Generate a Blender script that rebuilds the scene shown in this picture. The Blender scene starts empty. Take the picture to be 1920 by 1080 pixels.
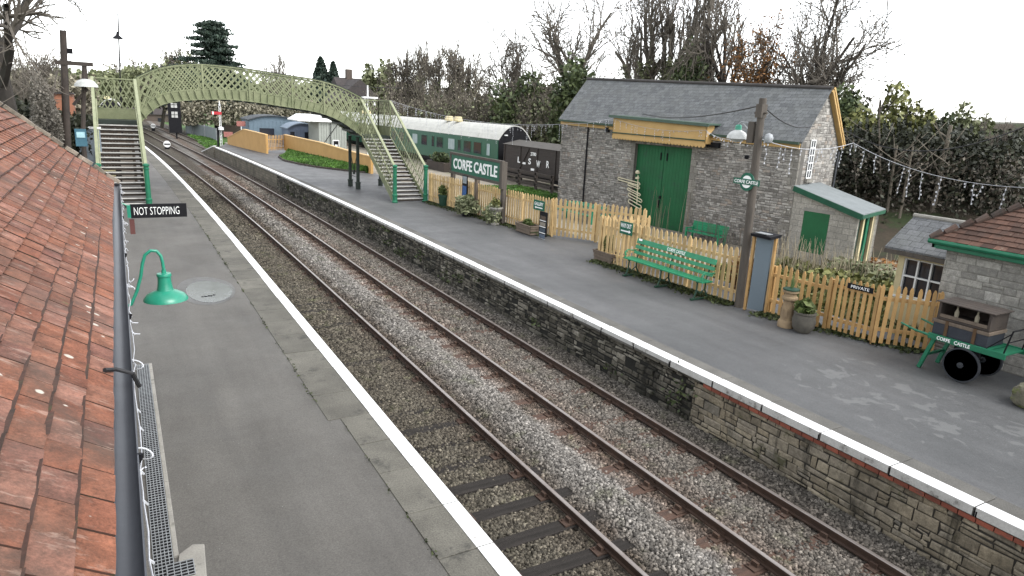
import bpy, bmesh, math, random
import numpy as np
from mathutils import Vector, Matrix
R = math.radians
random.seed(7); RNG = np.random.default_rng(7)
SC = bpy.context.scene
COL = SC.collection
# ------------------------------------------------------------------ camera
CP = np.array([-3.46841, 0.0, 4.96367]); FPX = 1267.95
YAW, PIT, ROL = 0.527937, 0.254123, 0.0492788
def _axes():
    cy, sy, cp, sp = math.cos(YAW), math.sin(YAW), math.cos(PIT), math.sin(PIT)
    fw = np.array([sy*cp, cy*cp, -sp]); r = np.array([cy, -sy, 0]); u = np.cross(r, fw)
    c, s = math.cos(ROL), math.sin(ROL)
    return c*r+s*u, -s*r+c*u, fw
AR, AU, AF = _axes()
cd = bpy.data.cameras.new('camera'); co = bpy.data.objects.new('camera', cd); COL.objects.link(co)
cd.sensor_width = 36; cd.lens = 36*FPX/1920; cd.clip_start = .05; cd.clip_end = 3000
co.matrix_world = Matrix(((AR[0], AU[0], -AF[0], CP[0]), (AR[1], AU[1], -AF[1], CP[1]), (AR[2], AU[2], -AF[2], CP[2]), (0, 0, 0, 1)))
SC.camera = co
def ray(u, v):
    d = AF + AR*(u-960)/FPX - AU*(v-540)/FPX
    return d
def gz(u, v, z=0.0):
    d = ray(u, v); t = (z-CP[2])/d[2]; return tuple(CP+t*d)
def ax(u, v, x):
    d = ray(u, v); t = (x-CP[0])/d[0]; return tuple(CP+t*d)
def ay(u, v, y):
    d = ray(u, v); t = (y-CP[1])/d[1]; return tuple(CP+t*d)
def apl(u, v, a, b):
    d = ray(u, v); nx, ny = -(b[1]-a[1]), b[0]-a[0]
    t = ((a[0]-CP[0])*nx+(a[1]-CP[1])*ny)/(d[0]*nx+d[1]*ny); return tuple(CP+t*d)

# ------------------------------------------------------------------ materials
def nt(name):
    m = bpy.data.materials.new(name); m.use_nodes = True
    N = m.node_tree.nodes; L = m.node_tree.links; b = N['Principled BSDF']
    return m, N, L, b
def mixc(N, L, fac, a, b, mode='MIX'):
    n = N.new('ShaderNodeMix'); n.data_type = 'RGBA'; n.blend_type = mode
    for s, v in ((n.inputs[0], fac), (n.inputs[6], a), (n.inputs[7], b)):
        if hasattr(v, 'links') or isinstance(v, bpy.types.NodeSocket): L.new(v, s)
        elif isinstance(v, (int, float)): s.default_value = v
        else: s.default_value = (*v[:3], 1)
    return n.outputs[2]
def noise(N, L, vec, scale, detail=4, rough=.6, dist=0):
    n = N.new('ShaderNodeTexNoise'); n.inputs['Scale'].default_value = scale; n.inputs['Detail'].default_value = detail
    n.inputs['Roughness'].default_value = rough; n.inputs['Distortion'].default_value = dist
    L.new(vec, n.inputs['Vector']); return n.outputs['Fac']
def ramp(N, L, fac, stops):
    n = N.new('ShaderNodeValToRGB'); e = n.color_ramp.elements
    while len(e) < len(stops): e.new(.5)
    for k, (p, c) in enumerate(stops):
        e[k].position = p; e[k].color = (c, c, c, 1) if isinstance(c, (int, float)) else (*c, 1)
    L.new(fac, n.inputs[0]); return n.outputs[0]
def coord(N, which='Object', scale=None, L=None):
    t = N.new('ShaderNodeTexCoord'); o = t.outputs[which]
    if scale:
        m = N.new('ShaderNodeMapping'); m.inputs['Scale'].default_value = scale; L.new(o, m.inputs['Vector']); o = m.outputs[0]
    return o
def bump(N, L, b, h, strength, dist=.02, prev=None):
    n = N.new('ShaderNodeBump'); n.inputs['Strength'].default_value = strength; n.inputs['Distance'].default_value = dist
    L.new(h, n.inputs['Height'])
    if prev is not None: L.new(prev, n.inputs['Normal'])
    L.new(n.outputs[0], b.inputs['Normal']); return n.outputs[0]
def simple(name, c1, c2=None, scale=3., rough=.8, bmp=.15, bs=60., metal=0., isl=0., spec=.4, fine=.25, vscale=None, c3=None, s3=1.2, t3=.55, bdist=.01):
    """paint / metal / earth: two-tone noise, fine grain, optional worn third colour, optional difference from piece to piece"""
    m, N, L, b = nt(name); v = coord(N, 'Object', vscale, L)
    c2 = c2 or tuple(x*.72 for x in c1)
    c = mixc(N, L, ramp(N, L, noise(N, L, v, scale), [(.32, 0.), (.68, 1.)]), c1, c2)
    if c3: c = mixc(N, L, ramp(N, L, noise(N, L, v, s3, 6, .7), [(t3, 0.), (t3+.1, 1.)]), c, c3)
    f = ramp(N, L, noise(N, L, v, bs, 3, .7), [(.25, 1-fine), (.75, 1.+fine*.4)])
    c = mixc(N, L, 1.0, c, f, 'MULTIPLY')
    if isl:
        g = N.new('ShaderNodeNewGeometry'); h = N.new('ShaderNodeHueSaturation')
        mr = N.new('ShaderNodeMapRange'); mr.inputs['To Min'].default_value = 1-isl; mr.inputs['To Max'].default_value = 1+isl
        L.new(g.outputs['Random Per Island'], mr.inputs['Value']); L.new(mr.outputs[0], h.inputs['Value']); L.new(c, h.inputs['Color']); c = h.outputs[0]
    L.new(c, b.inputs['Base Color']); b.inputs['Roughness'].default_value = rough; b.inputs['Metallic'].default_value = metal
    b.inputs['Specular IOR Level'].default_value = spec
    if bmp: bump(N, L, b, noise(N, L, v, bs, 4, .65), bmp, bdist)
    return m
def masonry(name, ca, cb, cm, bw, bh, mort=.012, dist=.04, stain=(.05, .05, .045), stn=.5, rough=.9, bs=.8, pale=None, vstain=0., squash=.0):
    """coursed stone on metre UVs: wandering joints, stones of differing tone, stains"""
    m, N, L, b = nt(name); uv = coord(N, 'UV')
    n1 = N.new('ShaderNodeTexNoise'); n1.inputs['Scale'].default_value = 2.2; n1.inputs['Detail'].default_value = 3; L.new(uv, n1.inputs['Vector'])
    va = N.new('ShaderNodeVectorMath'); va.operation = 'MULTIPLY_ADD'; L.new(n1.outputs['Color'], va.inputs[0]); va.inputs[1].default_value = (dist*2.2, dist*1.5, 0); L.new(uv, va.inputs[2])
    br = N.new('ShaderNodeTexBrick'); L.new(va.outputs[0], br.inputs['Vector']); br.offset = .46; br.squash = 1+squash; br.squash_frequency = 3
    br.inputs['Color1'].default_value = (*ca, 1); br.inputs['Color2'].default_value = (*cb, 1); br.inputs['Mortar'].default_value = (*cm, 1)
    br.inputs['Scale'].default_value = 1; br.inputs['Mortar Size'].default_value = mort; br.inputs['Mortar Smooth'].default_value = .35
    br.inputs['Brick Width'].default_value = bw; br.inputs['Row Height'].default_value = bh; br.inputs['Bias'].default_value = 0
    c = br.outputs['Color']
    ng = noise(N, L, uv, 14, 6, .75)
    c = mixc(N, L, 1.0, c, ramp(N, L, ng, [(.25, .5), (.75, 1.3)]), 'MULTIPLY')
    if pale: c = mixc(N, L, ramp(N, L, noise(N, L, uv, 3.1, 5, .7), [(.52, 0.), (.7, .75)]), c, pale)
    c = mixc(N, L, ramp(N, L, noise(N, L, uv, .9, 6, .7), [(.42, 0.), (.68, stn)]), c, stain)
    if vstain:
        v2 = coord(N, 'UV', (2.2, .25, 1), L)
        c = mixc(N, L, ramp(N, L, noise(N, L, v2, 1.2, 4, .6), [(.56, 0.), (.68, vstain)]), c, (.018, .018, .016))
    L.new(c, b.inputs['Base Color']); b.inputs['Roughness'].default_value = rough; b.inputs['Specular IOR Level'].default_value = .25
    inv = N.new('ShaderNodeMath'); inv.operation = 'SUBTRACT'; inv.inputs[0].default_value = 1; L.new(br.outputs['Fac'], inv.inputs[1])
    p = bump(N, L, b, inv.outputs[0], bs, .03); bump(N, L, b, ng, .5, .02, p)
    return m
def glassy(name, c, rough=.08):
    m, N, L, b = nt(name); b.inputs['Base Color'].default_value = (*c, 1); b.inputs['Roughness'].default_value = rough; b.inputs['Specular IOR Level'].default_value = .6
    return m
def leafm(name, c1, c2, rough=.6):
    m, N, L, b = nt(name); g = N.new('ShaderNodeNewGeometry')
    c = ramp(N, L, g.outputs['Random Per Island'], [(0, c1), (1, c2)])
    c = mixc(N, L, ramp(N, L, noise(N, L, coord(N), .9, 2), [(.35, .6), (.65, 1.25)]), (0, 0, 0), c)
    n = [x for x in N if x.type == 'MIX'][-1]; n.blend_type = 'MULTIPLY'
    # clump tone times leaf tone
    nz = n.inputs[0].links[0].from_socket; L.remove(n.inputs[0].links[0]); n.inputs[0].default_value = 1
    L.new(nz, n.inputs[6])
    L.new(c, b.inputs['Base Color']); b.inputs['Roughness'].default_value = rough; b.inputs['Specular IOR Level'].default_value = .3
    return m

# ------------------------------------------------------------------ mesh building
ORG = {}
class MB:
    def __init__(s): s.v = []; s.f = []; s.m = []
    def add(s, vs, fs, mi=0):
        o = len(s.v); s.v += [tuple(map(float, p)) for p in vs]; s.f += [tuple(i+o for i in q) for q in fs]; s.m += [mi]*len(fs); return s
    def box(s, c, d, yaw=0., mi=0, M=None):
        hx, hy, hz = d[0]/2, d[1]/2, d[2]/2; cs, sn = math.cos(yaw), math.sin(yaw); vs = []
        for x, y, z in ((-hx,-hy,-hz),(hx,-hy,-hz),(hx,hy,-hz),(-hx,hy,-hz),(-hx,-hy,hz),(hx,-hy,hz),(hx,hy,hz),(-hx,hy,hz)):
            if M is not None: q = M @ Vector((x, y, z)); vs.append((c[0]+q.x, c[1]+q.y, c[2]+q.z))
            else: vs.append((c[0]+x*cs-y*sn, c[1]+x*sn+y*cs, c[2]+z))
        return s.add(vs, [(0,3,2,1),(4,5,6,7),(0,1,5,4),(1,2,6,5),(2,3,7,6),(3,0,4,7)], mi)
    def b2(s, lo, hi, mi=0):
        return s.box([(a+b)/2 for a, b in zip(lo, hi)], [abs(b-a) for a, b in zip(lo, hi)], 0, mi)
    def bar(s, a, b, w, h, up=(0,0,1), mi=0):
        a, b = Vector(a), Vector(b); d = (b-a); l = d.length
        if l < 1e-6: return s
        d.normalize(); u = Vector(up); r = d.cross(u)
        if r.length < 1e-4: r = d.cross(Vector((1,0,0)))
        r.normalize(); u = r.cross(d); M = Matrix((r, d, u)).transposed()
        return s.box((a+b)/2, (w, l, h), M=M, mi=mi)
    def tube(s, pts, r, n=6, r2=None, mi=0, cap=True):
        pts = [Vector(p) for p in pts]; k = len(pts); rs = [r+(((r2 if r2 is not None else r)-r)*i/(k-1)) for i in range(k)] if not isinstance(r, (list, tuple)) else r
        vs = []; t0 = (pts[1]-pts[0]).normalized(); ref = Vector((0,0,1)) if abs(t0.z) < .9 else Vector((1,0,0)); x = t0.cross(ref).normalized()
        for i in range(k):
            t = ((pts[min(i+1,k-1)]-pts[max(i-1,0)])); t = t.normalized() if t.length > 1e-9 else t0
            x = (x-t*x.dot(t)); x = x.normalized() if x.length > 1e-6 else t.cross(Vector((0,1,0))).normalized(); y = t.cross(x)
            for j in range(n):
                a = 2*math.pi*j/n; vs.append(pts[i]+(x*math.cos(a)+y*math.sin(a))*rs[i])
        fs = [(i*n+j, i*n+(j+1)%n, (i+1)*n+(j+1)%n, (i+1)*n+j) for i in range(k-1) for j in range(n)]
        if cap: fs += [tuple(range(n-1,-1,-1)), tuple(range((k-1)*n, k*n))]
        return s.add(vs, fs, mi)
    def lathe(s, c, prof, n=20, mi=0, axis='z'):
        vs = []
        for r, z in prof:
            for j in range(n):
                a = 2*math.pi*j/n; p = (r*math.cos(a), r*math.sin(a), z)
                if axis == 'x': p = (z, p[0], p[1])
                vs.append((c[0]+p[0], c[1]+p[1], c[2]+p[2]))
        k = len(prof); fs = [(i*n+j, i*n+(j+1)%n, (i+1)*n+(j+1)%n, (i+1)*n+j) for i in range(k-1) for j in range(n)]
        fs += [tuple(range(n-1,-1,-1)), tuple(range((k-1)*n, k*n))]
        return s.add(vs, fs, mi)
    def prism(s, poly, ext, mi=0):
        n = len(poly); e = Vector(ext); a = [Vector(p) for p in poly]; nv = Vector((0,0,0))
        for i in range(n): nv += a[i].cross(a[(i+1)%n])
        if nv.dot(e) > 0: a = a[::-1]
        vs = a+[p+e for p in a]
        return s.add(vs, [tuple(range(n)), tuple(range(2*n-1, n-1, -1))]+[(i, i+n, (i+1)%n+n, (i+1)%n) for i in range(n)], mi)
    def sheet(s, pts, mi=0): return s.add(pts, [tuple(range(len(pts)))], mi)
    def build(s, name, mats, parent=None, org=None, smooth=False, bevel=0.):
        o_ = np.array(org if org is not None else ((ORG[parent.as_pointer()]) if parent else (0,0,0)), float)
        V = np.array(s.v, float).reshape(-1, 3)-o_
        me = bpy.data.meshes.new(name); me.from_pydata(V.tolist(), [], s.f)
        if not isinstance(mats, (list, tuple)): mats = [mats]
        for m in mats: me.materials.append(m)
        if len(mats) > 1: me.polygons.foreach_set('material_index', s.m)
        if smooth: me.polygons.foreach_set('use_smooth', [True]*len(s.f))
        me.update(); boxuv(me, o_)
        ob = bpy.data.objects.new(name, me); COL.objects.link(ob); ORG[ob.as_pointer()] = tuple(o_)
        if parent: ob.parent = parent
        if parent is None: ob.location = o_
        if bevel:
            md = ob.modifiers.new('edge', 'BEVEL'); md.width = bevel; md.segments = 2; md.limit_method = 'ANGLE'
        if smooth:
            try: me.set_sharp_from_angle(angle=R(38))
            except Exception: pass
        return ob
def boxuv(me, o_):
    n = len(me.loops)
    if not n: return
    li = np.empty(n, np.int32); me.loops.foreach_get('vertex_index', li)
    co_ = np.empty(len(me.vertices)*3); me.vertices.foreach_get('co', co_); co_ = co_.reshape(-1, 3)+o_
    pn = np.empty(len(me.polygons)*3); me.polygons.foreach_get('normal', pn); pn = pn.reshape(-1, 3)
    lt = np.empty(len(me.polygons), np.int32); me.polygons.foreach_get('loop_total', lt)
    N_ = np.repeat(pn, lt, 0); u = np.cross(np.array([0,0,1.]), N_); ln = np.linalg.norm(u, axis=1, keepdims=True)
    u = np.where(ln > .02, u/np.maximum(ln, 1e-9), np.array([1.,0,0])); v = np.cross(N_, u); P = co_[li]
    uv = np.stack([(P*u).sum(1), (P*v).sum(1)], 1).astype(np.float32)
    me.uv_layers.new(name='UV').data.foreach_set('uv', uv.ravel())
def tag(o, label, cat, group=None):
    o['label'] = label; o['category'] = cat
    if group: o['group'] = group
    return o
def struct(o, kind='structure'): o['kind'] = kind; return o
def thing(name, label, cat, loc, group=None):
    o = bpy.data.objects.new(name, None); COL.objects.link(o); o.location = loc; o.empty_display_size = .2; ORG[o.as_pointer()] = tuple(loc)
    return tag(o, label, cat, group)
def lettering(txt, c, xd, ud, w, h, mat, parent, name='lettering', depth=.006, bold=0.):
    """raised letters fitted into a w x h field centred on c, reading along xd with up direction ud"""
    cu = bpy.data.curves.new('t', 'FONT'); cu.body = txt; cu.size = 1; cu.extrude = .02; cu.offset = bold; cu.resolution_u = 3; cu.align_x = 'CENTER'
    ob = bpy.data.objects.new('t', cu); COL.objects.link(ob); bpy.context.view_layer.update()
    me = bpy.data.meshes.new_from_object(ob.evaluated_get(bpy.context.evaluated_depsgraph_get())); bpy.data.objects.remove(ob)
    V = np.array([v.co[:] for v in me.vertices]); lo, hi = V.min(0), V.max(0); V = (V-(lo+hi)/2)/np.maximum(hi-lo, 1e-6)
    x = Vector(xd).normalized(); u = Vector(ud).normalized(); nrm = x.cross(u); o_ = ORG[parent.as_pointer()]
    for k, vt in enumerate(me.vertices):
        p = Vector(c)+x*(V[k][0]*w)+u*(V[k][1]*h)+nrm*(V[k][2]*depth); vt.co = p-Vector(o_)
    me.materials.clear(); me.materials.append(mat); me.update(); boxuv(me, np.array(o_, float))
    ob = bpy.data.objects.new(name, me); COL.objects.link(ob); ob.parent = parent; ORG[ob.as_pointer()] = o_
    return ob
def fastmesh(name, V, F4, mats, mi=None, parent=None, org=(0,0,0), smooth=False):
    """large quad meshes from numpy arrays"""
    me = bpy.data.meshes.new(name); V = np.asarray(V, float)-np.array(org); k = F4.shape[1]
    me.vertices.add(len(V)); me.vertices.foreach_set('co', V.ravel().astype(np.float32))
    me.loops.add(F4.size); me.loops.foreach_set('vertex_index', F4.ravel().astype(np.int32))
    me.polygons.add(len(F4)); me.polygons.foreach_set('loop_start', np.arange(0, F4.size, k, dtype=np.int32))
    try: me.polygons.foreach_set('loop_total', np.full(len(F4), k, np.int32))
    except Exception: pass
    if not isinstance(mats, (list, tuple)): mats = [mats]
    for m in mats: me.materials.append(m)
    if mi is not None: me.polygons.foreach_set('material_index', np.asarray(mi, np.int32))
    me.update(calc_edges=True); me.validate()
    ob = bpy.data.objects.new(name, me); COL.objects.link(ob); ORG[ob.as_pointer()] = tuple(org)
    if parent: ob.parent = parent
    else: ob.location = org
    return ob
def leaf_arrays(P, size, jit=.5, rng=RNG, flat=0., aspect=1.7):
    n = len(P); a = rng.normal(size=(n, 3)); a[:, 2] *= (1-flat); a /= np.linalg.norm(a, axis=1, keepdims=True)
    b = rng.normal(size=(n, 3)); b -= a*(a*b).sum(1, keepdims=True); b /= np.linalg.norm(b, axis=1, keepdims=True)
    s = size*(1+jit*(rng.random((n, 1))*2-1)); a = a*s*aspect/2; b = b*s/2
    V = np.stack([P-a, P+b, P+a, P-b], 1).reshape(-1, 3)
    return V, np.arange(4*n).reshape(-1, 4)
def curve_off(y):
    if y < 22: return 0.
    if y < 88: return -.0004*(y-22)**2
    return -.0004*66**2-.0528*(y-88)
# ------------------------------------------------------------------ world, sun
W = bpy.data.worlds.new('World'); SC.world = W; W.use_nodes = True
wn, wl = W.node_tree.nodes, W.node_tree.links
sky = wn.new('ShaderNodeTexSky'); sky.sky_type = 'NISHITA'; sky.sun_disc = False
SUN_EL, SUN_AZ = R(50), R(150)      # azimuth measured from +Y towards +X
sky.sun_elevation = SUN_EL; sky.sun_rotation = SUN_AZ; sky.dust_density = 1.0; sky.air_density = 1.0; sky.altitude = 0; sky.ozone_density = 1.0
hs = wn.new('ShaderNodeHueSaturation'); hs.inputs['Saturation'].default_value = .15
wl.new(sky.outputs[0], hs.inputs['Color']); wl.new(hs.outputs[0], wn['Background'].inputs['Color']); wn['Background'].inputs['Strength'].default_value = .15
sl = bpy.data.lights.new('sun', 'SUN'); so = bpy.data.objects.new('sun', sl); COL.objects.link(so)
sl.energy = .75; sl.angle = R(28); sl.color = (1, .97, .92)
sd = Vector((math.sin(SUN_AZ)*math.cos(SUN_EL), math.cos(SUN_AZ)*math.cos(SUN_EL), math.sin(SUN_EL)))
so.rotation_euler = sd.to_track_quat('Z', 'Y').to_euler()
SC.view_settings.view_transform = 'Standard'; SC.view_settings.look = 'None'; SC.view_settings.exposure = 1.75; SC.view_settings.gamma = 1
SC.cycles.max_bounces = 6; SC.cycles.diffuse_bounces = 3; SC.cycles.glossy_bounces = 3; SC.cycles.use_denoising = True

# ------------------------------------------------------------------ common materials
M = {}
M['white'] = simple('white_paint', (.78,.79,.78), (.70,.71,.70), 4, .6, .08, 40, c3=(.36,.35,.33), s3=5, t3=.6)
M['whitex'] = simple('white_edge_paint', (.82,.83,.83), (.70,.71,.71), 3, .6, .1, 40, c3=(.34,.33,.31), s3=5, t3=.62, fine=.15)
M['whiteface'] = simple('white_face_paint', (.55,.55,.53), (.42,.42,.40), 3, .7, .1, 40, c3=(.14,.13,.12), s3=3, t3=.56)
M['green'] = simple('green_paint', (.012,.145,.075), (.009,.11,.056), 5, .45, .06, 40, fine=.12)
M['doorgreen'] = simple('door_green_paint', (.008,.105,.036), (.007,.08,.028), 1.2, .7, .1, 30, fine=.2, c3=(.016,.07,.035), s3=1.5, t3=.56)
M['benchgreen'] = simple('bench_green_paint', (.022,.25,.12), (.015,.18,.085), 6, .45, .06, 40, fine=.15)
M['lampgreen'] = simple('lamp_green_enamel', (.02,.24,.155), (.016,.195,.125), 3, .3, .03, 30, fine=.08, spec=.5)
M['dkgreen'] = simple('dark_green_paint', (.01,.05,.028), (.008,.035,.02), 5, .6, .1)
M['signgreen'] = simple('sign_green_enamel', (.005,.105,.062), (.004,.085,.05), 2, .35, .02, 30, fine=.06)
M['picket'] = simple('ochre_fence_paint', (.52,.375,.185), (.43,.30,.14), 3, .75, .15, 60, isl=.2, fine=.2, c3=(.27,.22,.115), s3=3.5, t3=.6)
M['picketfresh'] = simple('amber_fence_stain', (.46,.285,.115), (.37,.22,.082), 3, .65, .15, 60, isl=.16, fine=.2)
M['wallochre'] = simple('ochre_wall_paint', (.46,.275,.095), (.40,.235,.08), 1.2, .75, .1, 30, fine=.12)
M['ochre'] = simple('canopy_ochre_paint', (.47,.31,.125), (.41,.265,.10), 1.5, .7, .05, 30, fine=.1)
M['cream'] = simple('cream_paint', (.58,.50,.30), (.5,.43,.25), 3, .7, .08)
M['truss'] = simple('pale_green_cream_paint', (.225,.24,.14), (.15,.17,.092), 1.6, .75, .15, 30, fine=.25, c3=(.15,.18,.075), s3=2.2, t3=.6)
M['trusspale'] = simple('pale_handrail_paint', (.28,.295,.19), (.22,.24,.145), 3, .65, .1, 30, c3=(.62,.62,.55), s3=4, t3=.64)
M['black'] = simple('black_paint', (.007,.007,.009), (.012,.012,.014), 4, .7, .08, spec=.15)
M['bridgedark'] = simple('bridge_dark_paint', (.018,.03,.022), (.012,.018,.014), 4, .6, .1)
M['tread'] = simple('worn_timber_tread', (.06,.05,.042), (.04,.034,.029), 4, .95, .3, 60, spec=.05, vscale=(.4,4,4))
M['nosing'] = simple('pale_tread_nosing', (.55,.54,.51), (.40,.39,.37), 6, .6, .1)
M['rust'] = simple('rusty_iron', (.072,.042,.028), (.045,.028,.021), 6, .85, .3, 80, c3=(.12,.058,.03), s3=3, t3=.6)
M['railtop'] = simple('worn_rail_head', (.34,.31,.29), (.24,.20,.18), 2, .38, .08, 60, metal=.6)
M['wood'] = simple('weathered_timber', (.16,.125,.095), (.11,.085,.065), 2.5, .85, .4, 50, vscale=(5,5,.6))
M['greywood'] = simple('grey_weathered_timber', (.10,.085,.07), (.062,.054,.046), 2.5, .85, .4, 50, vscale=(5,5,.6))
M['darkwood'] = simple('tarred_timber', (.055,.042,.034), (.035,.028,.024), 3, .8, .35, 50)
M['steel'] = simple('galvanised_steel', (.36,.38,.39), (.3,.31,.32), 5, .45, .05, metal=.5)
M['gutter'] = simple('grey_plastic_gutter', (.055,.06,.07), (.045,.048,.056), 3, .45, .04, 30, fine=.1, c3=(.09,.09,.09), s3=3, t3=.66)
M['concrete'] = simple('concrete', (.30,.29,.26), (.22,.21,.19), 2.5, .9, .35, 50, c3=(.10,.10,.08), s3=2, t3=.6)
M['leadroof'] = simple('green_felt_roof', (.06,.10,.075), (.045,.075,.055), 3, .6, .1)
M['glass'] = glassy('window_glass', (.02,.022,.03))
M['whitelamp'] = simple('dusty_white_enamel', (.50,.51,.50), (.38,.39,.38), 5, .5, .05, c3=(.25,.25,.23), s3=6, t3=.62)
M['bulb'] = simple('white_bulb_plastic', (.62,.63,.66), (.5,.51,.55), 30, .35, 0)
M['wire'] = simple('black_cable', (.02,.02,.022), None, 5, .6, 0)
M['whitewire'] = simple('white_cable', (.5,.51,.54), (.36,.37,.4), 20, .5, 0)
M['letter'] = simple('white_letter_enamel', (.86,.87,.86), (.8,.81,.8), 6, .4, 0, fine=.05)
M['blue'] = simple('blue_poster', (.02,.10,.30), (.015,.07,.22), 3, .4, 0)
M['leaf'] = leafm('garden_leaf', (.03,.055,.012), (.12,.15,.045))
M['leafpale'] = leafm('pale_variegated_leaf', (.09,.12,.05), (.32,.33,.2))
M['ivy'] = leafm('ivy_leaf', (.025,.04,.016), (.10,.125,.05))
M['ivydull'] = leafm('dull_ivy_leaf', (.085,.10,.045), (.25,.265,.15))
M['bankleaf'] = leafm('dark_bank_leaf', (.010,.013,.007), (.038,.042,.023))  # very dark green leaf tone
M['evergreen'] = leafm('dark_evergreen_needles', (.012,.026,.02), (.04,.06,.042))
M['olive'] = leafm('olive_shrub_leaf', (.06,.072,.02), (.21,.21,.075))
M['copper'] = leafm('copper_dead_leaf', (.09,.04,.012), (.24,.115,.035))
M['twigleaf'] = leafm('brown_twig_haze', (.13,.12,.085), (.33,.30,.225))
M['oldman'] = leafm('grey_seedhead_climber', (.07,.062,.048), (.22,.20,.17))
M['moss'] = leafm('moss_and_weed', (.016,.024,.008), (.06,.075,.022))
M['darktwig'] = leafm('dark_scrub_twig', (.03,.026,.02), (.10,.085,.065))
M['grassblade'] = leafm('grass_blade', (.03,.085,.012), (.10,.20,.035))
M['drygrass'] = leafm('dry_stalk', (.16,.13,.085), (.33,.29,.2))
M['bark'] = simple('grey_bark', (.10,.09,.072), (.065,.058,.047), 3, .9, .4, 30, vscale=(3,3,.5), c3=(.07,.085,.04), s3=2, t3=.58)
M['barkdark'] = simple('dark_bark', (.045,.038,.032), (.03,.026,.022), 3, .9, .4, 30)
M['barkpale'] = simple('pale_bark', (.19,.165,.13), (.125,.108,.085), 3, .9, .4, 30)
M['twig'] = simple('bare_twig', (.125,.108,.088), (.08,.07,.058), 3, .9, 0)
M['earth'] = simple('leafy_earth', (.055,.042,.028), (.03,.026,.017), 1.2, .95, .5, 9, c3=(.035,.05,.018), s3=.6, t3=.5)
M['grass'] = simple('short_grass', (.045,.105,.02), (.07,.13,.03), 2, .9, .6, 30, c3=(.10,.10,.045), s3=1.1, t3=.6)
M['gravel'] = simple('pale_yard_gravel', (.30,.265,.21), (.2,.18,.145), .7, .95, .5, 25, c3=(.10,.12,.05), s3=.5, t3=.57)

def asphalt(name, c1, c2, r0, r1, patch=None):
    m, N, L, b = nt(name); v = coord(N)
    c = mixc(N, L, ramp(N, L, noise(N, L, v, .35, 5, .65), [(.35, 0.), (.65, 1.)]), c1, c2)
    c = mixc(N, L, 1.0, c, ramp(N, L, noise(N, L, v, 55, 3, .8), [(.3, .6), (.7, 1.3)]), 'MULTIPLY')
    vs = coord(N, 'Object', (1.2, .12, 1), L)
    c = mixc(N, L, 1.0, c, ramp(N, L, noise(N, L, vs, 1.6, 4, .6), [(.35, .86), (.65, 1.08)]), 'MULTIPLY')
    sp = N.new('ShaderNodeTexVoronoi'); sp.inputs['Scale'].default_value = 7; L.new(v, sp.inputs['Vector'])
    c = mixc(N, L, ramp(N, L, sp.outputs['Distance'], [(.03, .5), (.055, 0.)]), c, (.33,.33,.32))
    rf = ramp(N, L, noise(N, L, v, .8, 5, .7), [(.3, r0), (.7, r1)])
    if patch:
        x0, x1, y0, y1, pc = patch
        g = N.new('ShaderNodeSeparateXYZ'); L.new(v, g.inputs[0])
        def win(s, a, bb, soft):
            q = N.new('ShaderNodeMapRange'); q.interpolation_type = 'SMOOTHSTEP'; q.inputs['From Min'].default_value = a-soft; q.inputs['From Max'].default_value = a+soft; L.new(s, q.inputs['Value'])
            w = N.new('ShaderNodeMapRange'); w.interpolation_type = 'SMOOTHSTEP'; w.inputs['From Min'].default_value = bb+soft; w.inputs['From Max'].default_value = bb-soft; L.new(s, w.inputs['Value'])
            k = N.new('ShaderNodeMath'); k.operation = 'MULTIPLY'; L.new(q.outputs[0], k.inputs[0]); L.new(w.outputs[0], k.inputs[1]); return k.outputs[0]
        k = N.new('ShaderNodeMath'); k.operation = 'MULTIPLY'; L.new(win(g.outputs[0], x0, x1, .7), k.inputs[0]); L.new(win(g.outputs[1], y0, y1, 2.2), k.inputs[1])
        pv = coord(N, 'Object', (1.0, .85, 1), L); pn = noise(N, L, pv, 2.7, 4, .55, .6)
        a = N.new('ShaderNodeMath'); a.operation = 'MULTIPLY_ADD'; L.new(k.outputs[0], a.inputs[0]); a.inputs[1].default_value = .21; L.new(pn, a.inputs[2])
        pf = ramp(N, L, a.outputs[0], [(.765, 0.), (.80, .6)])
        c = mixc(N, L, pf, c, pc)
    L.new(c, b.inputs['Base Color']); L.new(rf, b.inputs['Roughness']); b.inputs['Specular IOR Level'].default_value = .45
    p = bump(N, L, b, noise(N, L, v, 90, 4, .8), .35, .008)
    return m
M['asphalt_l'] = asphalt('worn_platform_asphalt', (.080,.075,.067), (.104,.098,.088), .6, .8)
M['asphalt_r'] = asphalt('damp_platform_asphalt', (.070,.072,.073), (.096,.097,.098), .48, .72, (7.6, 11.0, 3.4, 9.2, (.135,.137,.135)))

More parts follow.
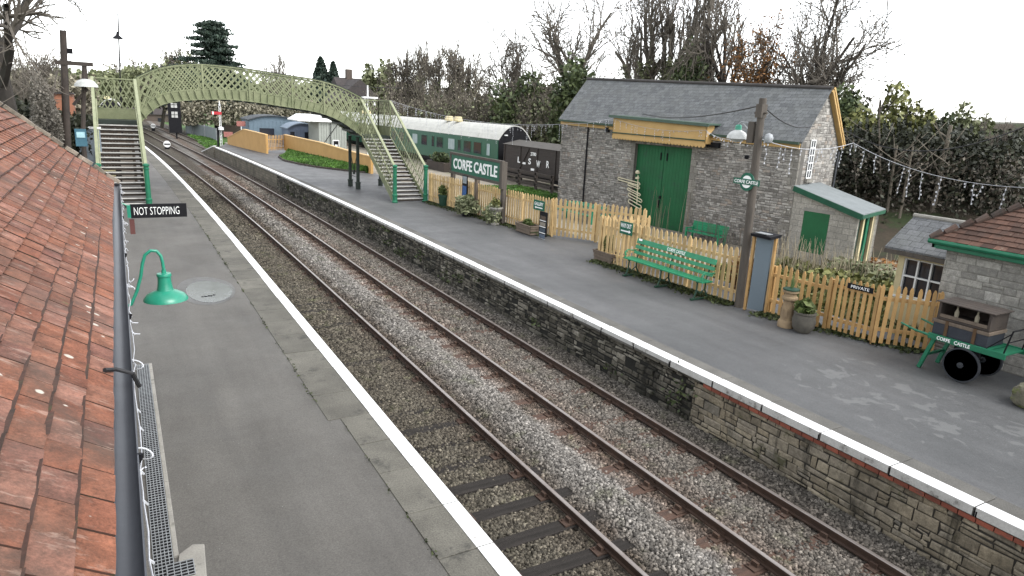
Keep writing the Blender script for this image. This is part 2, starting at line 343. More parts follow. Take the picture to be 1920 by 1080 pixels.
def ballast_mat(name, isl=True):
    m, N, L, b = nt(name); v = coord(N); g = N.new('ShaderNodeSeparateXYZ'); L.new(v, g.inputs[0])
    wob = N.new('ShaderNodeMath'); wob.operation = 'MULTIPLY_ADD'; L.new(noise(N, L, v, 1.1, 5, .7), wob.inputs[0]); wob.inputs[1].default_value = .9; L.new(g.outputs[0], wob.inputs[2])
    mr = N.new('ShaderNodeMapRange'); mr.inputs['From Min'].default_value = 0; mr.inputs['From Max'].default_value = 7; L.new(wob.outputs[0], mr.inputs['Value'])
    k = lambda x: (x+.45)/7
    base = ramp(N, L, mr.outputs[0], [(k(.1), (.055,.048,.036)), (k(1.5), (.092,.082,.064)), (k(2.5), (.07,.056,.044)), (k(2.9), (.165,.154,.140)), (k(3.45), (.185,.173,.158)), (k(4.0), (.13,.095,.075)), (k(4.9), (.132,.120,.105)), (k(5.7), (.10,.086,.073)), (k(6.3), (.122,.112,.098))])
    # brown-black grime clumps and green moss on the near track
    c = mixc(N, L, ramp(N, L, noise(N, L, v, .55, 6, .7), [(.45, 0.), (.7, .6)]), base, (.065,.055,.042))
    # the far half of the near track is darker with old dirt
    c = mixc(N, L, ramp(N, L, noise(N, L, v, 1.7, 5, .7), [(.56, 0.), (.72, .5)]), c, (.07,.082,.03))
    if isl:
        q = N.new('ShaderNodeNewGeometry'); f = ramp(N, L, q.outputs['Random Per Island'], [(0, .28), (.45, .85), (.8, 1.35), (.96, 1.8), (1., 2.6)])
    else:
        q = N.new('ShaderNodeTexVoronoi'); q.inputs['Scale'].default_value = 17; L.new(v, q.inputs['Vector']); f = ramp(N, L, q.outputs['Color'], [(.1, .4), (.8, 1.2), (1., 1.6)])
        bump(N, L, b, q.outputs['Distance'], 1.0, .05)
    c = mixc(N, L, 1.0, c, f, 'MULTIPLY')
    L.new(c, b.inputs['Base Color']); b.inputs['Roughness'].default_value = .92; b.inputs['Specular IOR Level'].default_value = .2
    return m
M['ballast'] = ballast_mat('ballast_stone'); M['bed'] = ballast_mat('ballast_bed', False)

# ------------------------------------------------------------------ ground
g = MB(); g.sheet([(-900,-300,-1.45),(900,-300,-1.45),(900,1500,-1.45),(-900,1500,-1.45)])
struct(g.build('ground', M['grass']))
YS = [-4]+list(np.arange(-2, 22, 4.))+list(np.arange(22, 200, 2.))
def ribbon(xs, z, ys=YS):
    """sheet following the curve of the line; xs list of (x, z) across"""
    b = MB(); vs = []; n = len(xs)
    for y in ys:
        for x, zz in xs: vs.append((x+curve_off(y), y, zz))
    fs = [(i*n+j, i*n+j+1, (i+1)*n+j+1, (i+1)*n+j) for i in range(len(ys)-1) for j in range(n-1)]
    return b.add(vs, fs)
# bed of the line: ballast profile across both tracks
PROF = [(-.6,-1.26),(.1,-1.25),(.9,-1.245),(2.1,-1.245),(2.5,-1.235),(2.75,-1.205),(3.0,-1.15),(3.25,-1.14),(3.42,-1.17),(3.54,-1.225),(4.0,-1.24),(4.9,-1.215),(5.5,-1.235),(5.9,-1.19),(6.5,-1.15),(7.0,-1.2)]
struct(ribbon(PROF, 0, [y for y in YS if y < 92]).build('trackbed', M['bed']))
struct(ribbon([(-4,-1.35)]+[(-2,-1.3)]+PROF[1:-1]+[(9,-1.2),(12.5,-1.36)], 0, [y for y in YS if y >= 90]).build('far_trackbed', M['bed']))
def bed_z(x): return float(np.interp(x, [p[0] for p in PROF], [p[1] for p in PROF]))

# loose stones over the bed
SP = .79
def stones(n, y0, y1, s0, s1):
    y = y0+(y1-y0)*RNG.random(n); x = .05+6.35*RNG.random(n)
    keep = np.ones(n, bool)
    for tc, off, pr in ((1.455, .0, np.where(y < 8.9, .94, np.where(y < 11.5, .72, .38))), (4.865, .3, np.where(x < 4.05, .96, np.where(x > 5.7, .75, .5)))):
        on = (np.abs(((y-off)/SP) % 1-.5) < .135/SP) & (np.abs(x-tc) < 1.27)   # over a sleeper
        keep &= ~(on & (RNG.random(n) < pr))
    for rx in (.70, 2.255, 4.112, 5.617): keep &= np.abs(x-rx) > .06
    x, y = x[keep], y[keep]; n = len(x)
    z = np.interp(x, [p[0] for p in PROF], [p[1] for p in PROF])
    s = s0+(s1-s0)*RNG.random(n)
    base = np.array([(-1,-1,-1),(1,-1,-1),(1,1,-1),(-1,1,-1),(-1,-1,1),(1,-1,1),(1,1,1),(-1,1,1)])*.5
    V = base[None]*(.75+.5*RNG.random((n,1,3)))+.22*(RNG.random((n,8,3))-.5)
    q = RNG.normal(size=(n,4)); q /= np.linalg.norm(q, axis=1, keepdims=True); w,a,b_,c = q.T
    Rm = np.stack([1-2*(b_*b_+c*c),2*(a*b_-c*w),2*(a*c+b_*w),2*(a*b_+c*w),1-2*(a*a+c*c),2*(b_*c-a*w),2*(a*c-b_*w),2*(b_*c+a*w),1-2*(a*a+b_*b_)],1).reshape(n,3,3)
    V = np.einsum('nij,nkj->nki', Rm, V)*s[:,None,None]
    co = np.where(y > 22, -.0004*(y-22)**2, 0)
    V += np.stack([x+co, y, z+s*.22], 1)[:,None]
    F = np.array([(0,3,2,1),(4,5,6,7),(0,1,5,4),(1,2,6,5),(2,3,7,6),(3,0,4,7)])
    return V.reshape(-1,3), (F[None]+8*np.arange(n)[:,None,None]).reshape(-1,4)
Vs, Fs = [], []; o = 0
for a in ((105000, 3.5, 16, .022, .048), (62000, 16, 32, .028, .06), (26000, 32, 60, .05, .085)):
    v_, f_ = stones(*a); Vs.append(v_); Fs.append(f_+o); o += len(v_)
struct(tag(fastmesh('ballast_stones', np.concatenate(Vs), np.concatenate(Fs), M['ballast']), 'loose grey and brown ballast stones lying between the rails', 'ballast'), 'stuff')

# ------------------------------------------------------------------ rails, sleepers
def rail_mesh(x, name, label, y1=170., ys=None, path=None, group='running rails of the two tracks'):
    prof = [(-.035,-.165),(-.035,-.14),(-.011,-.125),(-.011,-.055),(-.036,-.045),(-.036,-.008),(-.026,0),(.026,0),(.036,-.008),(.036,-.045),(.011,-.055),(.011,-.125),(.035,-.14),(.035,-.165)]
    pts = path or [(x+curve_off(y), y) for y in YS if y <= y1]
    b = MB(); n = len(prof); vs = []
    for i, (px, py) in enumerate(pts):
        q0, q1 = pts[max(i-1,0)], pts[min(i+1,len(pts)-1)]; d = Vector((q1[0]-q0[0], q1[1]-q0[1])).normalized()
        for s, z in prof: vs.append((px+d.y*s, py-d.x*s, -1.02+z))
    fs, ms = [], []
    for i in range(len(pts)-1):
        for j in range(n):
            fs.append((i*n+j, i*n+(j+1)%n, (i+1)*n+(j+1)%n, (i+1)*n+j)); ms.append(1 if j in (5,6,7) else 0)
    b.v = vs; b.f = fs; b.m = ms
    return tag(b.build(name, [M['rust'], M['railtop']], org=(pts[0][0], pts[0][1], -1.185)), label, 'rail', group)
rail_mesh(.70, 'rail', 'rusty rail tucked under the edge of the platform beside the tiled roof')
rail_mesh(2.255, 'rail', 'rusty rail with worn bright top along the left edge of the pale ballast strip')
rail_mesh(4.112, 'rail', 'rusty rail with worn bright top along the right edge of the pale ballast strip')
rail_mesh(5.617, 'rail', 'rusty rail with worn bright top running beside the stone platform wall')
# an overgrown siding joining from the right beyond the ramp
def sidepath(off): return [(5.55+off+.0*t+(-.35*t if t < 6 else -2.1-.55*(t-6)), 90+8.*t) for t in np.arange(-.0, 9, .5)]
rail_mesh(0, 'rail', 'rail of the converging siding nearer the line, beyond the ramp', path=sidepath(0), group='siding rails beyond the platform ramp')
rail_mesh(0, 'rail', 'rail of the converging siding nearer the grass, beyond the ramp', path=sidepath(1.5), group='siding rails beyond the platform ramp')

slp = simple('old_sleeper_timber', (.045,.04,.037), (.024,.022,.02), 2., .95, .6, 30, vscale=(.5,6,6), fine=.4, c3=(.085,.078,.072), s3=3, t3=.63, bdist=.02, spec=.1)
slr = simple('reddened_sleeper_timber', (.115,.065,.045), (.055,.036,.028), 2., .95, .6, 30, vscale=(.5,6,6), fine=.4, bdist=.02)
def sleeper(mat, label, group, nm='sleeper'):
    r = thing(nm, label, 'sleeper', (0,0,-1.20), group)
    b = MB(); n = 7
    for k in range(n):                       # a beam with sagging worn edges
        pass
    b.box((0,0,-1.27), (2.6,.26,.14)); o_ = b.build('timber', mat, r, bevel=.012)
    for sx in (-.7775, .7775):
        c = MB(); c.box((sx,0,-1.19), (.36,.19,.03)); c.box((sx-.065,0,-1.15), (.045,.11,.085)); c.box((sx+.065,0,-1.15), (.055,.13,.10))
        c.lathe((sx-.14,.05,-1.175), [(.018,0),(.018,.03)], 6); c.lathe((sx+.14,-.05,-1.175), [(.018,0),(.018,.03)], 6)
        c.build('rail_chair', M['rust'], r)
    return r
def copy_tree(o, parent=None):
    c = o.copy(); COL.objects.link(c); ORG[c.as_pointer()] = ORG.get(o.as_pointer(), (0,0,0))
    if parent: c.parent = parent
    for ch in list(o.children): copy_tree(ch, c)
    return c
s1 = sleeper(slp, 'dark weathered wooden sleeper across the near track beside the paved platform edge', 'sleepers of the near track')
s2 = sleeper(slr, 'brown weathered wooden sleeper half buried in ballast under the track beside the stone wall', 'sleepers of the far track')
for tc, off, pr, sink in ((1.455, 0, s1, .0), (4.865, .3, s2, .009)):
    first = True; k = 4
    while True:
        y = (k+.5)*SP+off; k += 1
        if y > 70: break
        o_ = pr if first else copy_tree(pr); first = False
        o_.location = (tc+curve_off(y)+random.uniform(-.05,.05), y+random.uniform(-.03,.03), -1.20-(random.uniform(0, sink*2) if sink else (0 if y < 9.3 else random.uniform(.012,.05))))
        o_.rotation_euler = (0, 0, random.uniform(-.018,.018))

# ------------------------------------------------------------------ left platform
def slabrow(x0f, x1f, ys, z0, z1, gap=.012):
    b = MB()
    for a, c in zip(ys[:-1], ys[1:]):
        dz = random.uniform(-.004, .003)
        e = x0f((a+c)/2); p = [(e+curve_off(a), a+gap/2), (x1f(a)+curve_off(a), a+gap/2), (x1f(c)+curve_off(c), c-gap/2), (e+curve_off(c), c-gap/2)]
        b.prism([(x,y,z0) for x,y in p], (0,0,z1-z0+dz))
    return b
paver = simple('stone_platform_slab', (.135,.128,.108), (.095,.09,.076), 1.8, .9, .5, 45, isl=.16, fine=.5, c3=(.06,.058,.05), s3=2.2, t3=.56)
ysl = [-3.5]; 
while ysl[-1] < 100: ysl.append(ysl[-1]+random.uniform(.92, 1.2))
i0 = min(range(len(ysl)), key=lambda i: abs(ysl[i]-10.1)); dlt = 10.1-ysl[i0]; ysl = [y+dlt for y in ysl]
inner = lambda y: -.70 if y < 10.05 else (-.90 if y < 34 else -1.0)
struct(slabrow(inner, lambda y: 0., ysl, -.16, 0.).build('platform_edge_slabs', paver, bevel=.006))
lp = MB(); ys = [y for y in YS if y <= 96]
vs = []
for y in ys:
    vs += [(-3.62 if y < 12.4 else -16, y, -.012), (-.6+curve_off(y), y, -.012)]
lp.v = vs; lp.f = [(2*i, 2*i+1, 2*i+3, 2*i+2) for i in range(len(ys)-1)]; lp.m = [0]*len(lp.f)
lp.prism([(-16,12.4,-.012),(-3.6,12.4,-.012),(-3.6,14,-.012),(-16,14,-.012)], (0,0,-.3))
struct(lp.build('left_platform', M['asphalt_l']))
# face of the left platform towards the line and its far ramp
struct(ribbon([(-.03,-.15),(-.03,-1.4)], 0, [y for y in YS if y <= 96]).build('left_platform_face', M['concrete']))
wl_ = MB()
for a, c in zip(ysl[:-1], ysl[1:]):
    w = .215+random.uniform(-.008,.008)
    p = [(-w+curve_off(a), a+.01), (.003+curve_off(a), a+.01), (.003+curve_off(c), c-.01), (-w+curve_off(c), c-.01)]
    wl_.prism([(x,y,.003) for x,y in p], (0,0,.006))
struct(wl_.build('left_white_line', M['whitex']))

# ------------------------------------------------------------------ right platform
ysr = list(np.arange(-3.4, 78.2, 1.22)); YR = [y for y in YS if y <= 78]+[78]
copm = simple('right_coping_stone', (.135,.13,.118), (.095,.092,.084), 1.8, .9, .5, 45, isl=.14, fine=.5)
struct(slabrow(lambda y: 6.37, lambda y: 6.98, ysr, -.14, 0.).build('coping_slabs', copm, bevel=.006))
wr = MB()
for a, c in zip(ysr[:-1], ysr[1:]):
    x0, x1 = 6.372, 6.63+random.uniform(-.01,.01)
    p = [(x0+curve_off(a), a+.012), (x1+curve_off(a), a+.012), (x1+curve_off(c), c-.012), (x0+curve_off(c), c-.012)]
    wr.prism([(x,y,.003) for x,y in p], (0,0,.006), 0)
struct(wr.build('right_white_line', M['whitex']))
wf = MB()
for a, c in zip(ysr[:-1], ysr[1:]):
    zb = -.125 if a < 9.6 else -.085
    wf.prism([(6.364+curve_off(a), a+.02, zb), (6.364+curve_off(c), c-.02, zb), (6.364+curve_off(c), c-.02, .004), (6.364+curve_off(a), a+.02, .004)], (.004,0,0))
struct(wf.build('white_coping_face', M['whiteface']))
rp = MB(); vs = []
for y in YR: vs += [(6.9+curve_off(y), y, -.008), (13.2 if y < 36 else 13.2, y, -.008)]
rp.v = vs; rp.f = [(2*i, 2*i+1, 2*i+3, 2*i+2) for i in range(len(YR)-1)]; rp.m = [0]*len(rp.f)
rp.sheet([(6.9+curve_off(78),78,-.008),(13.2,78,-.008),(13.2,84,-.008),(7.2,84,-.008)])
struct(rp.build('right_platform', M['asphalt_r']))
stC = masonry('far_block_wall', (.20,.18,.14), (.14,.125,.10), (.05,.045,.04), .5, .2, .01, .03, (.05,.05,.035), .7)
def stone_mat(name, stops, stain, stn, moss=None, vst=0., rough=.92):
    """natural stone: each stone its own tone, grain, blotches of dirt, run-down streaks"""
    m, N, L, b = nt(name); v = coord(N); g = N.new('ShaderNodeNewGeometry'); c = ramp(N, L, g.outputs['Random Per Island'], stops)
    c = mixc(N, L, 1., c, ramp(N, L, noise(N, L, v, 9, 6, .75), [(.25,.5),(.75,1.35)]), 'MULTIPLY'); c = mixc(N, L, 1., c, ramp(N, L, noise(N, L, v, 60, 3, .8), [(.3,.7),(.7,1.2)]), 'MULTIPLY')
    c = mixc(N, L, ramp(N, L, noise(N, L, v, .8, 6, .72), [(.43,0.),(.66,stn)]), c, stain)
    if vst: c = mixc(N, L, ramp(N, L, noise(N, L, coord(N, 'Object', (1.8,1.8,.16), L), 1.3, 5, .65), [(.54,0.),(.64,vst)]), c, (.014,.014,.012))
    if moss: c = mixc(N, L, ramp(N, L, noise(N, L, v, 1.9, 6, .75), [(.58,0.),(.68,.7)]), c, moss)
    L.new(c, b.inputs['Base Color']); b.inputs['Roughness'].default_value = rough; b.inputs['Specular IOR Level'].default_value = .2
    bump(N, L, b, noise(N, L, v, 28, 6, .75), .6, .02); return m
def stonework(o, d, L_, z0, ztop, nrm, rows, wid, holes=(), gap=.012, jit=.012, prd=(.012,.035), curve=None, seed=1):
    """random-coursed walling laid stone by stone on the plane through o along d; returns a mesh builder"""
    rng = np.random.default_rng(seed); b = MB(); z = z0; d = Vector(d).normalized(); nv = Vector(nrm).normalized(); o = Vector(o)
    zmax = max(ztop(0), ztop(L_), ztop(L_/2))
    while z < zmax-.02:
        h = rng.uniform(*rows); s = -rng.uniform(0, wid[0])
        while s < L_:
            w = rng.uniform(*wid)*(1 if rng.random() < .8 else .55); a, c = max(0, s), min(L_, s+w); s += w
            if c-a < .03: continue
            zz = min(z+h, ztop(a), ztop(c))
            if zz-z < .025: continue
            cut = False; m_ = (a+c)/2
            for (h0, h1, k0, k1) in holes:
                if z < k1-.02 and zz > k0+.02 and c > h0 and a < h1:
                    if a < h0-.04: c = h0
                    elif c > h1+.04: a = h1
                    else: cut = True
            if cut: continue
            parts = [(z, zz)] if rng.random() > .16 or h < .11 else [(z, z+h*.5), (z+h*.5, zz)]
            for q0, q1 in parts:
                if q1-q0 < .02: continue
                p = rng.uniform(*prd); g2 = gap/2; J = rng.uniform(-jit, jit, (4,2)); cr = min(.02, (q1-q0)*.18, (c-a)*.2)
                cs_ = [(a+g2,q0+g2),(c-g2,q0+g2),(c-g2,q1-g2),(a+g2,q1-g2)]; cs_ = [(x+j[0],y+j[1]) for (x,y),j in zip(cs_,J)]
                mx_, mz_ = (a+c)/2, (q0+q1)/2; inn_ = [(x+(cr if x < mx_ else -cr), y+(cr if y < mz_ else -cr)) for x,y in cs_]
                P = lambda s_, zz_, f: o+d*s_+Vector((curve(o.y+s_) if curve else 0,0,zz_))+nv*f
                b.add([tuple(P(x,y,-.03)) for x,y in cs_]+[tuple(P(x,y,p*.5)) for x,y in cs_]+[tuple(P(x,y,p)) for x,y in inn_], [(8,9,10,11),(0,1,5,4),(1,2,6,5),(2,3,7,6),(3,0,4,7),(4,5,9,8),(5,6,10,9),(6,7,11,10),(7,4,8,11)])
        z += h
    # face winding outwards
    if d.cross(Vector((0,0,1))).dot(nv) < 0: b.f = [q[::-1] for q in b.f]
    return b
smA = stone_mat('pale_rubble_stone', [(0,(.19,.165,.125)),(.3,(.31,.265,.19)),(.6,(.28,.25,.20)),(.85,(.39,.34,.25)),(1,(.17,.16,.14))], (.06,.053,.042), .7, (.06,.062,.025), .75)
smB = stone_mat('dark_rubble_stone', [(0,(.06,.056,.047)),(.4,(.12,.11,.09)),(.75,(.21,.195,.16)),(1,(.32,.30,.25))], (.024,.024,.019), .85, (.035,.042,.018), .7)
mort = simple('dark_mortar', (.055,.05,.042), (.03,.028,.024), 3, .95, .4, 40); mortd = simple('black_mortar', (.02,.02,.017), (.012,.012,.01), 3, .95, .4, 40)
ya, yb, yc = 9.35, 50.5, 78
for nm, y0, y1, mt, xx in (('pale_platform_wall', -3.4, ya, mort, 6.455), ('dark_platform_wall', ya, yb, mortd, 6.49), ('far_platform_wall', yb, yc, stC, 6.46)):
    q = [y0]+[y for y in YS if y0 < y < y1]+[y1]
    struct(ribbon([(xx,-.13),(xx,-1.4)], 0, q).build(nm, mt))
struct(stonework((6.455,-1,0), (0,1,0), ya+1, -1.32, lambda s: -.225, (-1,0,0), (.095,.22), (.16,.50), gap=.02, jit=.016, seed=3).build('pale_wall_stones', smA))
struct(stonework((6.50,ya,0), (0,1,0), yb-ya, -1.32, lambda s: -.17, (-1,0,0), (.06,.15), (.11,.42), gap=.026, jit=.016, prd=(.005,.065), curve=curve_off, seed=4).build('dark_wall_stones', smB))
rb = MB()
for y in np.arange(ya+.1, yb, .62): rb.box((6.44+curve_off(y), y, -.165), (.1,.58,.05), RNG.normal()*.02)
struct(rb.build('dark_wall_ledge', smB, bevel=.012))
# ferns and moss rooted in the joints of the dark wall
P = []
for k in range(32):
    y = ya+RNG.random()*38; z = -.2-.9*RNG.random(); n = 22; P.append(np.stack([6.46+curve_off(y)-np.abs(RNG.normal(size=n))*.035, y+RNG.normal(size=n)*.22, z+RNG.normal(size=n)*.07],1))
for n, y, z in ((30, 9.6, -.45),(20, 9.9, -.75)): P.append(np.stack([6.42-np.abs(RNG.normal(size=n))*.05, y+RNG.normal(size=n)*.22, z+RNG.normal(size=n)*.16],1))
V, F = leaf_arrays(np.concatenate(P), .055, .5); struct(tag(fastmesh('wall_ferns', V, F, M['ivy']), 'small dark ferns and moss rooted in the joints of the platform wall', 'ferns'), 'stuff')
br = MB(); y = -3.4
brickm = simple('red_brick_course', (.26,.075,.045), (.19,.06,.04), 4, .85, .3, 60, isl=.3, c3=(.07,.05,.045), s3=2.2, t3=.58)
while y < ya-.3: br.box((6.43, y+.115, -.185), (.10,.222,.075)); y += .235
struct(br.build('brick_course', brickm, bevel=.004))
st = MB()
for y in ysr[1:-1]:
    if y < 40: st.box((6.371+curve_off(y), y+RNG.normal()*.02, -.09), (.014,.022+.03*RNG.random(),.06+.1*RNG.random()), RNG.normal()*.05)
struct(st.build('coping_joint_stains', M['black']))
# the ramp at the far end
rm = MB(); x0, x1, y0, y1 = 6.37+curve_off(78), 6.37+curve_off(86), 78, 86.5
rm.prism([(x0,y0,-1.4),(x1,y1,-1.4),(x1,y1,-1.2),(x0,y0,0)], (2.6,0,0)); struct(rm.build('platform_ramp', stC))
rw = MB(); rw.prism([(x0-.03,y0,.004),(x1-.03,y1,-1.196),(x1-.03,y1,-1.10),(x0-.03,y0,.10)], (.3,0,0)); struct(rw.build('ramp_white_edge', M['white']))
# blocks of ground carrying the right-hand side
yd = MB(); yd.prism([(13.2,-12,-.14),(150,-12,-.14),(150,86,-.14),(13.2,86,-.14)], (0,0,-1.2)); yd.prism([(7.2,-12,-.016),(13.2,-12,-.016),(13.2,86,-.016),(7.2,86,-.016)], (0,0,-1.2))
struct(yd.build('yard', M['gravel']))
# ------------------------------------------------------------------ station building under the camera (left)
GX, GZ, PITCH, YE = -3.60, 3.52, R(39.5), 12.45
stb = thing('station_building', 'station building with lichened red clay tile roof and dark grey gutter', 'building', (-6.5, 4, 0))
wb = MB(); wb.prism([(-3.72,-6,-.02),(-3.72,YE-.12,-.02),(-12,YE-.12,-.02),(-12,-6,-.02)], (0,0,3.42)); wb.prism([(-3.9,YE-.12,3.4),(-8.6,YE-.12,7.2),(-12,YE-.12,4.4),(-12,YE-.12,3.4)], (0,-.3,0))
wb.build('wall', masonry('station_stone', (.3,.28,.23), (.22,.2,.17), (.1,.09,.08), .4, .2), stb)
# plain clay tiles laid one by one
m, N, L, b = nt('clay_tile'); v = coord(N); gi = N.new('ShaderNodeNewGeometry')
tc = ramp(N, L, gi.outputs['Random Per Island'], [(0,(.155,.058,.036)),(.3,(.21,.082,.047)),(.6,(.185,.085,.056)),(.82,(.235,.112,.08)),(1,(.135,.056,.041))])
tc = mixc(N, L, 1.0, tc, ramp(N, L, noise(N, L, v, 9, 5, .7), [(.3,.5),(.7,1.35)]), 'MULTIPLY')
tc = mixc(N, L, 1.0, tc, ramp(N, L, noise(N, L, v, 70, 4, .85), [(.3,.55),(.7,1.3)]), 'MULTIPLY')
tc = mixc(N, L, ramp(N, L, noise(N, L, v, 1.35, 5, .7, .6), [(.48,0.),(.66,.7)]), tc, (.06,.047,.038))
tc = mixc(N, L, ramp(N, L, noise(N, L, coord(N,'Object',(1,3.5,1),L), 5, 6, .75), [(.56,0.),(.68,.55)]), tc, (.36,.26,.21))
lv = N.new('ShaderNodeTexVoronoi'); lv.voronoi_dimensions = '2D'; lv.inputs['Scale'].default_value = 5.2; lv.inputs['Randomness'].default_value = 1; L.new(coord(N, 'UV'), lv.inputs['Vector'])
sz = N.new('ShaderNodeSeparateColor'); L.new(lv.outputs['Color'], sz.inputs[0])
df = N.new('ShaderNodeMath'); df.operation = 'MULTIPLY_ADD'; L.new(sz.outputs[0], df.inputs[0]); df.inputs[1].default_value = .42; df.inputs[2].default_value = -.20
cmp_ = N.new('ShaderNodeMath'); cmp_.operation = 'SUBTRACT'; L.new(df.outputs[0], cmp_.inputs[0])
dn = N.new('ShaderNodeMath'); dn.operation = 'MULTIPLY_ADD'; L.new(noise(N, L, v, 22, 4, .8), dn.inputs[0]); dn.inputs[1].default_value = .10; L.new(lv.outputs['Distance'], dn.inputs[2]); L.new(dn.outputs[0], cmp_.inputs[1])
tc = mixc(N, L, ramp(N, L, cmp_.outputs[0], [(.04,0.),(.075,.85)]), tc, (.46,.43,.37))
tc = mixc(N, L, ramp(N, L, noise(N, L, v, 3.3, 5, .75), [(.66,0.),(.72,.6)]), tc, (.10,.11,.045))
L.new(tc, b.inputs['Base Color']); b.inputs['Roughness'].default_value = .85; b.inputs['Specular IOR Level'].default_value = .25
bump(N, L, b, noise(N, L, v, 35, 5, .7), .5, .01); CLAY = m
tl = MB(); ex, tw, th = .122, .205, .018; cs, sn = math.cos(PITCH), math.sin(PITCH)
ups = Vector((-cs, 0, sn)); nrm = Vector((sn, 0, cs)); o0 = Vector((GX-.01, 0, GZ+.09))
for i in range(0, 44):
    off = (i % 2)*tw/2+random.uniform(-.02,.02); y = -5+off
    while y < YE-.02:
        w = min(tw, YE+.03-y) - random.uniform(.004, .014); 
        lift = random.uniform(0, .005); sag = .007*math.sin(y*1.3)+.01*math.sin(i*.7+y*.6); sk = random.uniform(-.004,.004)
        p = [o0+ups*(ex*i-.01+sk)+nrm*(.022+lift+sag), o0+ups*(ex*i-.01+sk*-.4)+nrm*(.022+lift*random.random()+sag), o0+ups*(ex*(i+1)+.05)+nrm*sag, o0+ups*(ex*(i+1)+.05)+nrm*sag]
        ys_ = [y, y+w, y+w, y]; q = [Vector((a.x, yy, a.z)) for a, yy in zip(p, ys_)]
        # slight camber: middle of the tile a little higher
        mid0, mid1 = (q[0]+q[1])/2+nrm*.003, (q[3]+q[2])/2+nrm*.003
        T = [q[0], mid0, q[1], q[2], mid1, q[3]]; B_ = [a-nrm*th for a in T]
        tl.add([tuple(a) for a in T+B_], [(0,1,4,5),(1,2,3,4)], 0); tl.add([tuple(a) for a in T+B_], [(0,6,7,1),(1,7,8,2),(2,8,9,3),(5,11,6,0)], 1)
        if random.random() < .9:      # dark strip along the head of each course, under the tile above
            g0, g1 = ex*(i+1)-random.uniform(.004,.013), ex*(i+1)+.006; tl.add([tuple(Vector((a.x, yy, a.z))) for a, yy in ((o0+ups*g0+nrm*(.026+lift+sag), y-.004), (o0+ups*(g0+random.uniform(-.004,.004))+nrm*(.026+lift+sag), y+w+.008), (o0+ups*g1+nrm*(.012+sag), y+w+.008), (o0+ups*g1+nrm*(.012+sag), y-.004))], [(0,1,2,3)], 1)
        y += tw
roof = tl.build('roof', [CLAY, simple('dark_tile_edge', (.075,.034,.024), (.035,.024,.018), 7, .95, .3, 40, c3=(.05,.055,.022), s3=4, t3=.58)], stb)  # dark brown tone for tile butts, sides and course strips
un = MB(); un.prism([tuple(o0-nrm*.03+Vector((0,-5,0))), tuple(o0-nrm*.03+ups*5.4+Vector((0,-5,0))), tuple(o0-nrm*.09+ups*5.4+Vector((0,-5,0))), tuple(o0-nrm*.09+Vector((0,-5,0)))], (0, YE+4.95, 0))
un.build('battens', M['darkwood'], roof)
vg = MB()
for k in range(24):
    a = o0+ups*(.22*k)+nrm*.03; vg.box((a.x, YE+.0, a.z+.02), (.20+random.uniform(-.03,.03), .07+random.uniform(0,.03), .05), M=Matrix.Rotation(PITCH+random.uniform(-.1,.1), 3, 'Y'))
vg.build('verge_mortar', simple('verge_mortar', (.26,.22,.18), (.12,.11,.085), 6, .95, .6, 30, isl=.25, c3=(.5,.46,.4), s3=4, t3=.6), roof)
bk = MB(); bk.prism([(-8.35,-5,7.28),(-8.35,YE,7.28),(-12.3,YE,4.4),(-12.3,-5,4.4)], (0,0,.05)); bk.build('rear_slope', CLAY, roof)
# gutter: half round with lip, brackets and joints
gt = MB(); n = 9; R0 = .052; seg = list(np.arange(-3.5, YE+.06, 1.0))+[YE+.1]; vs = []; gx = GX+.045
for y in seg:
    for j in range(n): a = math.pi+math.pi*j/(n-1); vs.append((gx+R0*math.cos(a), y, GZ+.045+R0*math.sin(a)))
    for j in range(n): a = 2*math.pi-math.pi*j/(n-1); vs.append((gx+(R0-.006)*math.cos(a), y, GZ+.045+(R0-.006)*math.sin(a)))
k = 2*n; gt.add(vs, [(i*k+j, i*k+(j+1)%k, (i+1)*k+(j+1)%k, (i+1)*k+j) for i in range(len(seg)-1) for j in range(k)])
gt.prism([(gx+R0*math.cos(math.pi+math.pi*j/8), YE+.1, GZ+.045+R0*math.sin(math.pi+math.pi*j/8)) for j in range(9)], (0,.006,0))
gu = gt.build('gutter', M['gutter'], stb, smooth=True)
gb = MB()
for y in (.9, 2.85, 4.9, 6.9, 9.1, 11.2): gb.tube([(gx+(R0+.006)*math.cos(a), y, GZ+.045+(R0+.006)*math.sin(a)) for a in np.linspace(math.pi, 2*math.pi, 9)], .012, 4)
gb.build('gutter_bracket', M['black'], gu)
cv = MB(); cv.tube([(GX-.02,3.62,GZ+.14),(gx-.02,3.68,GZ+.115),(gx+.05,3.66,GZ+.09),(gx+.075,3.7,GZ+.0)], .011, 6); cv.build('cable', M['wire'], stb)
# white light string wound along the gutter
fl = MB(); pts = []; y = .8
while y < YE+.2:
    pts.append((gx+R0+.006+random.uniform(-.008,.010), y, GZ+.01+random.uniform(-.05,.03))); y += random.uniform(.09,.22)
fl.tube(pts, .003, 4)
for p in pts[::2]:
    r_ = random.uniform(.015,.03); a0 = random.random()*6; q = [(p[0]+.008+r_*math.cos(a0+t)*.7+t*.005, p[1]+r_*math.sin(a0+t), p[2]-.006*t) for t in np.linspace(0, random.uniform(2.5,5), 7)]
    if random.random() < .15: fl.tube(q, .003, 5, mi=1)
    fl.tube([p, (p[0]+.012, p[1]+.02, p[2]-.03)], .0045, 5, mi=1)
for y0 in (2.95, 4.05, 6.0, 8.9, 11.9):
    a0 = random.random()*6; x0 = gx+R0+.02
    fl.tube([(x0+.03*math.sin(t*1.9+a0), y0+.05*t/2+.03*math.cos(t*2.3+a0), GZ+.02-.03*t) for t in np.linspace(0,3.6,14)], .0032, 5, mi=1)
tag(fl.build('light_string', [M['whitewire'], M['bulb']], org=(gx,6,GZ), smooth=True), 'white curly fairy light string wound along the dark grey gutter', 'light string')
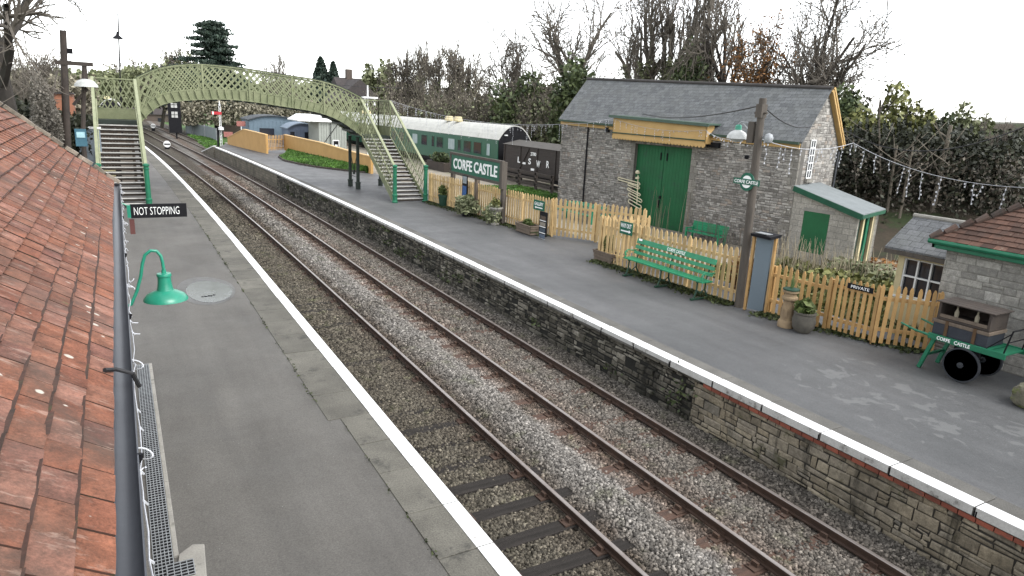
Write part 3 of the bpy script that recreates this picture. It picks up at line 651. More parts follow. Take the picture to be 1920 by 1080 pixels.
# swan-neck wall lamp
lx, ly = -3.085, 10.0
la = thing('wall_lamp', 'green enamelled swan-neck lamp hanging over the left platform beside the gutter', 'lamp', (-3.7, ly, 2.2))
nk = MB(); path = [(-3.72,ly,2.22),(-3.6,ly,2.2),(-3.5,ly,2.24),(-3.42,ly,2.42),(-3.36,ly,2.62),(-3.33,ly,2.78),(-3.29,ly,2.90),(-3.22,ly,2.955),(-3.15,ly,2.945),(-3.105,ly,2.88),(-3.09,ly,2.79),(lx,ly,2.70)]
nk.tube(path, .021, 10); nk.build('swan_neck', M['lampgreen'], la, smooth=True)
fl_ = MB(); fl_.lathe((-3.72,ly,2.22), [(.07,0),(.07,.015),(.03,.03)], 12, axis='x'); fl_.build('wall_plate', M['lampgreen'], la)
sh = MB(); Z = 2.27
sh.lathe((lx,ly,Z), [(.0,.425),(.026,.425),(.03,.37),(.088,.365),(.093,.345),(.093,.33),(.082,.325),(.084,.25),(.096,.16),(.104,.135),(.118,.128),(.17,.108),(.235,.07),(.272,.02),(.278,0),(.27,-.004),(.262,0),(.23,.055),(.16,.09),(.09,.115),(0,.12)], 40)
sh.build('lamp_shade', M['lampgreen'], la, smooth=True)
bb = MB(); bb.lathe((lx,ly,Z), [(0,-.03),(.03,-.02),(.04,.02),(.03,.07),(.02,.12)], 12); bb.build('bulb', M['bulb'], la, smooth=True)
# NOT STOPPING board hung from the gutter end
A, B_ = ay(243,383,12.3), ay(351,406,12.3)
nb = thing('hanging_sign', 'small black NOT STOPPING board with thin white capitals fixed to the gutter end', 'sign', (A[0],12.3,A[2]))
q = MB(); q.b2((A[0],12.285,B_[2]), (B_[0],12.315,A[2])); q.build('board', M['black'], nb, bevel=.003)
lettering('NOT STOPPING', ((A[0]+B_[0])/2-.03, 12.283, (A[2]+B_[2])/2), (1,0,0), (0,0,1), (B_[0]-A[0])*.80, (A[2]-B_[2])*.56, M['letter'], nb, bold=-.012, depth=.003)
q = MB(); q.box((A[0]-.02,12.3,(A[2]+B_[2])/2), (.05,.05,.2)); q.tube([(A[0]-.04,12.3,A[2]-.02),(gx,12.3,A[2]+.05)], .012, 6); q.build('bracket', M['lampgreen'], nb)
q = MB(); q.box((A[0]+.01,12.32,B_[2]-.14), (.07,.03,.24)); tag(q.build('small_notice', simple('dull_red_notice', (.13,.05,.045)), org=(A[0],12.32,B_[2]-.26)), 'small dull red plate hanging below the NOT STOPPING board', 'notice')
# drain channel with wire grating
dr = thing('drain_grating', 'wire grating over a drain channel along the foot of the station wall', 'grating', (-3.4, 9, 0))
q = MB(); gy0, gy1, x0, x1 = 6.9, 13.8, -3.52, -3.33
for x in np.linspace(x0, x1, 6): q.box((x,(gy0+gy1)/2,.012), (.008,gy1-gy0,.01))
for y in np.arange(gy0, gy1, .062): q.box(((x0+x1)/2,y,.017), (x1-x0,.008,.008))
q.build('grating', M['steel'], dr)
q = MB(); q.b2((x0-.02,gy0,-.10), (x1,gy1,-.085)); q.b2((x0,gy0,-.009),(x1,gy1,-.006)); q.build('channel', M['black'], dr)
q = MB(); yy = 7.4
while yy < gy1: e = min(yy+random.uniform(.7,1.0), gy1); q.b2((x1+.005,yy+.012,-.05), (x1+.06,e,.022)); yy = e
q.build('kerb', M['concrete'], dr, bevel=.008)
q = MB(); q.prism([(-3.33,6.9,-.05),(-3.04,6.86,-.05),(-3.0,7.5,-.05),(-3.12,7.55,-.05),(-3.27,7.42,-.05)], (0,0,.07)); gy = q.build('gully_slab', M['concrete'], dr, bevel=.01)
q = MB(); q.b2((-3.40,6.98,.020),(-3.14,7.25,.023)); q.build('gully_recess', M['black'], gy)
q = MB()
for x in np.linspace(-3.40,-3.14,5): q.box((x,7.115,.03),(.008,.27,.01))
for y in np.linspace(6.98,7.25,6): q.box((-3.27,y,.034),(.26,.008,.008))
q.build('gully_grating', M['steel'], gy)
# pale lens reflection with a dark halo, painted onto the asphalt as a disc
m, N, L, b = nt('lens_spot'); v = coord(N); b.inputs['Roughness'].default_value = .12
L.new(mixc(N, L, ramp(N, L, noise(N, L, v, 3, 4), [(.35,0.),(.65,1.)]), (.115,.122,.124), (.085,.09,.09)), b.inputs['Base Color'])
c = gz(392,545); q = MB(); n = 40; ring = []
for j in range(n):
    a = 2*math.pi*j/n; r_ = 1+.02*math.sin(3*a+1); ring.append((c[0]+.56*r_*math.cos(a), c[1]+1.15*r_*math.sin(a), -.004))
q.sheet(ring); struct(q.build('lens_spot', m)); q = MB(); q.sheet([(c[0]+(x-c[0])*1.25-.06, c[1]+(y-c[1])*1.3+.15, -.008) for x, y, z in ring]); struct(q.build('lens_spot_halo', asphalt('halo_asphalt', (.05,.048,.045), (.075,.072,.067), .35, .55)))
cpos = gz(394,555); 
for k, (dx, dy, s) in enumerate([(-.18,0,.03),(-.1,.0,.05),(0,.02,.07),(.1,.08,.04)]):  # dark crossed bars added as marks inside the lens spot
    q = MB(); q.box((cpos[0]+dx,cpos[1]+dy,-.001), (s*1.6,.03,.008), .6); q.box((cpos[0]+dx,cpos[1]+dy,.004), (s*1.6,.03,.008), -.7)
    tag(q.build('lens_spot_mark', M['black'], org=(cpos[0]+dx,cpos[1]+dy,-.005)), 'dark crossed mark added inside the pale lens spot painted on the left platform', 'leaf', 'dark marks in the lens spot')

# ------------------------------------------------------------------ footbridge
FY0, FY1, SY = 40.05, 42.2, 34.4
fb = thing('footbridge', 'arched lattice footbridge in flaking pale green paint spanning both platforms', 'footbridge', (3.3, 41, 0))
TX = [-2.42,-1.33,.29,2.22,4.67,6.70,7.91,9.09]; TZ = [5.74,6.26,6.56,6.54,6.32,6.14,5.84,5.34]
BX = [-2.42,-1.9,-1.3,.17,2.13,4.61,6.66,7.88,9.09]; BZ = [3.55,4.12,4.52,4.80,4.9,4.68,4.40,3.96,3.18]
def smooth_curve(X, Z):
    def f(x):
        n = len(X); i = max(0, min(n-2, int(np.searchsorted(X, x))-1)); h = X[i+1]-X[i]; t = (x-X[i])/h
        d = lambda k: (Z[min(k+1,n-1)]-Z[max(k-1,0)])/(X[min(k+1,n-1)]-X[max(k-1,0)])
        m0, m1 = d(i)*h, d(i+1)*h
        return (2*t**3-3*t*t+1)*Z[i]+(t**3-2*t*t+t)*m0+(-2*t**3+3*t*t)*Z[i+1]+(t**3-t*t)*m1
    return f
ftop, fbot = smooth_curve(TX, TZ), smooth_curve(BX, BZ)
def lattice(P, Q, n, k, w=.058, t=.012, nrm=(0,1,0)):
    """crossed flat bars between lower line P(s) and upper line Q(s), s in 0..1; n bays, bars lean over k bays; layers face to face"""
    b = MB(); nv = Vector(nrm)
    def bar(s0, s1, o):
        a, c = (Vector(P(s0)), Vector(Q(s1))); lo, hi = 0., 1.
        b.bar(a+nv*o, c+nv*o, t, w, up=nv.cross(c-a)) if False else b.bar(a+nv*o, c+nv*o, w, t, up=nv)
    for i in range(-k, n+1):
        for sgn in (1, -1):
            s0, s1 = (i/n, (i+k)/n) if sgn > 0 else ((i+k)/n, i/n); f0, f1 = 0., 1.
            # clip to the panel
            lo, hi = 0., 1.; d = s1-s0
            for bd, side in ((0, 1), (1, -1)):
                t_ = (bd-s0)/d
                if 0 < t_ < 1:
                    if (s0-bd)*side < 0: lo = max(lo, t_)
                    else: hi = min(hi, t_)
            if hi-lo < .02 or max(s0, s1) <= 0 or min(s0, s1) >= 1: continue
            pt = lambda f: Vector(P(min(1, max(0, s0+d*f))))*(1-f)+Vector(Q(min(1, max(0, s0+d*f))))*f
            b.bar(pt(lo)+nv*(t*.6*sgn), pt(hi)+nv*(t*.6*sgn), w, t, up=nv)
    return b
X0, X1 = -2.42, 9.09
def girder(y, sgn):
    g_ = MB(); xs = np.linspace(X0, X1, 60)
    pl = lambda x: fbot(x)+.52-.07*abs(x-3)/6
    # web plate with stiffener folds
    for a, c in zip(xs[:-1], xs[1:]): g_.prism([(a,y-.008,fbot(a)),(c,y-.008,fbot(c)),(c,y-.008,pl(c)),(a,y-.008,pl(a))], (0,.016,0))
    for a, c in zip(xs[:-1], xs[1:]):
        for f, h, w in ((fbot,.05,.16),(lambda x: pl(x),.045,.05)): g_.bar((a,y,f(a)),(c,y,f(c)), w, h)
    for x in np.arange(X0+.15, X1-.1, .36):
        lean = (x-3.2)*.045
        g_.bar((x-lean*.6, y-sgn*.045, fbot(x)+.03), (x+lean*.4, y-sgn*.07, pl(x)-.01), .05, .12, up=(0,1,0))
    web = g_.build('span_girder', M['truss'], fb)
    lat = lattice(lambda s: (X0+(X1-X0)*s, y, pl(X0+(X1-X0)*s)), lambda s: (X0+(X1-X0)*s, y, ftop(X0+(X1-X0)*s)), 34, 3, .062)
    lat.build('lattice', M['truss'], web)
    for x in (X0+.06, .62, 2.9, 5.15, 6.9, X1-.06): po = MB(); po.bar((x,y-sgn*.03,fbot(x)),(x,y-sgn*.03,ftop(x)), .085, .07, up=(0,1,0)); po.build('post', M['truss'], web)
    cp = MB()
    for a, c in zip(xs[:-1], xs[1:]): cp.bar((a,y,ftop(a)+.045),(c,y,ftop(c)+.045), .15, .025, mi=1); cp.bar((a,y,ftop(a)),(c,y,ftop(c)), .12, .07)
    cp.build('top_rail', [M['truss'], M['bridgedark']], web)
girder(FY0, 1); girder(FY1, -1)
dk = MB(); xs = np.linspace(X0, X1, 40)
for a, c in zip(xs[:-1], xs[1:]): dk.prism([(a,FY0,fbot(a)+.04),(c,FY0,fbot(c)+.04),(c,FY0,fbot(c)+.10),(a,FY0,fbot(a)+.10)], (0,FY1-FY0,0))
for x in np.arange(X0+.5, X1-.2, .62): dk.box((x,(FY0+FY1)/2,fbot(x)-.05), (.22,FY1-FY0-.05,.12))
dk.build('deck', M['bridgedark'], fb)
def stair(xa, xb, ytop, zt, name_, ntread=17):
    s0 = thing('tmp', '', '', (0,0,0)); bpy.data.objects.remove(s0)
    w = xb-xa; run = ytop-SY-.25; z0 = 0.
    stm = MB()
    for x in (xa, xb):
        stm.prism([(x-.02,SY,-.0),(x-.02,SY+.35,0),(x-.02,ytop,zt-.30),(x-.02,ytop,zt+.02),(x-.02,SY,.26)], (.04,0,0))
    fl0 = stm.build('stair_flight', M['truss'], fb)
    for k in range(ntread):
        z = zt*(k+1)/(ntread+1)*1.0; y = SY+.22+run*k/(ntread)
        t_ = MB(); t_.b2((xa+.02,y,z-.035),(xb-.02,y+.30,z)); t_.b2((xa+.02,y-.012,z-.045),(xb-.02,y+.06,z+.008), 1); t_.b2((xa+.03,y+.02,z-.145),(xb-.03,y+.04,z-.03)); t_.build('tread', [M['tread'], M['nosing']], fl0)  # dark board below each nosing added for the shade between open treads
    for x in (xa, xb):
        hz0, hz1 = 1.93, zt+2.02
        P = lambda s, x=x: (x, SY+.12+(ytop-SY-.12)*s, .24+(zt-.1)*s)
        Q = lambda s, x=x: (x, SY+.12+(ytop-SY-.12)*s, hz0+(hz1-hz0)*s)
        lattice(P, Q, 15, 3, .05, nrm=(1,0,0)).build('lattice', M['truss'], fl0)
        h = MB(); h.bar(Q(0),Q(1),.13,.075); h.build('handrail', M['trusspale'], fl0)
        i_ = 1 if x == xa else -1
        h = MB(); h.bar((x+i_*.08,SY+.25,1.02),(x+i_*.08,ytop,zt+1.0),.045,.05); h.build('inner_handrail', M['trusspale'], fl0)
        nw = MB(); nw.lathe((x,SY,0), [(.0,0),(.16,0),(.16,.06),(.125,.1),(.125,.34),(.145,.36),(.145,.42),(.11,.45),(.105,.9),(.10,1.72),(.125,1.74),(.125,1.79),(.1,1.8),(.1,1.86),(.135,1.88),(.135,1.95),(.06,1.99),(0,2.0)], 20)
        nw.build('newel_post', M['green'], fl0, smooth=True)
    return fl0
stair(-4.33, -2.5, FY0, 3.62, 'left'); stair(9.09, 10.84, FY0, 3.22, 'right')
def landing(xa, xb, z, ht, openside):
    ld = MB(); ld.b2((xa-.04,FY0-.02,z-.08),(xb+.04,FY1,z)); ld.b2((xa-.04,FY0-.05,z-.26),(xb+.04,FY0-.02,z+.015)); o_ = ld.build('landing', M['bridgedark'], fb)
    sides = [((xa,FY1),(xb,FY1),(0,1,0))]
    sides.append(((openside,FY0),(openside,FY1),(1,0,0)))
    for a, c, nv in sides:
        P = lambda s: (a[0]+(c[0]-a[0])*s, a[1]+(c[1]-a[1])*s, z+.52); Q = lambda s: (a[0]+(c[0]-a[0])*s, a[1]+(c[1]-a[1])*s, z+ht)
        lattice(P, Q, 7, 3, .055, nrm=nv).build('lattice', M['truss'], o_)
        pn = MB(); pn.bar((*a,z+.26),(*c,z+.26),.02,.52); pn.bar((*a,z+ht+.02),(*c,z+ht+.02),.11,.07); pn.bar((*a,z+.53),(*c,z+.53),.05,.05)
        for e in (a, c, ((a[0]+c[0])/2,(a[1]+c[1])/2)): pn.bar((*e,z),(*e,z+ht),.07,.07)
        pn.build('side_panel', M['truss'], o_)
landing(-4.33, -2.5, 3.62, 2.02, -4.33); landing(9.09, 10.84, 3.22, 2.02, 10.84)
for x, y, zt in ((8.94,FY0+.35,3.1),(8.94,FY1-.2,3.1),(10.9,FY1-.2,3.1),(10.9,FY0+.35,3.1),(-2.46,FY0+.3,3.5),(-2.46,FY1-.2,3.5),(-4.36,FY0+.3,3.5),(-4.36,FY1-.2,3.5)):
    c_ = MB(); c_.lathe((x,y,0), [(.15,0),(.15,.35),(.17,.36),(.17,.42),(.105,.45),(.095,zt-.1),(.14,zt)], 14); c_.build('column', M['bridgedark'], fb, smooth=True)
br_ = MB(); br_.tube([(8.94,FY0+.35,2.3),(8.94,(FY0+FY1)/2+.1,1.05),(8.94,FY1-.2,2.3)], .02, 6); br_.box((8.94,(FY0+FY1)/2+.1,.95),(.1,.12,.25)); br_.tube([(8.94,FY0+.35,.7),(8.94,FY1-.2,.7)], .02, 6); br_.build('bracing', M['bridgedark'], fb)

# timber hoarding and stacked boxes under the left stair
t = thing('timber_hoarding', 'dark brown timber hoarding seen through the treads of the left stair', 'fence', (-4.2,45.2,0)); q = MB()
for k in range(24): x = -6.4+k*.155; q.b2((x,45.2+random.uniform(0,.02),0),(x+.145,45.24,2.75+random.uniform(-.05,.05)))
q.build('board_panel', simple('brown_hoarding', (.085,.058,.04), (.05,.037,.028), 3, .9, .3, 40, isl=.3), t); 
for z in (.6,2.1): q = MB(); q.b2((-6.4,45.16,z),(-2.7,45.2,z+.1)); q.build('fence_rail', M['darkwood'], t)
q = MB(); q.b2((-3.45,44.5,0),(-2.85,45.0,1.9)); tag(q.build('pale_locker', simple('pale_buff_panel', (.34,.29,.24), (.27,.23,.19), 3), org=(-3.15,44.7,0)), 'pale buff upright locker behind the treads of the left stair', 'locker')
q = MB(); q.b2((-4.3,44.6,0),(-3.75,45.0,.75)); tag(q.build('small_crate', M['cream'], org=(-4,44.8,0)), 'small cream crate behind the lower treads of the left stair', 'crate')
# ------------------------------------------------------------------ picket fences
def picket_fence(pts, label, h=1.6, sp=.2, pw=.105, mat_='picket', zb=.07, post_sp=2.4, group='picket fences along the platform', rails=(.36, 1.28), face=1, name='picket_fence', posts=True, skip_end=False, hf=None):
    f = thing(name, label, 'fence', (*pts[0], 0), group); pk = MB(); rl = MB(); po = MB()
    for a, c in zip(pts[:-1], pts[1:]):
        d = Vector((c[0]-a[0], c[1]-a[1], 0)); ln = d.length; d.normalize(); nv = Vector((d.y, -d.x, 0))*face
        yaw = math.atan2(d.y, d.x); k = int(ln/sp)
        for i in range(k+1):
            p = Vector((a[0], a[1], 0))+d*(i*ln/max(k,1)+random.uniform(-.008,.008)); hh = (hf(i/max(k,1)) if hf else h)+random.uniform(-.028,.022); w = pw/2*random.uniform(.93,1.05)
            off = nv*.03; ln_ = d*random.gauss(0,.014)
            q = [p+off-d*w+Vector((0,0,zb+random.uniform(-.02,.02))), p+off+d*w+Vector((0,0,zb)), p+off+d*w+ln_+Vector((0,0,hh-.09)), p+off+d*w*.45+ln_+Vector((0,0,hh-.015)), p+off+ln_+Vector((0,0,hh)), p+off-d*w*.45+ln_+Vector((0,0,hh-.015)), p+off-d*w+ln_+Vector((0,0,hh-.09))]
            pk.prism([tuple(x) for x in q], tuple(nv*.022))
        for z in rails:
            e0 = Vector((a[0],a[1],z)); e1 = Vector((c[0],c[1],z)); rl = MB(); rl.bar(e0, e1, .05, .085); rl.build('fence_rail', M[mat_], f)
        n = max(1, round(ln/post_sp))
        for i in range(n+1):
            p = Vector((a[0],a[1],0))+d*(ln*i/n)-nv*.07; po.box((p.x,p.y,h*.47), (.1,.1,h*.94), yaw)
    P_ = pk.build('picket_panel', M[mat_], f, bevel=0)
    if posts:
        vs = po.v; 
        for j in range(len(po.f)//6):
            s_ = MB(); s_.v = vs[j*8:j*8+8]; s_.f = [tuple(i-j*8 for i in q) for q in po.f[j*6:j*6+6]]; s_.m = [0]*6; s_.build('post', M[mat_], f)
    return f
F0, F1 = (11.05, 34.3), (11.92, 23.45)
picket_fence([F0, F1], 'long cream picket fence behind the large station name board, ending at the chalkboard', 1.60, .185, .115)
picket_fence([(12.0, 23.5), (14.05, 20.1)], 'cream picket fence set back behind the opening, running towards the big green door', 1.62, .185, .115)
W0, W1 = (11.02, 18.8), (11.34, 12.75)
picket_fence([W0, W1], 'cream picket fence behind the green bench and the WAY OUT sign', 1.62, .195, .115)
picket_fence([(11.05, 18.85), (12.6, 18.2)], 'short cream picket return behind the WAY OUT sign with a lattice top rail', 1.66, .2, rails=(.36,1.28,1.45), post_sp=1.6)
picket_fence([(11.42, 11.75), (11.62, 10.15)], 'short amber picket fence behind the chimney pot planter', 1.42, .165, .09, 'picketfresh', rails=(.4,1.1), post_sp=1.6)
picket_fence([(11.80, 8.95), (12.62, 8.05)], 'amber picket fence between the PRIVATE gate and the loaded luggage trolley', 1.5, .15, .088, 'picketfresh', rails=(.4,1.15), post_sp=1.2)
gtf = picket_fence([(11.66, 10.05), (11.78, 9.02)], 'amber picket gate carrying a small PRIVATE plate and dark strap hinges', 1.46, .145, .085, 'picketfresh', zb=.1, rails=(.36,1.2), posts=False, name='picket_gate')
gtf['category'] = 'gate'; del gtf['group']
q = MB(); q.bar((11.63,10.1,1.24),(11.72,9.6,1.22),.012,.06); q.bar((11.63,10.1,.36),(11.7,9.65,.36),.012,.06); q.build('strap_hinge', M['black'], gtf)
pc = (11.66, 9.42, 1.29); xd = Vector((.115,-1,0)); q = MB(); q.box(pc, (.62,.02,.13), math.atan2(-1,.115)); pl = q.build('nameplate', M['black'], gtf)
lettering('PRIVATE', (pc[0]-.012,pc[1],pc[2]), xd, (0,0,1), .44, .07, M['letter'], pl)
# little rail with diamond lattice above the return
def sign(name, label, c, w, h, yd, txt, mat_, lines, arrow=None, t=.03):
    """flat sign with its face towards the line; yd = horizontal reading direction"""
    x = Vector((yd[0], yd[1], 0)).normalized(); n = x.cross(Vector((0,0,1))); s_ = thing(name, label, 'sign', tuple(c))
    q = MB(); q.box(c, (w,t,h), math.atan2(x.y,x.x)); q.build('board', M[mat_], s_, bevel=.004)
    f = Vector(c)+n*(t/2+.004)
    for s, dz, ww, hh in lines: lettering(s, tuple(f+Vector((0,0,dz))), x, (0,0,1), ww, hh, M['letter'], s_, bold=.012)
    if arrow:
        dz, aw, d = arrow; q = MB(); o_ = f+Vector((0,0,dz)); th = .022
        P = [(-aw/2,-th),(aw/2-.09,-th),(aw/2-.09,-.06),(aw/2,0),(aw/2-.09,.06),(aw/2-.09,th),(-aw/2,th),(-aw/2+.02,0)]
        q.prism([tuple(o_+x*(px*d)+Vector((0,0,pz))) for px, pz in P], tuple(n*.004)); q.build('arrow', M['letter'], s_)
    return s_
YD = (.03, -1)
sc_ = ax(1174,428,10.93); sign('direction_sign', 'green WAY OUT sign with white arrow on the cream picket fence', (10.94,sc_[1],sc_[2]), .62, .42, YD, '', 'signgreen', [('WAY OUT', .08, .54, .15)], (-.1,.5,1))
sc_ = ax(1011,385,11.8); sign('direction_sign', 'green sign reading GALLERY with white arrow fixed to the far end of the picket fence', (11.80,sc_[1],sc_[2]), .78, .42, (.08,-1), '', 'signgreen', [('GALLERY', .06, .62, .14)], (-.1,.56,-1))

# ------------------------------------------------------------------ station name board
a, c = ax(843,318,11.4), ax(948,325,11.4); ya_, yb_ = 32.15, 26.7; xf = 11.28
nbd = thing('name_board', 'large green station name board reading CORFE CASTLE on grey timber posts', 'sign', (xf,(ya_+yb_)/2,0))
zt = lambda v, uu: ax(uu, v, xf)[2]
zT, zB = 2.86, 1.78
q = MB(); q.b2((xf-.03,yb_,zB+.13), (xf+.03,ya_,zT-.12)); q.build('board', M['signgreen'], nbd)
q = MB(); q.b2((xf-.06,yb_-.05,zT-.12),(xf+.07,ya_+.05,zT)); q.b2((xf-.06,yb_-.05,zB),(xf+.07,ya_+.05,zB+.13)); q.b2((xf-.05,yb_-.05,zB+.13),(xf+.06,yb_+.14,zT-.12)); q.b2((xf-.05,ya_-.14,zB+.13),(xf+.06,ya_+.05,zT-.12)); q.build('frame', M['greywood'], nbd, bevel=.01)
lettering('CORFE CASTLE', (xf-.036,(ya_+yb_)/2-.02,(zT+zB)/2+.005), (0,-1,0), (0,0,1), (ya_-yb_)*.86, .52, M['letter'], nbd, bold=.022, depth=.02)
for y, mt in ((ya_-.05,'greywood'),((ya_+yb_)/2-.1,'wood'),(yb_-.02,'greywood')):
    q = MB(); q.box((xf+.12,y,1.4 if mt != 'wood' else .95), (.18,.24,2.8 if mt != 'wood' else 1.9)); q.build('post', M[mt], nbd, bevel=.012)
q = MB(); q.box((xf,yb_-.02,zB+.45),(.14,.26,1.25)); q.build('end_cheek', M['greywood'], nbd, bevel=.01)
# poster on its own stand in front of the fence
pp = ax(871,370,11.2); ps = thing('poster_stand', 'narrow framed poster, pale above and blue below, standing under the station name board', 'poster', (11.2,pp[1],0))
z0, z1 = ax(871,368,11.2)[2], ax(871,329,11.2)[2]
q = MB(); q.box((11.2,pp[1],(z0+z1)/2),(.04,.52,z1-z0)); q.build('frame', M['black'], ps); q = MB(); q.box((11.178,pp[1],(z0+z1)/2-.25),(.006,.44,(z1-z0)*.5)); q.build('poster_sheet', M['blue'], ps)
q = MB(); q.box((11.178,pp[1],(z0+z1)/2+.3),(.006,.44,(z1-z0)*.34)); q.build('map_panel', simple('pale_grey_poster', (.32,.35,.36), (.18,.22,.25), 14, .4, 0), ps)
q = MB(); q.box((11.22,pp[1],z0/2),(.06,.08,z0)); q.build('leg', M['black'], ps)
# ------------------------------------------------------------------ planters
def leaves(parent, name, c, rad, n, size, mt, flat=.2, lo=-1.):
    P = RNG.normal(size=(n*2, 3)); P /= np.linalg.norm(P, axis=1, keepdims=True); P *= (RNG.random((len(P),1))**.45); P = P[P[:,2] > lo][:n]
    P *= 1+.22*np.sin(P[:, :1]*5+c[0])*np.cos(P[:, 1:2]*6+c[1])
    P = P*np.array(rad)+np.array(c); V, F = leaf_arrays(P, size, .4, flat=flat); return fastmesh(name, V, F, M[mt], None, parent, ORG[parent.as_pointer()])
def pot_profile(r0, r1, h): return [(0,0),(r0,0),(r1*.97,h*.86),(r1*1.06,h*.88),(r1*1.06,h),(r1*.9,h),(r1*.86,h*.9),(0,h*.9)]
g_ = gz(832,387); t = thing('plant_pot', 'tall dark green tub with a small leafy plant beside the stair foot', 'planter', g_)
q = MB(); q.lathe(g_, pot_profile(.22,.30,.62), 18); q.build('tub', M['dkgreen'], t, smooth=True); leaves(t, 'plant', (g_[0],g_[1],.82), (.30,.34,.28), 420, .10, 'leaf')
q = MB(); [q.tube([(g_[0],g_[1],.55),(g_[0]+random.uniform(-.2,.2),g_[1]+random.uniform(-.2,.2),.95)],.008,4) for k in range(7)]; q.build('stems', M['twig'], t)
g_ = gz(875,405); t = thing('potted_bush', 'round bushy variegated shrub in a pot in front of the name board', 'planter', g_)
q = MB(); q.lathe(g_, pot_profile(.2,.26,.35), 16); q.build('pot', M['black'], t, smooth=True); leaves(t, 'foliage', (g_[0],g_[1],.52), (.55,.62,.50), 1900, .085, 'leafpale', lo=-.75)
g_ = gz(928,421); t = thing('potted_bush', 'trailing pale shrub in a stone urn beside the right post of the name board', 'planter', g_)
q = MB(); q.lathe(g_, [(0,0),(.2,0),(.2,.06),(.1,.12),(.1,.3),(.24,.5),(.32,.72),(.35,.74),(.35,.8),(.28,.8),(0,.7)], 18); q.build('urn', M['concrete'], t, smooth=True)
leaves(t, 'foliage', (g_[0]-.08,g_[1]+.12,.5), (.42,.46,.48), 1100, .075, 'leafpale', lo=-.95); leaves(t, 'top_growth', (g_[0],g_[1],.95), (.2,.24,.28), 260, .08, 'olive')
def trough(g_, label, L_, yaw, plant, mt):
    t = thing('planter_box', label, 'planter', g_); q = MB(); D, H = .48, .36
    for k in range(3):
        z = .09+k*.12; s = .9+.05*k
        q.box((g_[0]-D/2*s,g_[1],z),(.03,L_*s,.11)); q.box((g_[0]+D/2*s,g_[1],z),(.03,L_*s,.11)); q.box((g_[0],g_[1]-L_/2*s,z),(D*s,.03,.11)); q.box((g_[0],g_[1]+L_/2*s,z),(D*s,.03,.11))
    q.b2((g_[0]-D/2,g_[1]-L_/2,.02),(g_[0]+D/2,g_[1]+L_/2,.045)); q.box((g_[0]-D/2-.01,g_[1],.385),(.07,L_+.04,.03)); q.box((g_[0]+D/2+.01,g_[1],.385),(.07,L_+.04,.03)); q.box((g_[0],g_[1]-L_/2,.385),(D,.07,.03)); q.box((g_[0],g_[1]+L_/2,.385),(D,.07,.03))
    q.build('box', M['wood'], t, bevel=.006); q = MB(); q.b2((g_[0]-D/2+.03,g_[1]-L_/2+.03,.1),(g_[0]+D/2-.03,g_[1]+L_/2-.03,.34)); q.build('soil', M['earth'], t)
    plant(t); return t
g_ = gz(985,437); trough((g_[0]+.1,g_[1],0), 'low wooden planter box with sparse greenery under the GALLERY sign', 1.25, 0, lambda t: leaves(t, 'plant', (g_[0]+.1,g_[1],.45), (.16,.3,.16), 180, .08, 'leaf'), 'leaf')
g_ = gz(1139,492); g2 = g_; trough((g_[0]-.02,g_[1],0), 'low wooden planter box with a small round shrub below the WAY OUT sign', 1.05, 0, lambda t: leaves(t, 'shrub', (g2[0],g2[1],.66), (.2,.24,.3), 650, .065, 'olive'), 'olive')
# chalkboard
g_ = gz(1017,447); t = thing('chalkboard', 'narrow black board with four pale notices leaning at the fence corner', 'notice board', g_)
z1 = ax(1022,398,g_[0])[2]; q = MB(); q.box((g_[0],g_[1],z1/2+.05),(.05,.55,z1-.1)); q.build('board', M['black'], t)
for k, cc in enumerate(((.10,.07,.05),(.30,.27,.22),(.07,.10,.13),(.12,.16,.22))):
    q = MB(); q.box((g_[0]-.03,g_[1],z1-.25-k*z1*.23),(.006,.42,z1*.15)); q.build('notice', simple('notice_%d' % k, cc, tuple(x*.4 for x in cc), 14, .6, 0), t)
    q = MB(); q.box((g_[0]-.032,g_[1],z1-.25-k*z1*.23-z1*.1),(.01,.46,.03)); q.build('ledge', M['letter'], t)
# chimney pot planter
g_ = gz(1473,612); t = thing('chimney_pot', 'tall buff chimney pot used as a planter with a spiky plant on top', 'planter', g_)
q = MB(); q.lathe(g_, [(0,0),(.21,0),(.21,.13),(.19,.17),(.165,.19),(.15,.45),(.155,.5),(.145,.55),(.14,.68),(.185,.71),(.20,.75),(.19,.79),(.15,.81),(.145,.88),(.19,.91),(.19,.96),(.14,.97),(.13,.9),(0,.9)], 20)
for k in range(4): a = k*math.pi/2+.4; q.box((g_[0]+.155*math.cos(a),g_[1]+.155*math.sin(a),.38),(.05,.07,.2),a)
q.build('pot', simple('buff_terracotta', (.30,.22,.13), (.2,.145,.09), 5, .9, .3, 40, c3=(.10,.09,.06), s3=3, t3=.58), t, smooth=True)
q = MB(); q.lathe((g_[0],g_[1],.97), [(0,0),(.2,0),(.2,.03),(.13,.05),(0,.05)], 16); q.build('saucer', M['dkgreen'], t)
q = MB()
for k in range(26):
    a = random.random()*6.28; r_ = random.uniform(.02,.13); q.prism([(g_[0]+.02*math.cos(a)-.02*math.sin(a),g_[1]+.02*math.sin(a)+.02*math.cos(a),1.0),(g_[0]+.02*math.cos(a)+.02*math.sin(a),g_[1]+.02*math.sin(a)-.02*math.cos(a),1.0),(g_[0]+r_*math.cos(a),g_[1]+r_*math.sin(a),1.18+random.uniform(.03,.2))],(.002,.002,0))
q.build('plant', simple('spiky_leaf', (.07,.15,.045), (.16,.2,.08), 9, .6, 0), t)
g_ = gz(1504,622); t = thing('plant_pot', 'squat grey stone pot with a leafy rosette beside the chimney pot', 'planter', g_)
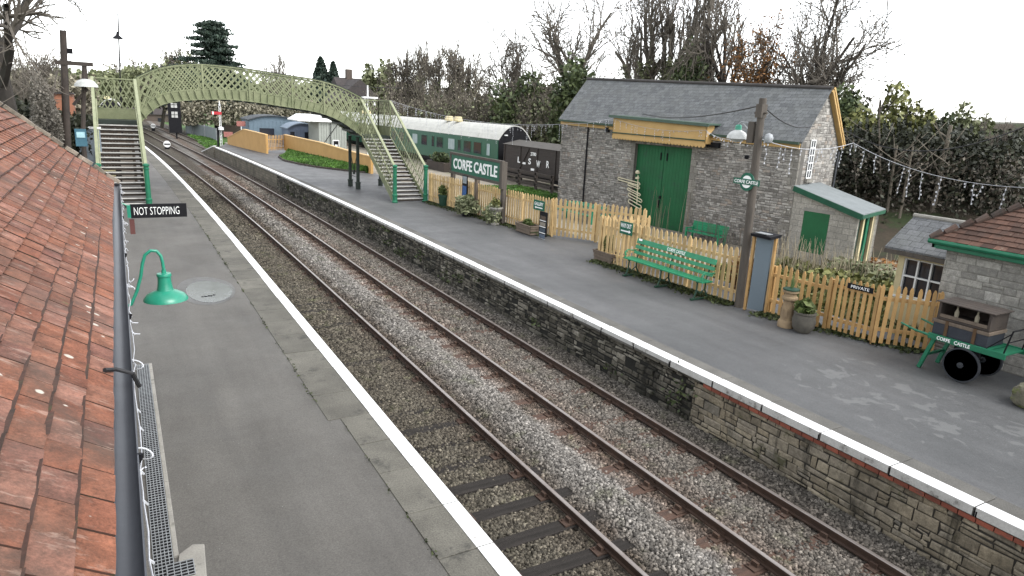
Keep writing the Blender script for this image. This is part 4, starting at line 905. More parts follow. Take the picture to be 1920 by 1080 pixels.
q = MB(); q.lathe(g_, [(0,0),(.17,0),(.26,.12),(.285,.30),(.25,.46),(.27,.48),(.27,.52),(.22,.52),(0,.46)], 18); q.build('pot', simple('dark_stone_pot', (.10,.092,.075), (.06,.056,.048), 5, .9, .3), t, smooth=True); leaves(t, 'plant', (g_[0],g_[1],.62), (.2,.22,.2), 230, .13, 'leaf')
# ------------------------------------------------------------------ platform bench
by0, by1, bx = 16.75, 13.45, 10.58
bn = thing('platform_bench', 'long green slatted platform bench with CORFE CASTLE lettered on its back', 'bench', (bx,(by0+by1)/2,0))
zs, zk = .56, 1.18
for x in (bx-.02, bx+.12, bx+.26):
    q = MB(); q.b2((x-.06,by1-.12,zs-.02),(x+.06,by0+.12,zs+.025)); q.build('seat_slat', M['benchgreen'], bn, bevel=.006)
for k, (z, h, x) in enumerate(((.74,.10,bx+.33),(.92,.11,bx+.375),(1.11,.16,bx+.42))):
    q = MB(); q.box((x,(by0+by1)/2,z),(.03,by0-by1+.16,h),M=Matrix.Rotation(R(14),3,'Y')); q.build('back_slat', M['benchgreen'], bn, bevel=.006)
lettering('CORFE CASTLE', (bx+.399,(by0+by1)/2-.1,1.115), (0,-1,0), (.24,0,1), .78, .10, M['letter'], bn, bold=.01)
for y in (by1+.12, (by0+by1)/2, by0-.12):
    q = MB(); q.tube([(bx-.12,y,.03),(bx-.03,y,.25),(bx-.02,y,zs-.03)],.025,6); q.tube([(bx+.42,y,.03),(bx+.3,y,.28),(bx+.3,y,zs-.03),(bx+.34,y,.7),(bx+.45,y,zk)],.025,6); q.tube([(bx-.05,y,.3),(bx+.12,y,.18),(bx+.3,y,.3)],.018,6); q.tube([(bx-.06,y,zs-.04),(bx+.34,y,zs-.04)],.022,6)
    q.box((bx-.14,y,.03),(.16,.07,.05)); q.box((bx+.42,y,.03),(.16,.07,.05)); q.bar((bx-.2,y,.03),(bx+.46,y,.03),.05,.045); q.build('cast_leg', M['dkgreen'], bn, smooth=True)
for y in (by1-.06, by0+.06):
    q = MB(); q.tube([(bx-.04,y,zs),(bx-.06,y,.68),(bx-.02,y,.80),(bx+.06,y,.83),(bx+.2,y,.80),(bx+.42,y,.80)],.02,6); q.tube([(bx-.02+.06*math.cos(t_),y,.73+.06*math.sin(t_)) for t_ in np.linspace(0,5.5,10)],.014,5); q.build('armrest', M['benchgreen'], bn, smooth=True)
q = MB(); q.box((bx+.40,by0-.1,1.16),(.01,.16,.06),M=Matrix.Rotation(R(14),3,'Y')); q.build('plaque', M['letter'], bn)
# ------------------------------------------------------------------ lamp post with station totem
px_, py_ = 11.24, 12.58
lpst = thing('lamp_post', 'weathered timber lamp post with a white shade and round CORFE CASTLE totem', 'lamp post', (px_,py_,0))
tx = -.2
q = MB(); n = 10; q.tube([(px_,py_,-.05),(px_-.04,py_,2.2),(px_-.12,py_,4.2),(px_-.16,py_,5.62)], .125, 12, .095); q.build('post', M['greywood'], lpst, smooth=True)
q = MB(); q.box((px_-.165,py_,5.3),(.2,.2,.34)); q.tube([(px_-.16,py_-.2,5.25),(px_-.16,py_+.2,5.25)],.03,6); q.build('insulator_block', M['greywood'], lpst)
q = MB(); q.tube([(px_-.15,py_,4.98),(px_-.15,py_+.62,5.0),(px_-.15,py_+.7,4.94),(px_-.15,py_+.7,4.86)],.02,6); q.tube([(px_-.14,py_,4.55),(px_-.15,py_+.6,5.0)],.014,5); q.build('bracket', M['steel'], lpst)
q = MB(); q.lathe((px_-.15,py_+.7,4.56),[(0,.36),(.06,.36),(.07,.25),(.1,.22),(.2,.17),(.265,.08),(.28,0),(.26,-.005),(.24,.06),(.15,.14),(0,.16)],22); q.build('lamp_shade', M['whitelamp'], lpst, smooth=True)
q = MB(); q.lathe((px_-.15,py_+.7,4.78),[(.05,.15),(.085,.12),(.09,.0),(.07,-.02)],12); q.build('lamp_cap', M['lampgreen'], lpst)
q = MB(); q.lathe((px_-.15,py_+.7,4.55),[(0,-.09),(.1,-.07),(.2,-.01),(.22,.0)],14); q.build('glass_bowl', simple('frosted_glass', (.55,.58,.6), (.45,.48,.5), 3, .2, 0), lpst, smooth=True)
q = MB(); q.lathe((px_-.1,py_-.3,4.62),[(0,-.14),(.09,-.1),(.12,0),(.09,.1),(0,.14)],12); q.tube([(px_-.12,py_,4.6),(px_-.1,py_-.3,4.72)],.02,5); q.build('floodlight', M['steel'], lpst, smooth=True)
q = MB(); q.box((px_-.17,py_+.22,4.75),(.12,.2,.55)); q.build('switch_box', M['greywood'], lpst, bevel=.01)
q = MB(); q.lathe((px_-.1,py_+.33,4.1),[(0,-.06),(.06,-.04),(.07,.04),(0,.06)],10); q.build('loudspeaker', M['black'], lpst, smooth=True)
tz = ax(1400,341,px_-.25)[2]; ty = ax(1400,341,px_-.25)[1]; X_ = px_-.24
tot = thing('station_totem', 'green and white target-shaped totem reading CORFE CASTLE on the lamp post', 'sign', (X_,ty,tz))
q = MB(); q.lathe((X_+.005,ty,tz),[(0,-.012),(.24,-.012),(.24,.012),(0,.012)],32,axis='x'); q.build('roundel', M['signgreen'], tot)
q = MB(); q.lathe((X_-.011,ty,tz),[(0,-.004),(.165,-.004),(.165,.004),(0,.004)],28,axis='x'); q.build('white_disc', M['letter'], tot)
q = MB(); q.box((X_-.022,ty,tz),(.014,.88,.155)); q.build('bar', M['signgreen'], tot, bevel=.003)
lettering('CORFE CASTLE', (X_-.033,ty,tz), (0,-1,0), (0,0,1), .80, .088, M['letter'], tot, bold=.015)
# grey steel panel between ochre posts
a, c = gz(1399,584), gz(1426,588); pn = thing('cabinet_screen', 'tall blue-grey metal cabinet panel between ochre posts beside the lamp post', 'panel', a)
q = MB(); q.prism([(11.16,12.22,.06),(11.30,11.82,.06),(11.42,11.86,.06),(11.28,12.26,.06)],(0,0,2.02)); q.build('panel', simple('blue_grey_metal', (.125,.16,.185), (.115,.147,.172), 1, .5, .02, 20, fine=.06), pn)
for x, y in ((11.17,12.31),(11.35,11.76)):
    q = MB(); q.box((x,y,1.05),(.07,.07,2.1)); q.build('post', M['picketfresh'], pn, bevel=.006)
q = MB(); q.box((11.28,12.04,2.12),(.42,.66,.07),M=Matrix.Rotation(R(-7),3,'Y')); q.build('cap', M['black'], pn); q = MB(); q.box((11.22,12.06,2.17),(.2,.4,.02)); q.build('cap_plate', M['steel'], pn)
# ------------------------------------------------------------------ luggage trolley
TY0, TY1, TXa, TXb, TZ_ = 8.0, 6.0, 11.28, 12.12, .80
tr = thing('luggage_trolley', 'green station barrow lettered CORFE CASTLE with one big dark wheel', 'trolley', (11.7,6.8,0))
q = MB(); q.b2((TXa,TY1,TZ_-.09),(TXa+.05,TY0-.5,TZ_+.03)); q.b2((TXb-.05,TY1,TZ_-.09),(TXb,TY0-.5,TZ_+.03))
for y in np.arange(TY1+.03, TY0-.5, .30): q.b2((TXa+.05,y,TZ_-.03),(TXb-.05,y+.26,TZ_+.01))
q.build('deck', M['green'], tr, bevel=.005)
for x in (TXa+.025, TXb-.025):
    q = MB(); q.tube([(x,TY0-.55,TZ_-.03),(x,TY0-.2,TZ_-.01),(x,TY0+.12,TZ_+.06)],.03,8,.02); q.build('handle', M['green'], tr, smooth=True)
for x in (TXa+.06, TXb-.06):
    q = MB(); q.bar((x,TY0-.62,TZ_-.08),(x,TY0-.42,.0),.07,.075); q.build('leg', M['green'], tr, bevel=.006)
q = MB(); q.bar((TXa+.06,TY0-.5,.32),(TXb-.06,TY0-.5,.32),.04,.05); q.build('leg_brace', M['green'], tr)
wy, wr_ = 6.72, .36
for x in (TXa-.02, TXb+.02):
    q = MB(); q.lathe((x,wy,wr_),[(.33,-.03),(.36,-.03),(.36,.03),(.33,.03),(.33,-.03)],32,axis='x'); q.lathe((x,wy,wr_),[(0,-.012),(.33,-.012),(.33,.012),(0,.012)],32,axis='x'); q.lathe((x,wy,wr_),[(0,-.07),(.06,-.06),(.06,.06),(0,.07)],14,axis='x')
    q.build('wheel', simple('dark_wheel_paint', (.02,.024,.03), (.03,.033,.04), 4, .6, .1), tr)
q = MB(); q.tube([(TXa-.02,wy,wr_),(TXb+.02,wy,wr_)],.03,8); q.box((TXa+.1,wy,.62),(.06,.5,.14)); q.box((TXb-.1,wy,.62),(.06,.5,.14)); q.build('axle', M['black'], tr)
q = MB(); hx = TXa+.03
for x in (TXa+.05, TXb-.05): q.tube([(x,TY1+.06,TZ_),(x,TY1-.02,TZ_+.5)],.016,6)
q.tube([(TXa+.05,TY1-.02,TZ_+.5),(TXb-.05,TY1-.02,TZ_+.5)],.016,6); q.tube([(TXa+.05,TY1+.03,TZ_+.25),(TXb-.05,TY1+.03,TZ_+.25)],.012,6); q.tube([(TXa+.05,TY1+.4,TZ_),(TXa+.05,TY1-.01,TZ_+.45)],.012,6)
q.build('end_hoop', M['black'], tr)
lettering('CORFE', (TXa-.006,7.17,TZ_-.03), (0,-1,0), (0,0,1), .27, .075, M['letter'], tr, bold=.015); lettering('CASTLE', (TXa-.006,6.80,TZ_-.03), (0,-1,0), (0,0,1), .31, .075, M['letter'], tr, bold=.015)
# on the trolley: a dark trunk and a wooden bottle crate
tk = thing('trunk', 'blue-black travelling trunk with brown straps lying on the green trolley', 'trunk', (11.72,6.75,TZ_+.012))
q = MB(); q.b2((TXa+.08,6.40,TZ_+.015),(TXb-.08,7.48,TZ_+.33)); q.build('body', simple('trunk_cloth', (.02,.024,.034), (.03,.034,.044), 5, .6, .1), tk, bevel=.015)
q = MB(); q.b2((TXa+.065,6.38,TZ_+.27),(TXb-.065,7.50,TZ_+.345)); q.build('lid_edge', M['wood'], tk, bevel=.01)
for y in (6.65,7.2):
    q = MB(); q.b2((TXa+.058,y-.03,TZ_+.02),(TXb-.058,y+.03,TZ_+.352)); q.build('strap', simple('brown_leather', (.10,.055,.025)), tk)
cr = thing('bottle_crate', 'old slatted wooden crate with two upright bottles on top of the dark trunk', 'crate', (11.72,6.75,TZ_+.355))
b0 = TZ_+.357; q = MB()
for x in (TXa+.1,TXb-.1):
    for y in (6.43,7.41): q.box((x,y,b0+.18),(.05,.05,.36))
q.b2((TXa+.08,6.40,b0),(TXb-.08,7.44,b0+.04)); q.b2((TXb-.11,6.43,b0+.04),(TXb-.085,7.41,b0+.34))
for y in (6.42,7.42): q.b2((TXa+.1,y-.012,b0+.04),(TXb-.1,y+.012,b0+.34))
q.build('frame', M['darkwood'], cr, bevel=.005)
q = MB(); 
for k in range(4): x = TXa+.06+k*.19; q.b2((x,6.35,b0+.36),(x+.18,7.49,b0+.385))
q.build('lid_slats', M['darkwood'], cr, bevel=.004)
q = MB(); q.b2((TXa+.085,6.43,b0+.05),(TXa+.1,7.41,b0+.12)); q.build('front_slat', M['wood'], cr)
for y in (6.72,7.12):
    q = MB(); q.lathe((TXa+.2,y,b0+.045),[(0,0),(.04,0),(.042,.16),(.018,.22),(.018,.28),(0,.28)],12); q.build('bottle', simple('pale_bottle', (.30,.27,.2)), cr, smooth=True)
# mossy stone at the right edge
g_ = gz(1915,765); q = MB(); bm = bmesh.new(); bmesh.ops.create_icosphere(bm, subdivisions=3, radius=1)
for v_ in bm.verts:
    p = v_.co.copy(); m_ = max(abs(p.x),abs(p.y),abs(p.z)); p = p/m_*.75+p*.25; v_.co = (g_[0]+.25+p.x*.30+random.uniform(-.01,.01), g_[1]-.1+p.y*.34, .2+p.z*.22+random.uniform(-.01,.01))
q.v = [tuple(v_.co) for v_ in bm.verts]; q.f = [tuple(v_.index for v_ in f.verts) for f in bm.faces]; q.m = [0]*len(q.f); bm.free()
tag(q.build('stone_block', simple('mossy_stone', (.17,.155,.115), (.085,.085,.06), 5, .95, .8, 25, c3=(.10,.12,.03), s3=4, t3=.5, bdist=.03), org=(g_[0]+.25,g_[1]-.1,-.02)), 'rough mossy stone block on the platform at the foot of the stone hut', 'stone')
# ------------------------------------------------------------------ stone hut with tiled hip roof (right edge)
hut = thing('stone_hut', 'pale squared stone hut with brown tiled hip roof and green fascia', 'building', (15.5,3,0))
hst = masonry('squared_pale_stone', (.31,.295,.26), (.19,.18,.165), (.20,.19,.17), .46, .19, .010, .035, (.075,.075,.07), .75, bs=.7, squash=.8)
HX, HY, HZ = 12.95, 8.32, 2.41
q = MB(); q.prism([(HX,-6,-.05),(HX,HY,-.05),(19.5,HY,-.05),(19.5,HY-.4,-.05),(HX+.4,HY-.4,-.05),(HX+.4,-6,-.05)],(0,0,HZ+.05)); hw = q.build('wall', simple('pale_mortar', (.22,.21,.185), (.15,.145,.13), 3, .95, .3, 40), hut)
smH = stone_mat('squared_pale_stone', [(0,(.22,.213,.195)),(.35,(.27,.26,.235)),(.7,(.31,.30,.27)),(1,(.37,.36,.33))], (.11,.108,.10), .7)
stonework((HX,2.0,0), (0,1,0), HY-2.0, 0, lambda s: HZ, (-1,0,0), (.13,.25), (.22,.62), gap=.012, jit=.006, prd=(.006,.02), seed=8).build('facing_stones', smH, hw)
q = MB(); q.b2((HX-.26,-6,HZ+.0),(HX-.20,HY+.22,HZ+.17)); q.b2((HX-.26,HY+.16,HZ+.0),(19.5,HY+.22,HZ+.17)); q.tube([(HX-.31,-6,HZ+.13),(HX-.31,HY+.28,HZ+.15)],.06,8); q.b2((HX-.2,-6,HZ-.02),(HX,HY+.16,HZ+.03)); q.build('fascia', M['green'], hut)
brt = simple('brown_clay_tile', (.10,.05,.034), (.062,.037,.028), 5, .9, .4, 40, isl=.42, c3=(.19,.16,.12), s3=7, t3=.63)
q = MB(); rp_ = R(36); ex2, tw2 = .16, .25; e0 = Vector((HX-.32,0,HZ+.19)); up2 = Vector((math.cos(rp_),0,math.sin(rp_))); nm2 = Vector((-math.sin(rp_),0,math.cos(rp_)))
for i in range(26):
    xin = ex2*i*math.cos(rp_); y = -5.5+(i%2)*tw2/2; yend = HY+.26-xin
    while y < yend-.06:
        w = min(tw2, yend-y)-.008; l_ = random.uniform(0,.01); a = e0+up2*(ex2*i)+nm2*(.02+l_); b_ = e0+up2*(ex2*(i+1)+.03); yr = [y, y+w]
        vs = [(a.x,yr[0],a.z),(a.x,yr[1],a.z),(b_.x,yr[1],b_.z),(b_.x,yr[0],b_.z)]; vs += [(x+nm2.x*-.015,yy,z+nm2.z*-.015) for x,yy,z in vs]
        q.add(vs, [(0,3,2,1),(0,1,5,4),(1,2,6,5),(3,0,4,7)]); y += tw2
rf = q.build('roof', brt, hut)
q = MB(); q.sheet([(e0.x,-5.5,e0.z-.01),(e0.x+4,-5.5,e0.z-.01+4*math.tan(rp_)),(e0.x+4,HY+.26-4,e0.z-.01+4*math.tan(rp_)),(e0.x,HY+.26,e0.z-.01)]); q.sheet([(e0.x,HY+.26,e0.z-.01),(e0.x+4,HY+.26-4,e0.z-.01+4*math.tan(rp_)),(e0.x+6.5,HY+.26-4,e0.z-.01+4*math.tan(rp_)),(e0.x+6.5,HY+.26,e0.z-.01)]); q.build('underlay', M['darkwood'], rf)
q = MB()
for k in range(22):
    a = k*.2; p = Vector((e0.x+a, HY+.26-a, e0.z+a*math.tan(rp_)+.03)); d = Vector((1,-1,math.tan(rp_))).normalized()
    q.tube([p, p+d*.24+Vector((0,0,.035))], .065, 8, .09)
q.build('hip_tiles', simple('dark_ridge_tile', (.085,.052,.04), (.05,.04,.034), 5, .9, .4, isl=.35, c3=(.2,.18,.15), s3=6, t3=.62), rf)
# small slate-roofed office with a cream window behind it
of = thing('slate_office', 'small cream lean-to with grey slate roof and white-barred window behind the stone hut', 'building', (15.2,10,0))
OX = 14.3; P = lambda u, v: ax(u, v, OX)
oy0, oy1 = P(1682,500)[1], 8.6
q = MB(); q.b2((OX,oy1,-.05),(OX+.3,oy0,.75)); q.b2((OX,oy0-.16,.75),(OX+.3,oy0,1.95)); q.b2((OX,oy1,1.75),(OX+.3,oy0-.16,1.95)); q.b2((OX+.3,oy0-.2,-.05),(OX+3,oy0,1.9)); q.build('wall', M['cream'], of)
q = MB(); q.b2((OX+.10,oy1,.72),(OX+.12,oy0-.16,1.76)); wdw = q.build('window', M['glass'], of)
q = MB()
for y in np.linspace(oy0-.18, oy1+.02, 5): q.b2((OX+.02,y-.022,.72),(OX+.09,y+.022,1.76))
for z in (.75,1.28,1.74): q.b2((OX+.025,oy1,z-.02),(OX+.085,oy0-.16,z+.02))
q.build('glazing_bars', M['white'], wdw); q = MB(); q.b2((OX-.04,oy1,.68),(OX+.1,oy0,.73)); q.build('sill', M['white'], wdw)
slate = masonry('grey_slate', (.16,.165,.17), (.115,.12,.125), (.035,.035,.037), .33, .21, .006, .006, (.09,.095,.085), .5, .75, bs=.7)
ea, ec = ax(1664,466,OX-.25), None; za = 1.95; er = (OX-.25, oy0+.28, za); ridge = (OX+.85, oy0+.28, 2.72)
q = MB(); q.prism([er,(er[0],7.6,za),(ridge[0],7.6,ridge[2]),ridge],(0,0,.05)); q.prism([(ridge[0],ridge[1],ridge[2]-.01),(ridge[0],7.6,ridge[2]-.01),(ridge[0]+1.8,7.6,1.9),(ridge[0]+1.8,ridge[1],1.9)],(0,0,.05)); ro = q.build('roof', slate, of)
q = MB(); q.tube([(ridge[0],ridge[1]+.02,ridge[2]+.06),(ridge[0],7.6,ridge[2]+.06)],.06,8); q.build('ridge', M['concrete'], ro); q = MB(); q.b2((er[0]-.02,7.6,za-.12),(er[0]+.04,er[1],za-.01)); q.build('eaves_board', M['greywood'], ro)
q = MB(); q.prism([(OX+.02,oy0-.002,1.9),(OX+2.9,oy0-.002,1.9),(ridge[0],oy0-.002,2.68)],(0,-.2,0)); q.build('gable', M['cream'], of)
q = MB(); q.box((OX+.1,oy1+.25,.95),(.1,.3,.5)); q.lathe((OX+.1,oy1+.25,1.2),[(.0,0),(.12,0),(.16,.1),(.1,.22),(0,.25)],10)
tag(q.build('garden_ornament', M['darkwood'], org=(OX+.1,oy1+.25,.7)), 'dark rounded ornament standing below the office window at the corner of the stone hut', 'ornament')
# ------------------------------------------------------------------ goods shed
sx, sy = 19.6, 17.8; LA = R(5); ld_ = Vector((-math.sin(LA), math.cos(LA), 0)); GA = R(72); gd = Vector((math.sin(GA), math.cos(GA), 0))
P2 = Vector((sx, sy, 0)); P1 = P2+ld_*14.9; GW = 4.4; P3 = P2+gd*GW; P4 = P1+gd*GW
zb_, e1_, e2_, r1_, r2_ = -.2, 4.72, 4.38, 6.86, 6.34
shed = thing('goods_shed', 'long grey stone goods shed with slate roof, big green double door and ochre canopy', 'building', tuple(P2))
shst = masonry('coursed_grey_stone', (.21,.195,.17), (.10,.094,.085), (.15,.142,.125), .34, .135, .012, .075, (.05,.046,.042), .7, pale=(.27,.25,.21), bs=.9, squash=.6)
dress = masonry('dressed_jamb_stone', (.27,.255,.225), (.2,.19,.17), (.14,.13,.115), .45, .3, .01, .02, (.09,.085,.075), .6)
V3 = lambda p, z: (p.x, p.y, z)
wl3 = lambda s: P2+ld_*s                       # along the long wall from the near corner
def sw(u, v): p = apl(u, v, P2, P1); return (Vector((p[0],p[1],0))-P2).dot(ld_), p[2]
dl, dr_ = sw(1186,340)[0], sw(1291,350)[0]; dtop = 3.75
inn = Vector((math.cos(LA), math.sin(LA), 0))   # into the building
def wallseg(q, s0, s1, z00, z01, z10, z11, th=.35): q.prism([V3(wl3(s0),z00),V3(wl3(s1),z10),V3(wl3(s1),z11),V3(wl3(s0),z01)], tuple(inn*th))
ev = lambda s: e2_+(e1_-e2_)*s/14.9
q = MB(); wallseg(q, 0, dr_, zb_, ev(0), zb_, ev(dr_)); wallseg(q, dl, 14.9, zb_, ev(dl), zb_, ev(14.9)); wallseg(q, dr_, dl, dtop, ev(dr_), dtop, ev(dl))
G1, G2 = P2+gd*(GW/2), P1+gd*(GW/2); gin = ld_*.35
q.prism([V3(P2+gd*.02,zb_),V3(P3,zb_),V3(P3,e2_-.1),V3(G1,r2_-.05),V3(P2+gd*.02,e2_-.02)], tuple(gin)); q.prism([V3(P1,zb_),V3(P4,zb_),V3(P4,e1_-.1),V3(G2,r1_-.05),V3(P1,e1_-.02)], tuple(-gin)); q.prism([V3(P3,zb_),V3(P4,zb_),V3(P4,e1_-.1),V3(P3,e2_-.1)], tuple(-gd*.3))
shw = q.build('wall', simple('grey_mortar', (.15,.14,.125), (.09,.085,.078), 3, .95, .4, 40), shed)
smS = stone_mat('grey_shed_stone', [(0,(.15,.142,.13)),(.25,(.26,.248,.228)),(.6,(.34,.325,.30)),(.85,(.43,.415,.385)),(1,(.29,.245,.205))], (.11,.10,.093), .55)
stonework(V3(P2,0), ld_, 14.9, zb_, lambda s: ev(s)-.02, -inn, (.07,.135), (.12,.40), [(dr_-.02,dl+.02,zb_-.1,dtop+.02)], gap=.018, jit=.012, prd=(.006,.03), seed=11).build('facing_stones', smS, shw)
gz_ = lambda t: (e2_+(r2_-e2_)*t/(GW/2) if t < GW/2 else r2_-(r2_-e2_+.1)*(t-GW/2)/(GW/2))-.08
stonework(V3(P2,0), gd, GW, zb_, gz_, -ld_, (.08,.18), (.13,.46), gap=.016, jit=.012, prd=(.004,.02), seed=12).build('facing_stones', smS, shw)
for s, w in ((dr_,.4),(dl,.26)):
    q = MB()
    for k in range(13): z = zb_+.31*k; ww = w*(1.15 if k % 2 else .8); q.prism([V3(wl3(s-ww if s < 7 else s)-inn*.034,z+.006),V3(wl3(s if s < 7 else s+ww)-inn*.034,z+.006),V3(wl3(s if s < 7 else s+ww)-inn*.034,z+.304),V3(wl3(s-ww if s < 7 else s)-inn*.034,z+.304)], tuple(inn*.1))
    q.build('quoins', dress, shed)
q = MB()
for k in range(14): z = zb_+.32*k; ww = .5 if k % 2 else .3; q.prism([V3(wl3(-.018)-inn*.018,z+.006),V3(wl3(ww)-inn*.018,z+.006),V3(wl3(ww)-inn*.018,z+.312),V3(wl3(-.018)-inn*.018,z+.312)], tuple(inn*.1))
q.build('quoins', dress, shed)
# double door: boarded leaves with hasp
for s0, s1 in ((dr_,(dl+dr_)/2-.01),((dl+dr_)/2+.01,dl)):
    q = MB(); n = 9
    for k in range(n): a, c = s0+(s1-s0)*k/n+.004, s0+(s1-s0)*(k+1)/n-.004; q.prism([V3(wl3(a)+inn*.16,zb_),V3(wl3(c)+inn*.16,zb_),V3(wl3(c)+inn*.16,dtop),V3(wl3(a)+inn*.16,dtop)], tuple(inn*.04))
    d_ = q.build('door', M['doorgreen'], shed)
    if s0 == dr_:
        q = MB(); m_ = wl3((dl+dr_)/2)+inn*.13; q.box((m_.x,m_.y,1.32),(.06,.12,.14)); q.box((m_.x,m_.y+.05,1.0),(.05,.05,.38)); q.build('hasp', M['black'], d_)
        for o_ in (-.2,.2):
            q = MB(); m_ = wl3((dl+dr_)/2+o_)+inn*.14; q.box((m_.x,m_.y,3.25),(.04,.06,.36)); q.build('bolt', M['black'], d_)
# roof
def rslope(pa, pb, za, zb2, ra, rb, out, ov):
    q = MB(); o = -out*ov; k = ov*.75; q.prism([V3(pa+o-ld_*.12, za-k+.1), V3(pb+o+ld_*.12, zb2-k+.1), V3(rb[0]+ld_*.12, rb[1]+.1), V3(ra[0]-ld_*.12, ra[1]+.1)], (0,0,.06)); return q
sslate = masonry('shed_slate', (.135,.142,.146), (.085,.09,.094), (.028,.03,.032), .30, .20, .007, .008, (.11,.114,.108), .5, .7, bs=.8, pale=(.165,.172,.174))
so_ = rslope(P2, P1, e2_, e1_, (G1,r2_), (G2,r1_), gd, .22).build('roof', sslate, shed)
q = MB(); q.prism([V3(P3+gd*.25-ld_*.12,e2_-.2),V3(P4+gd*.25+ld_*.12,e1_-.2),V3(G2+ld_*.12,r1_+.1),V3(G1-ld_*.12,r2_+.1)],(0,0,.06)); q.build('rear_slope', sslate, so_)
q = MB(); q.tube([V3(G1-ld_*.13,r2_+.17),V3(G2+ld_*.13,r1_+.17)],.085,8); q.build('ridge', simple('dark_ridge', (.05,.045,.042), (.035,.032,.03), 3), so_)
q = MB(); q.bar(V3(P2-gd*.26,e2_-.06),V3(P1-gd*.26,e1_-.06),.1,.1); q.build('gutter', simple('moss_green_gutter', (.045,.075,.05)), so_)
q = MB(); q.bar(V3(P2-gd*.05-inn*.04,e2_-.17),V3(P1-gd*.05-inn*.04,e1_-.17),.05,.22); q.build('eaves_board', M['ochre'], so_)
q = MB()
for a, za, w in ((P3+gd*.27,e2_-.22,0),): q.bar(V3(a-ld_*.16,za),V3(G1-ld_*.16,r2_+.08),.07,.15); q.bar(V3(a-ld_*.20+gd*.06,za+.08),V3(G1-ld_*.20+gd*.06,r2_+.18),.05,.1); q.bar(V3(a-ld_*.05,za-.1),V3(G1-ld_*.05,r2_+.0),.16,.03)
q.build('bargeboard', M['ochre'], so_)
q = MB(); m_ = P3-ld_*.08+gd*.02; q.tube([V3(m_,e2_-.4),V3(m_,2.4),V3(m_-ld_*.1,2.2),V3(m_-ld_*.1-gd*.2,2.05)],.045,7); q.build('downpipe', M['gutter'], shed)
s_ = sw(1100,300)[0]; m_ = wl3(s_)-inn*.06; q = MB(); q.tube([V3(m_,e1_-.2),V3(m_,zb_)],.045,7); q.build('downpipe', M['black'], shed)
q = MB(); m_ = wl3(sw(1141,243)[0])-inn*.08; q.box((m_.x,m_.y,sw(1141,243)[1]),(.12,.26,.22)); m_ = wl3(sw(1340,272)[0])-inn*.08; q.box((m_.x,m_.y,sw(1340,272)[1]),(.14,.7,.22)); q.build('beam_end', M['black'], shed)
# gable window: tall narrow white bars
q = MB(); w0, w1, wz0, wz1 = .95, 1.45, 2.95, 4.45
g0 = P2+gd*w0-ld_*.032; g1_ = P2+gd*w1-ld_*.032; q.prism([V3(g0,wz0),V3(g1_,wz0),V3(g1_,wz1),V3(g0,wz1)], tuple(ld_*.01)); wi = q.build('window', M['glass'], shed)
q = MB()
for t in (0,.5,1): a = g0+(g1_-g0)*t-ld_*.02; q.bar(V3(a,wz0),V3(a,wz1),.035,.03,up=(0,1,0))
for t in np.linspace(0,1,6): q.bar(V3(g0-ld_*.02,wz0+(wz1-wz0)*t),V3(g1_-ld_*.02,wz0+(wz1-wz0)*t),.04,.04)
q.build('glazing_bars', M['white'], wi); q = MB(); q.bar(V3(g0-gd*.1-ld_*.04,wz0-.1),V3(g1_+gd*.1-ld_*.04,wz0-.1),.16,.12); q.build('sill', dress, wi)
# ochre canopy over the door
out = .5; swf = lambda u, v: (lambda p: (Vector((p[0],p[1],0))-(P2-inn*.5)).dot(ld_))(apl(u, v, P2-inn*.5, P1-inn*.5)); c0, c1 = swf(1323,262), swf(1149,240); ct, cb = 4.86, 4.02
ca = MB(); f0, f1 = wl3(c0)-inn*out, wl3(c1)-inn*out; ca.prism([V3(f0,cb),V3(f1,cb+.06),V3(f1,ct+.12),V3(f0,ct-.06)], tuple(inn*.05))
for e in (c0,c1): ca.prism([V3(wl3(e)-inn*out,cb),V3(wl3(e)-inn*.002,cb),V3(wl3(e)-inn*.002,ct),V3(wl3(e)-inn*out,ct-.05)], tuple(ld_*(.05 if e == c0 else -.05)))
cn = ca.build('canopy', M['ochre'], shed)
q = MB(); n = 30
for k in range(n):
    a, c = c0+(c1-c0)*k/n, c0+(c1-c0)*(k+1)/n; zz = cb+.06*k/n; A_ = wl3(a)-inn*(out+.01); B2 = wl3(c)-inn*(out+.01); m_ = (A_+B2)/2
    q.prism([V3(A_,zz+.02),V3(A_,zz-.09),V3(A_+(B2-A_)*.2,zz-.15),V3(m_,zz-.17),V3(A_+(B2-A_)*.8,zz-.15),V3(B2,zz-.09),V3(B2,zz+.02)], tuple(inn*.03))
q.build('valance', M['ochre'], cn)
q = MB(); q.bar(V3(f0-inn*.03,cb+.14),V3(f1-inn*.03,cb+.2),.04,.05); q.build('green_moulding', M['dkgreen'], cn)
q = MB(); q.prism([V3(f0-inn*.1-ld_*.15,ct-.05),V3(f1-inn*.1+ld_*.15,ct+.14),V3(wl3(c1+.15)+inn*.45,ct+.17),V3(wl3(c0-.15)+inn*.45,ct-.02)], (0,0,.06)); q.bar(V3(f0-inn*.13-ld_*.2,ct-.04),V3(f1-inn*.13+ld_*.2,ct+.15),.06,.13); q.build('canopy_roof', M['leadroof'], cn)
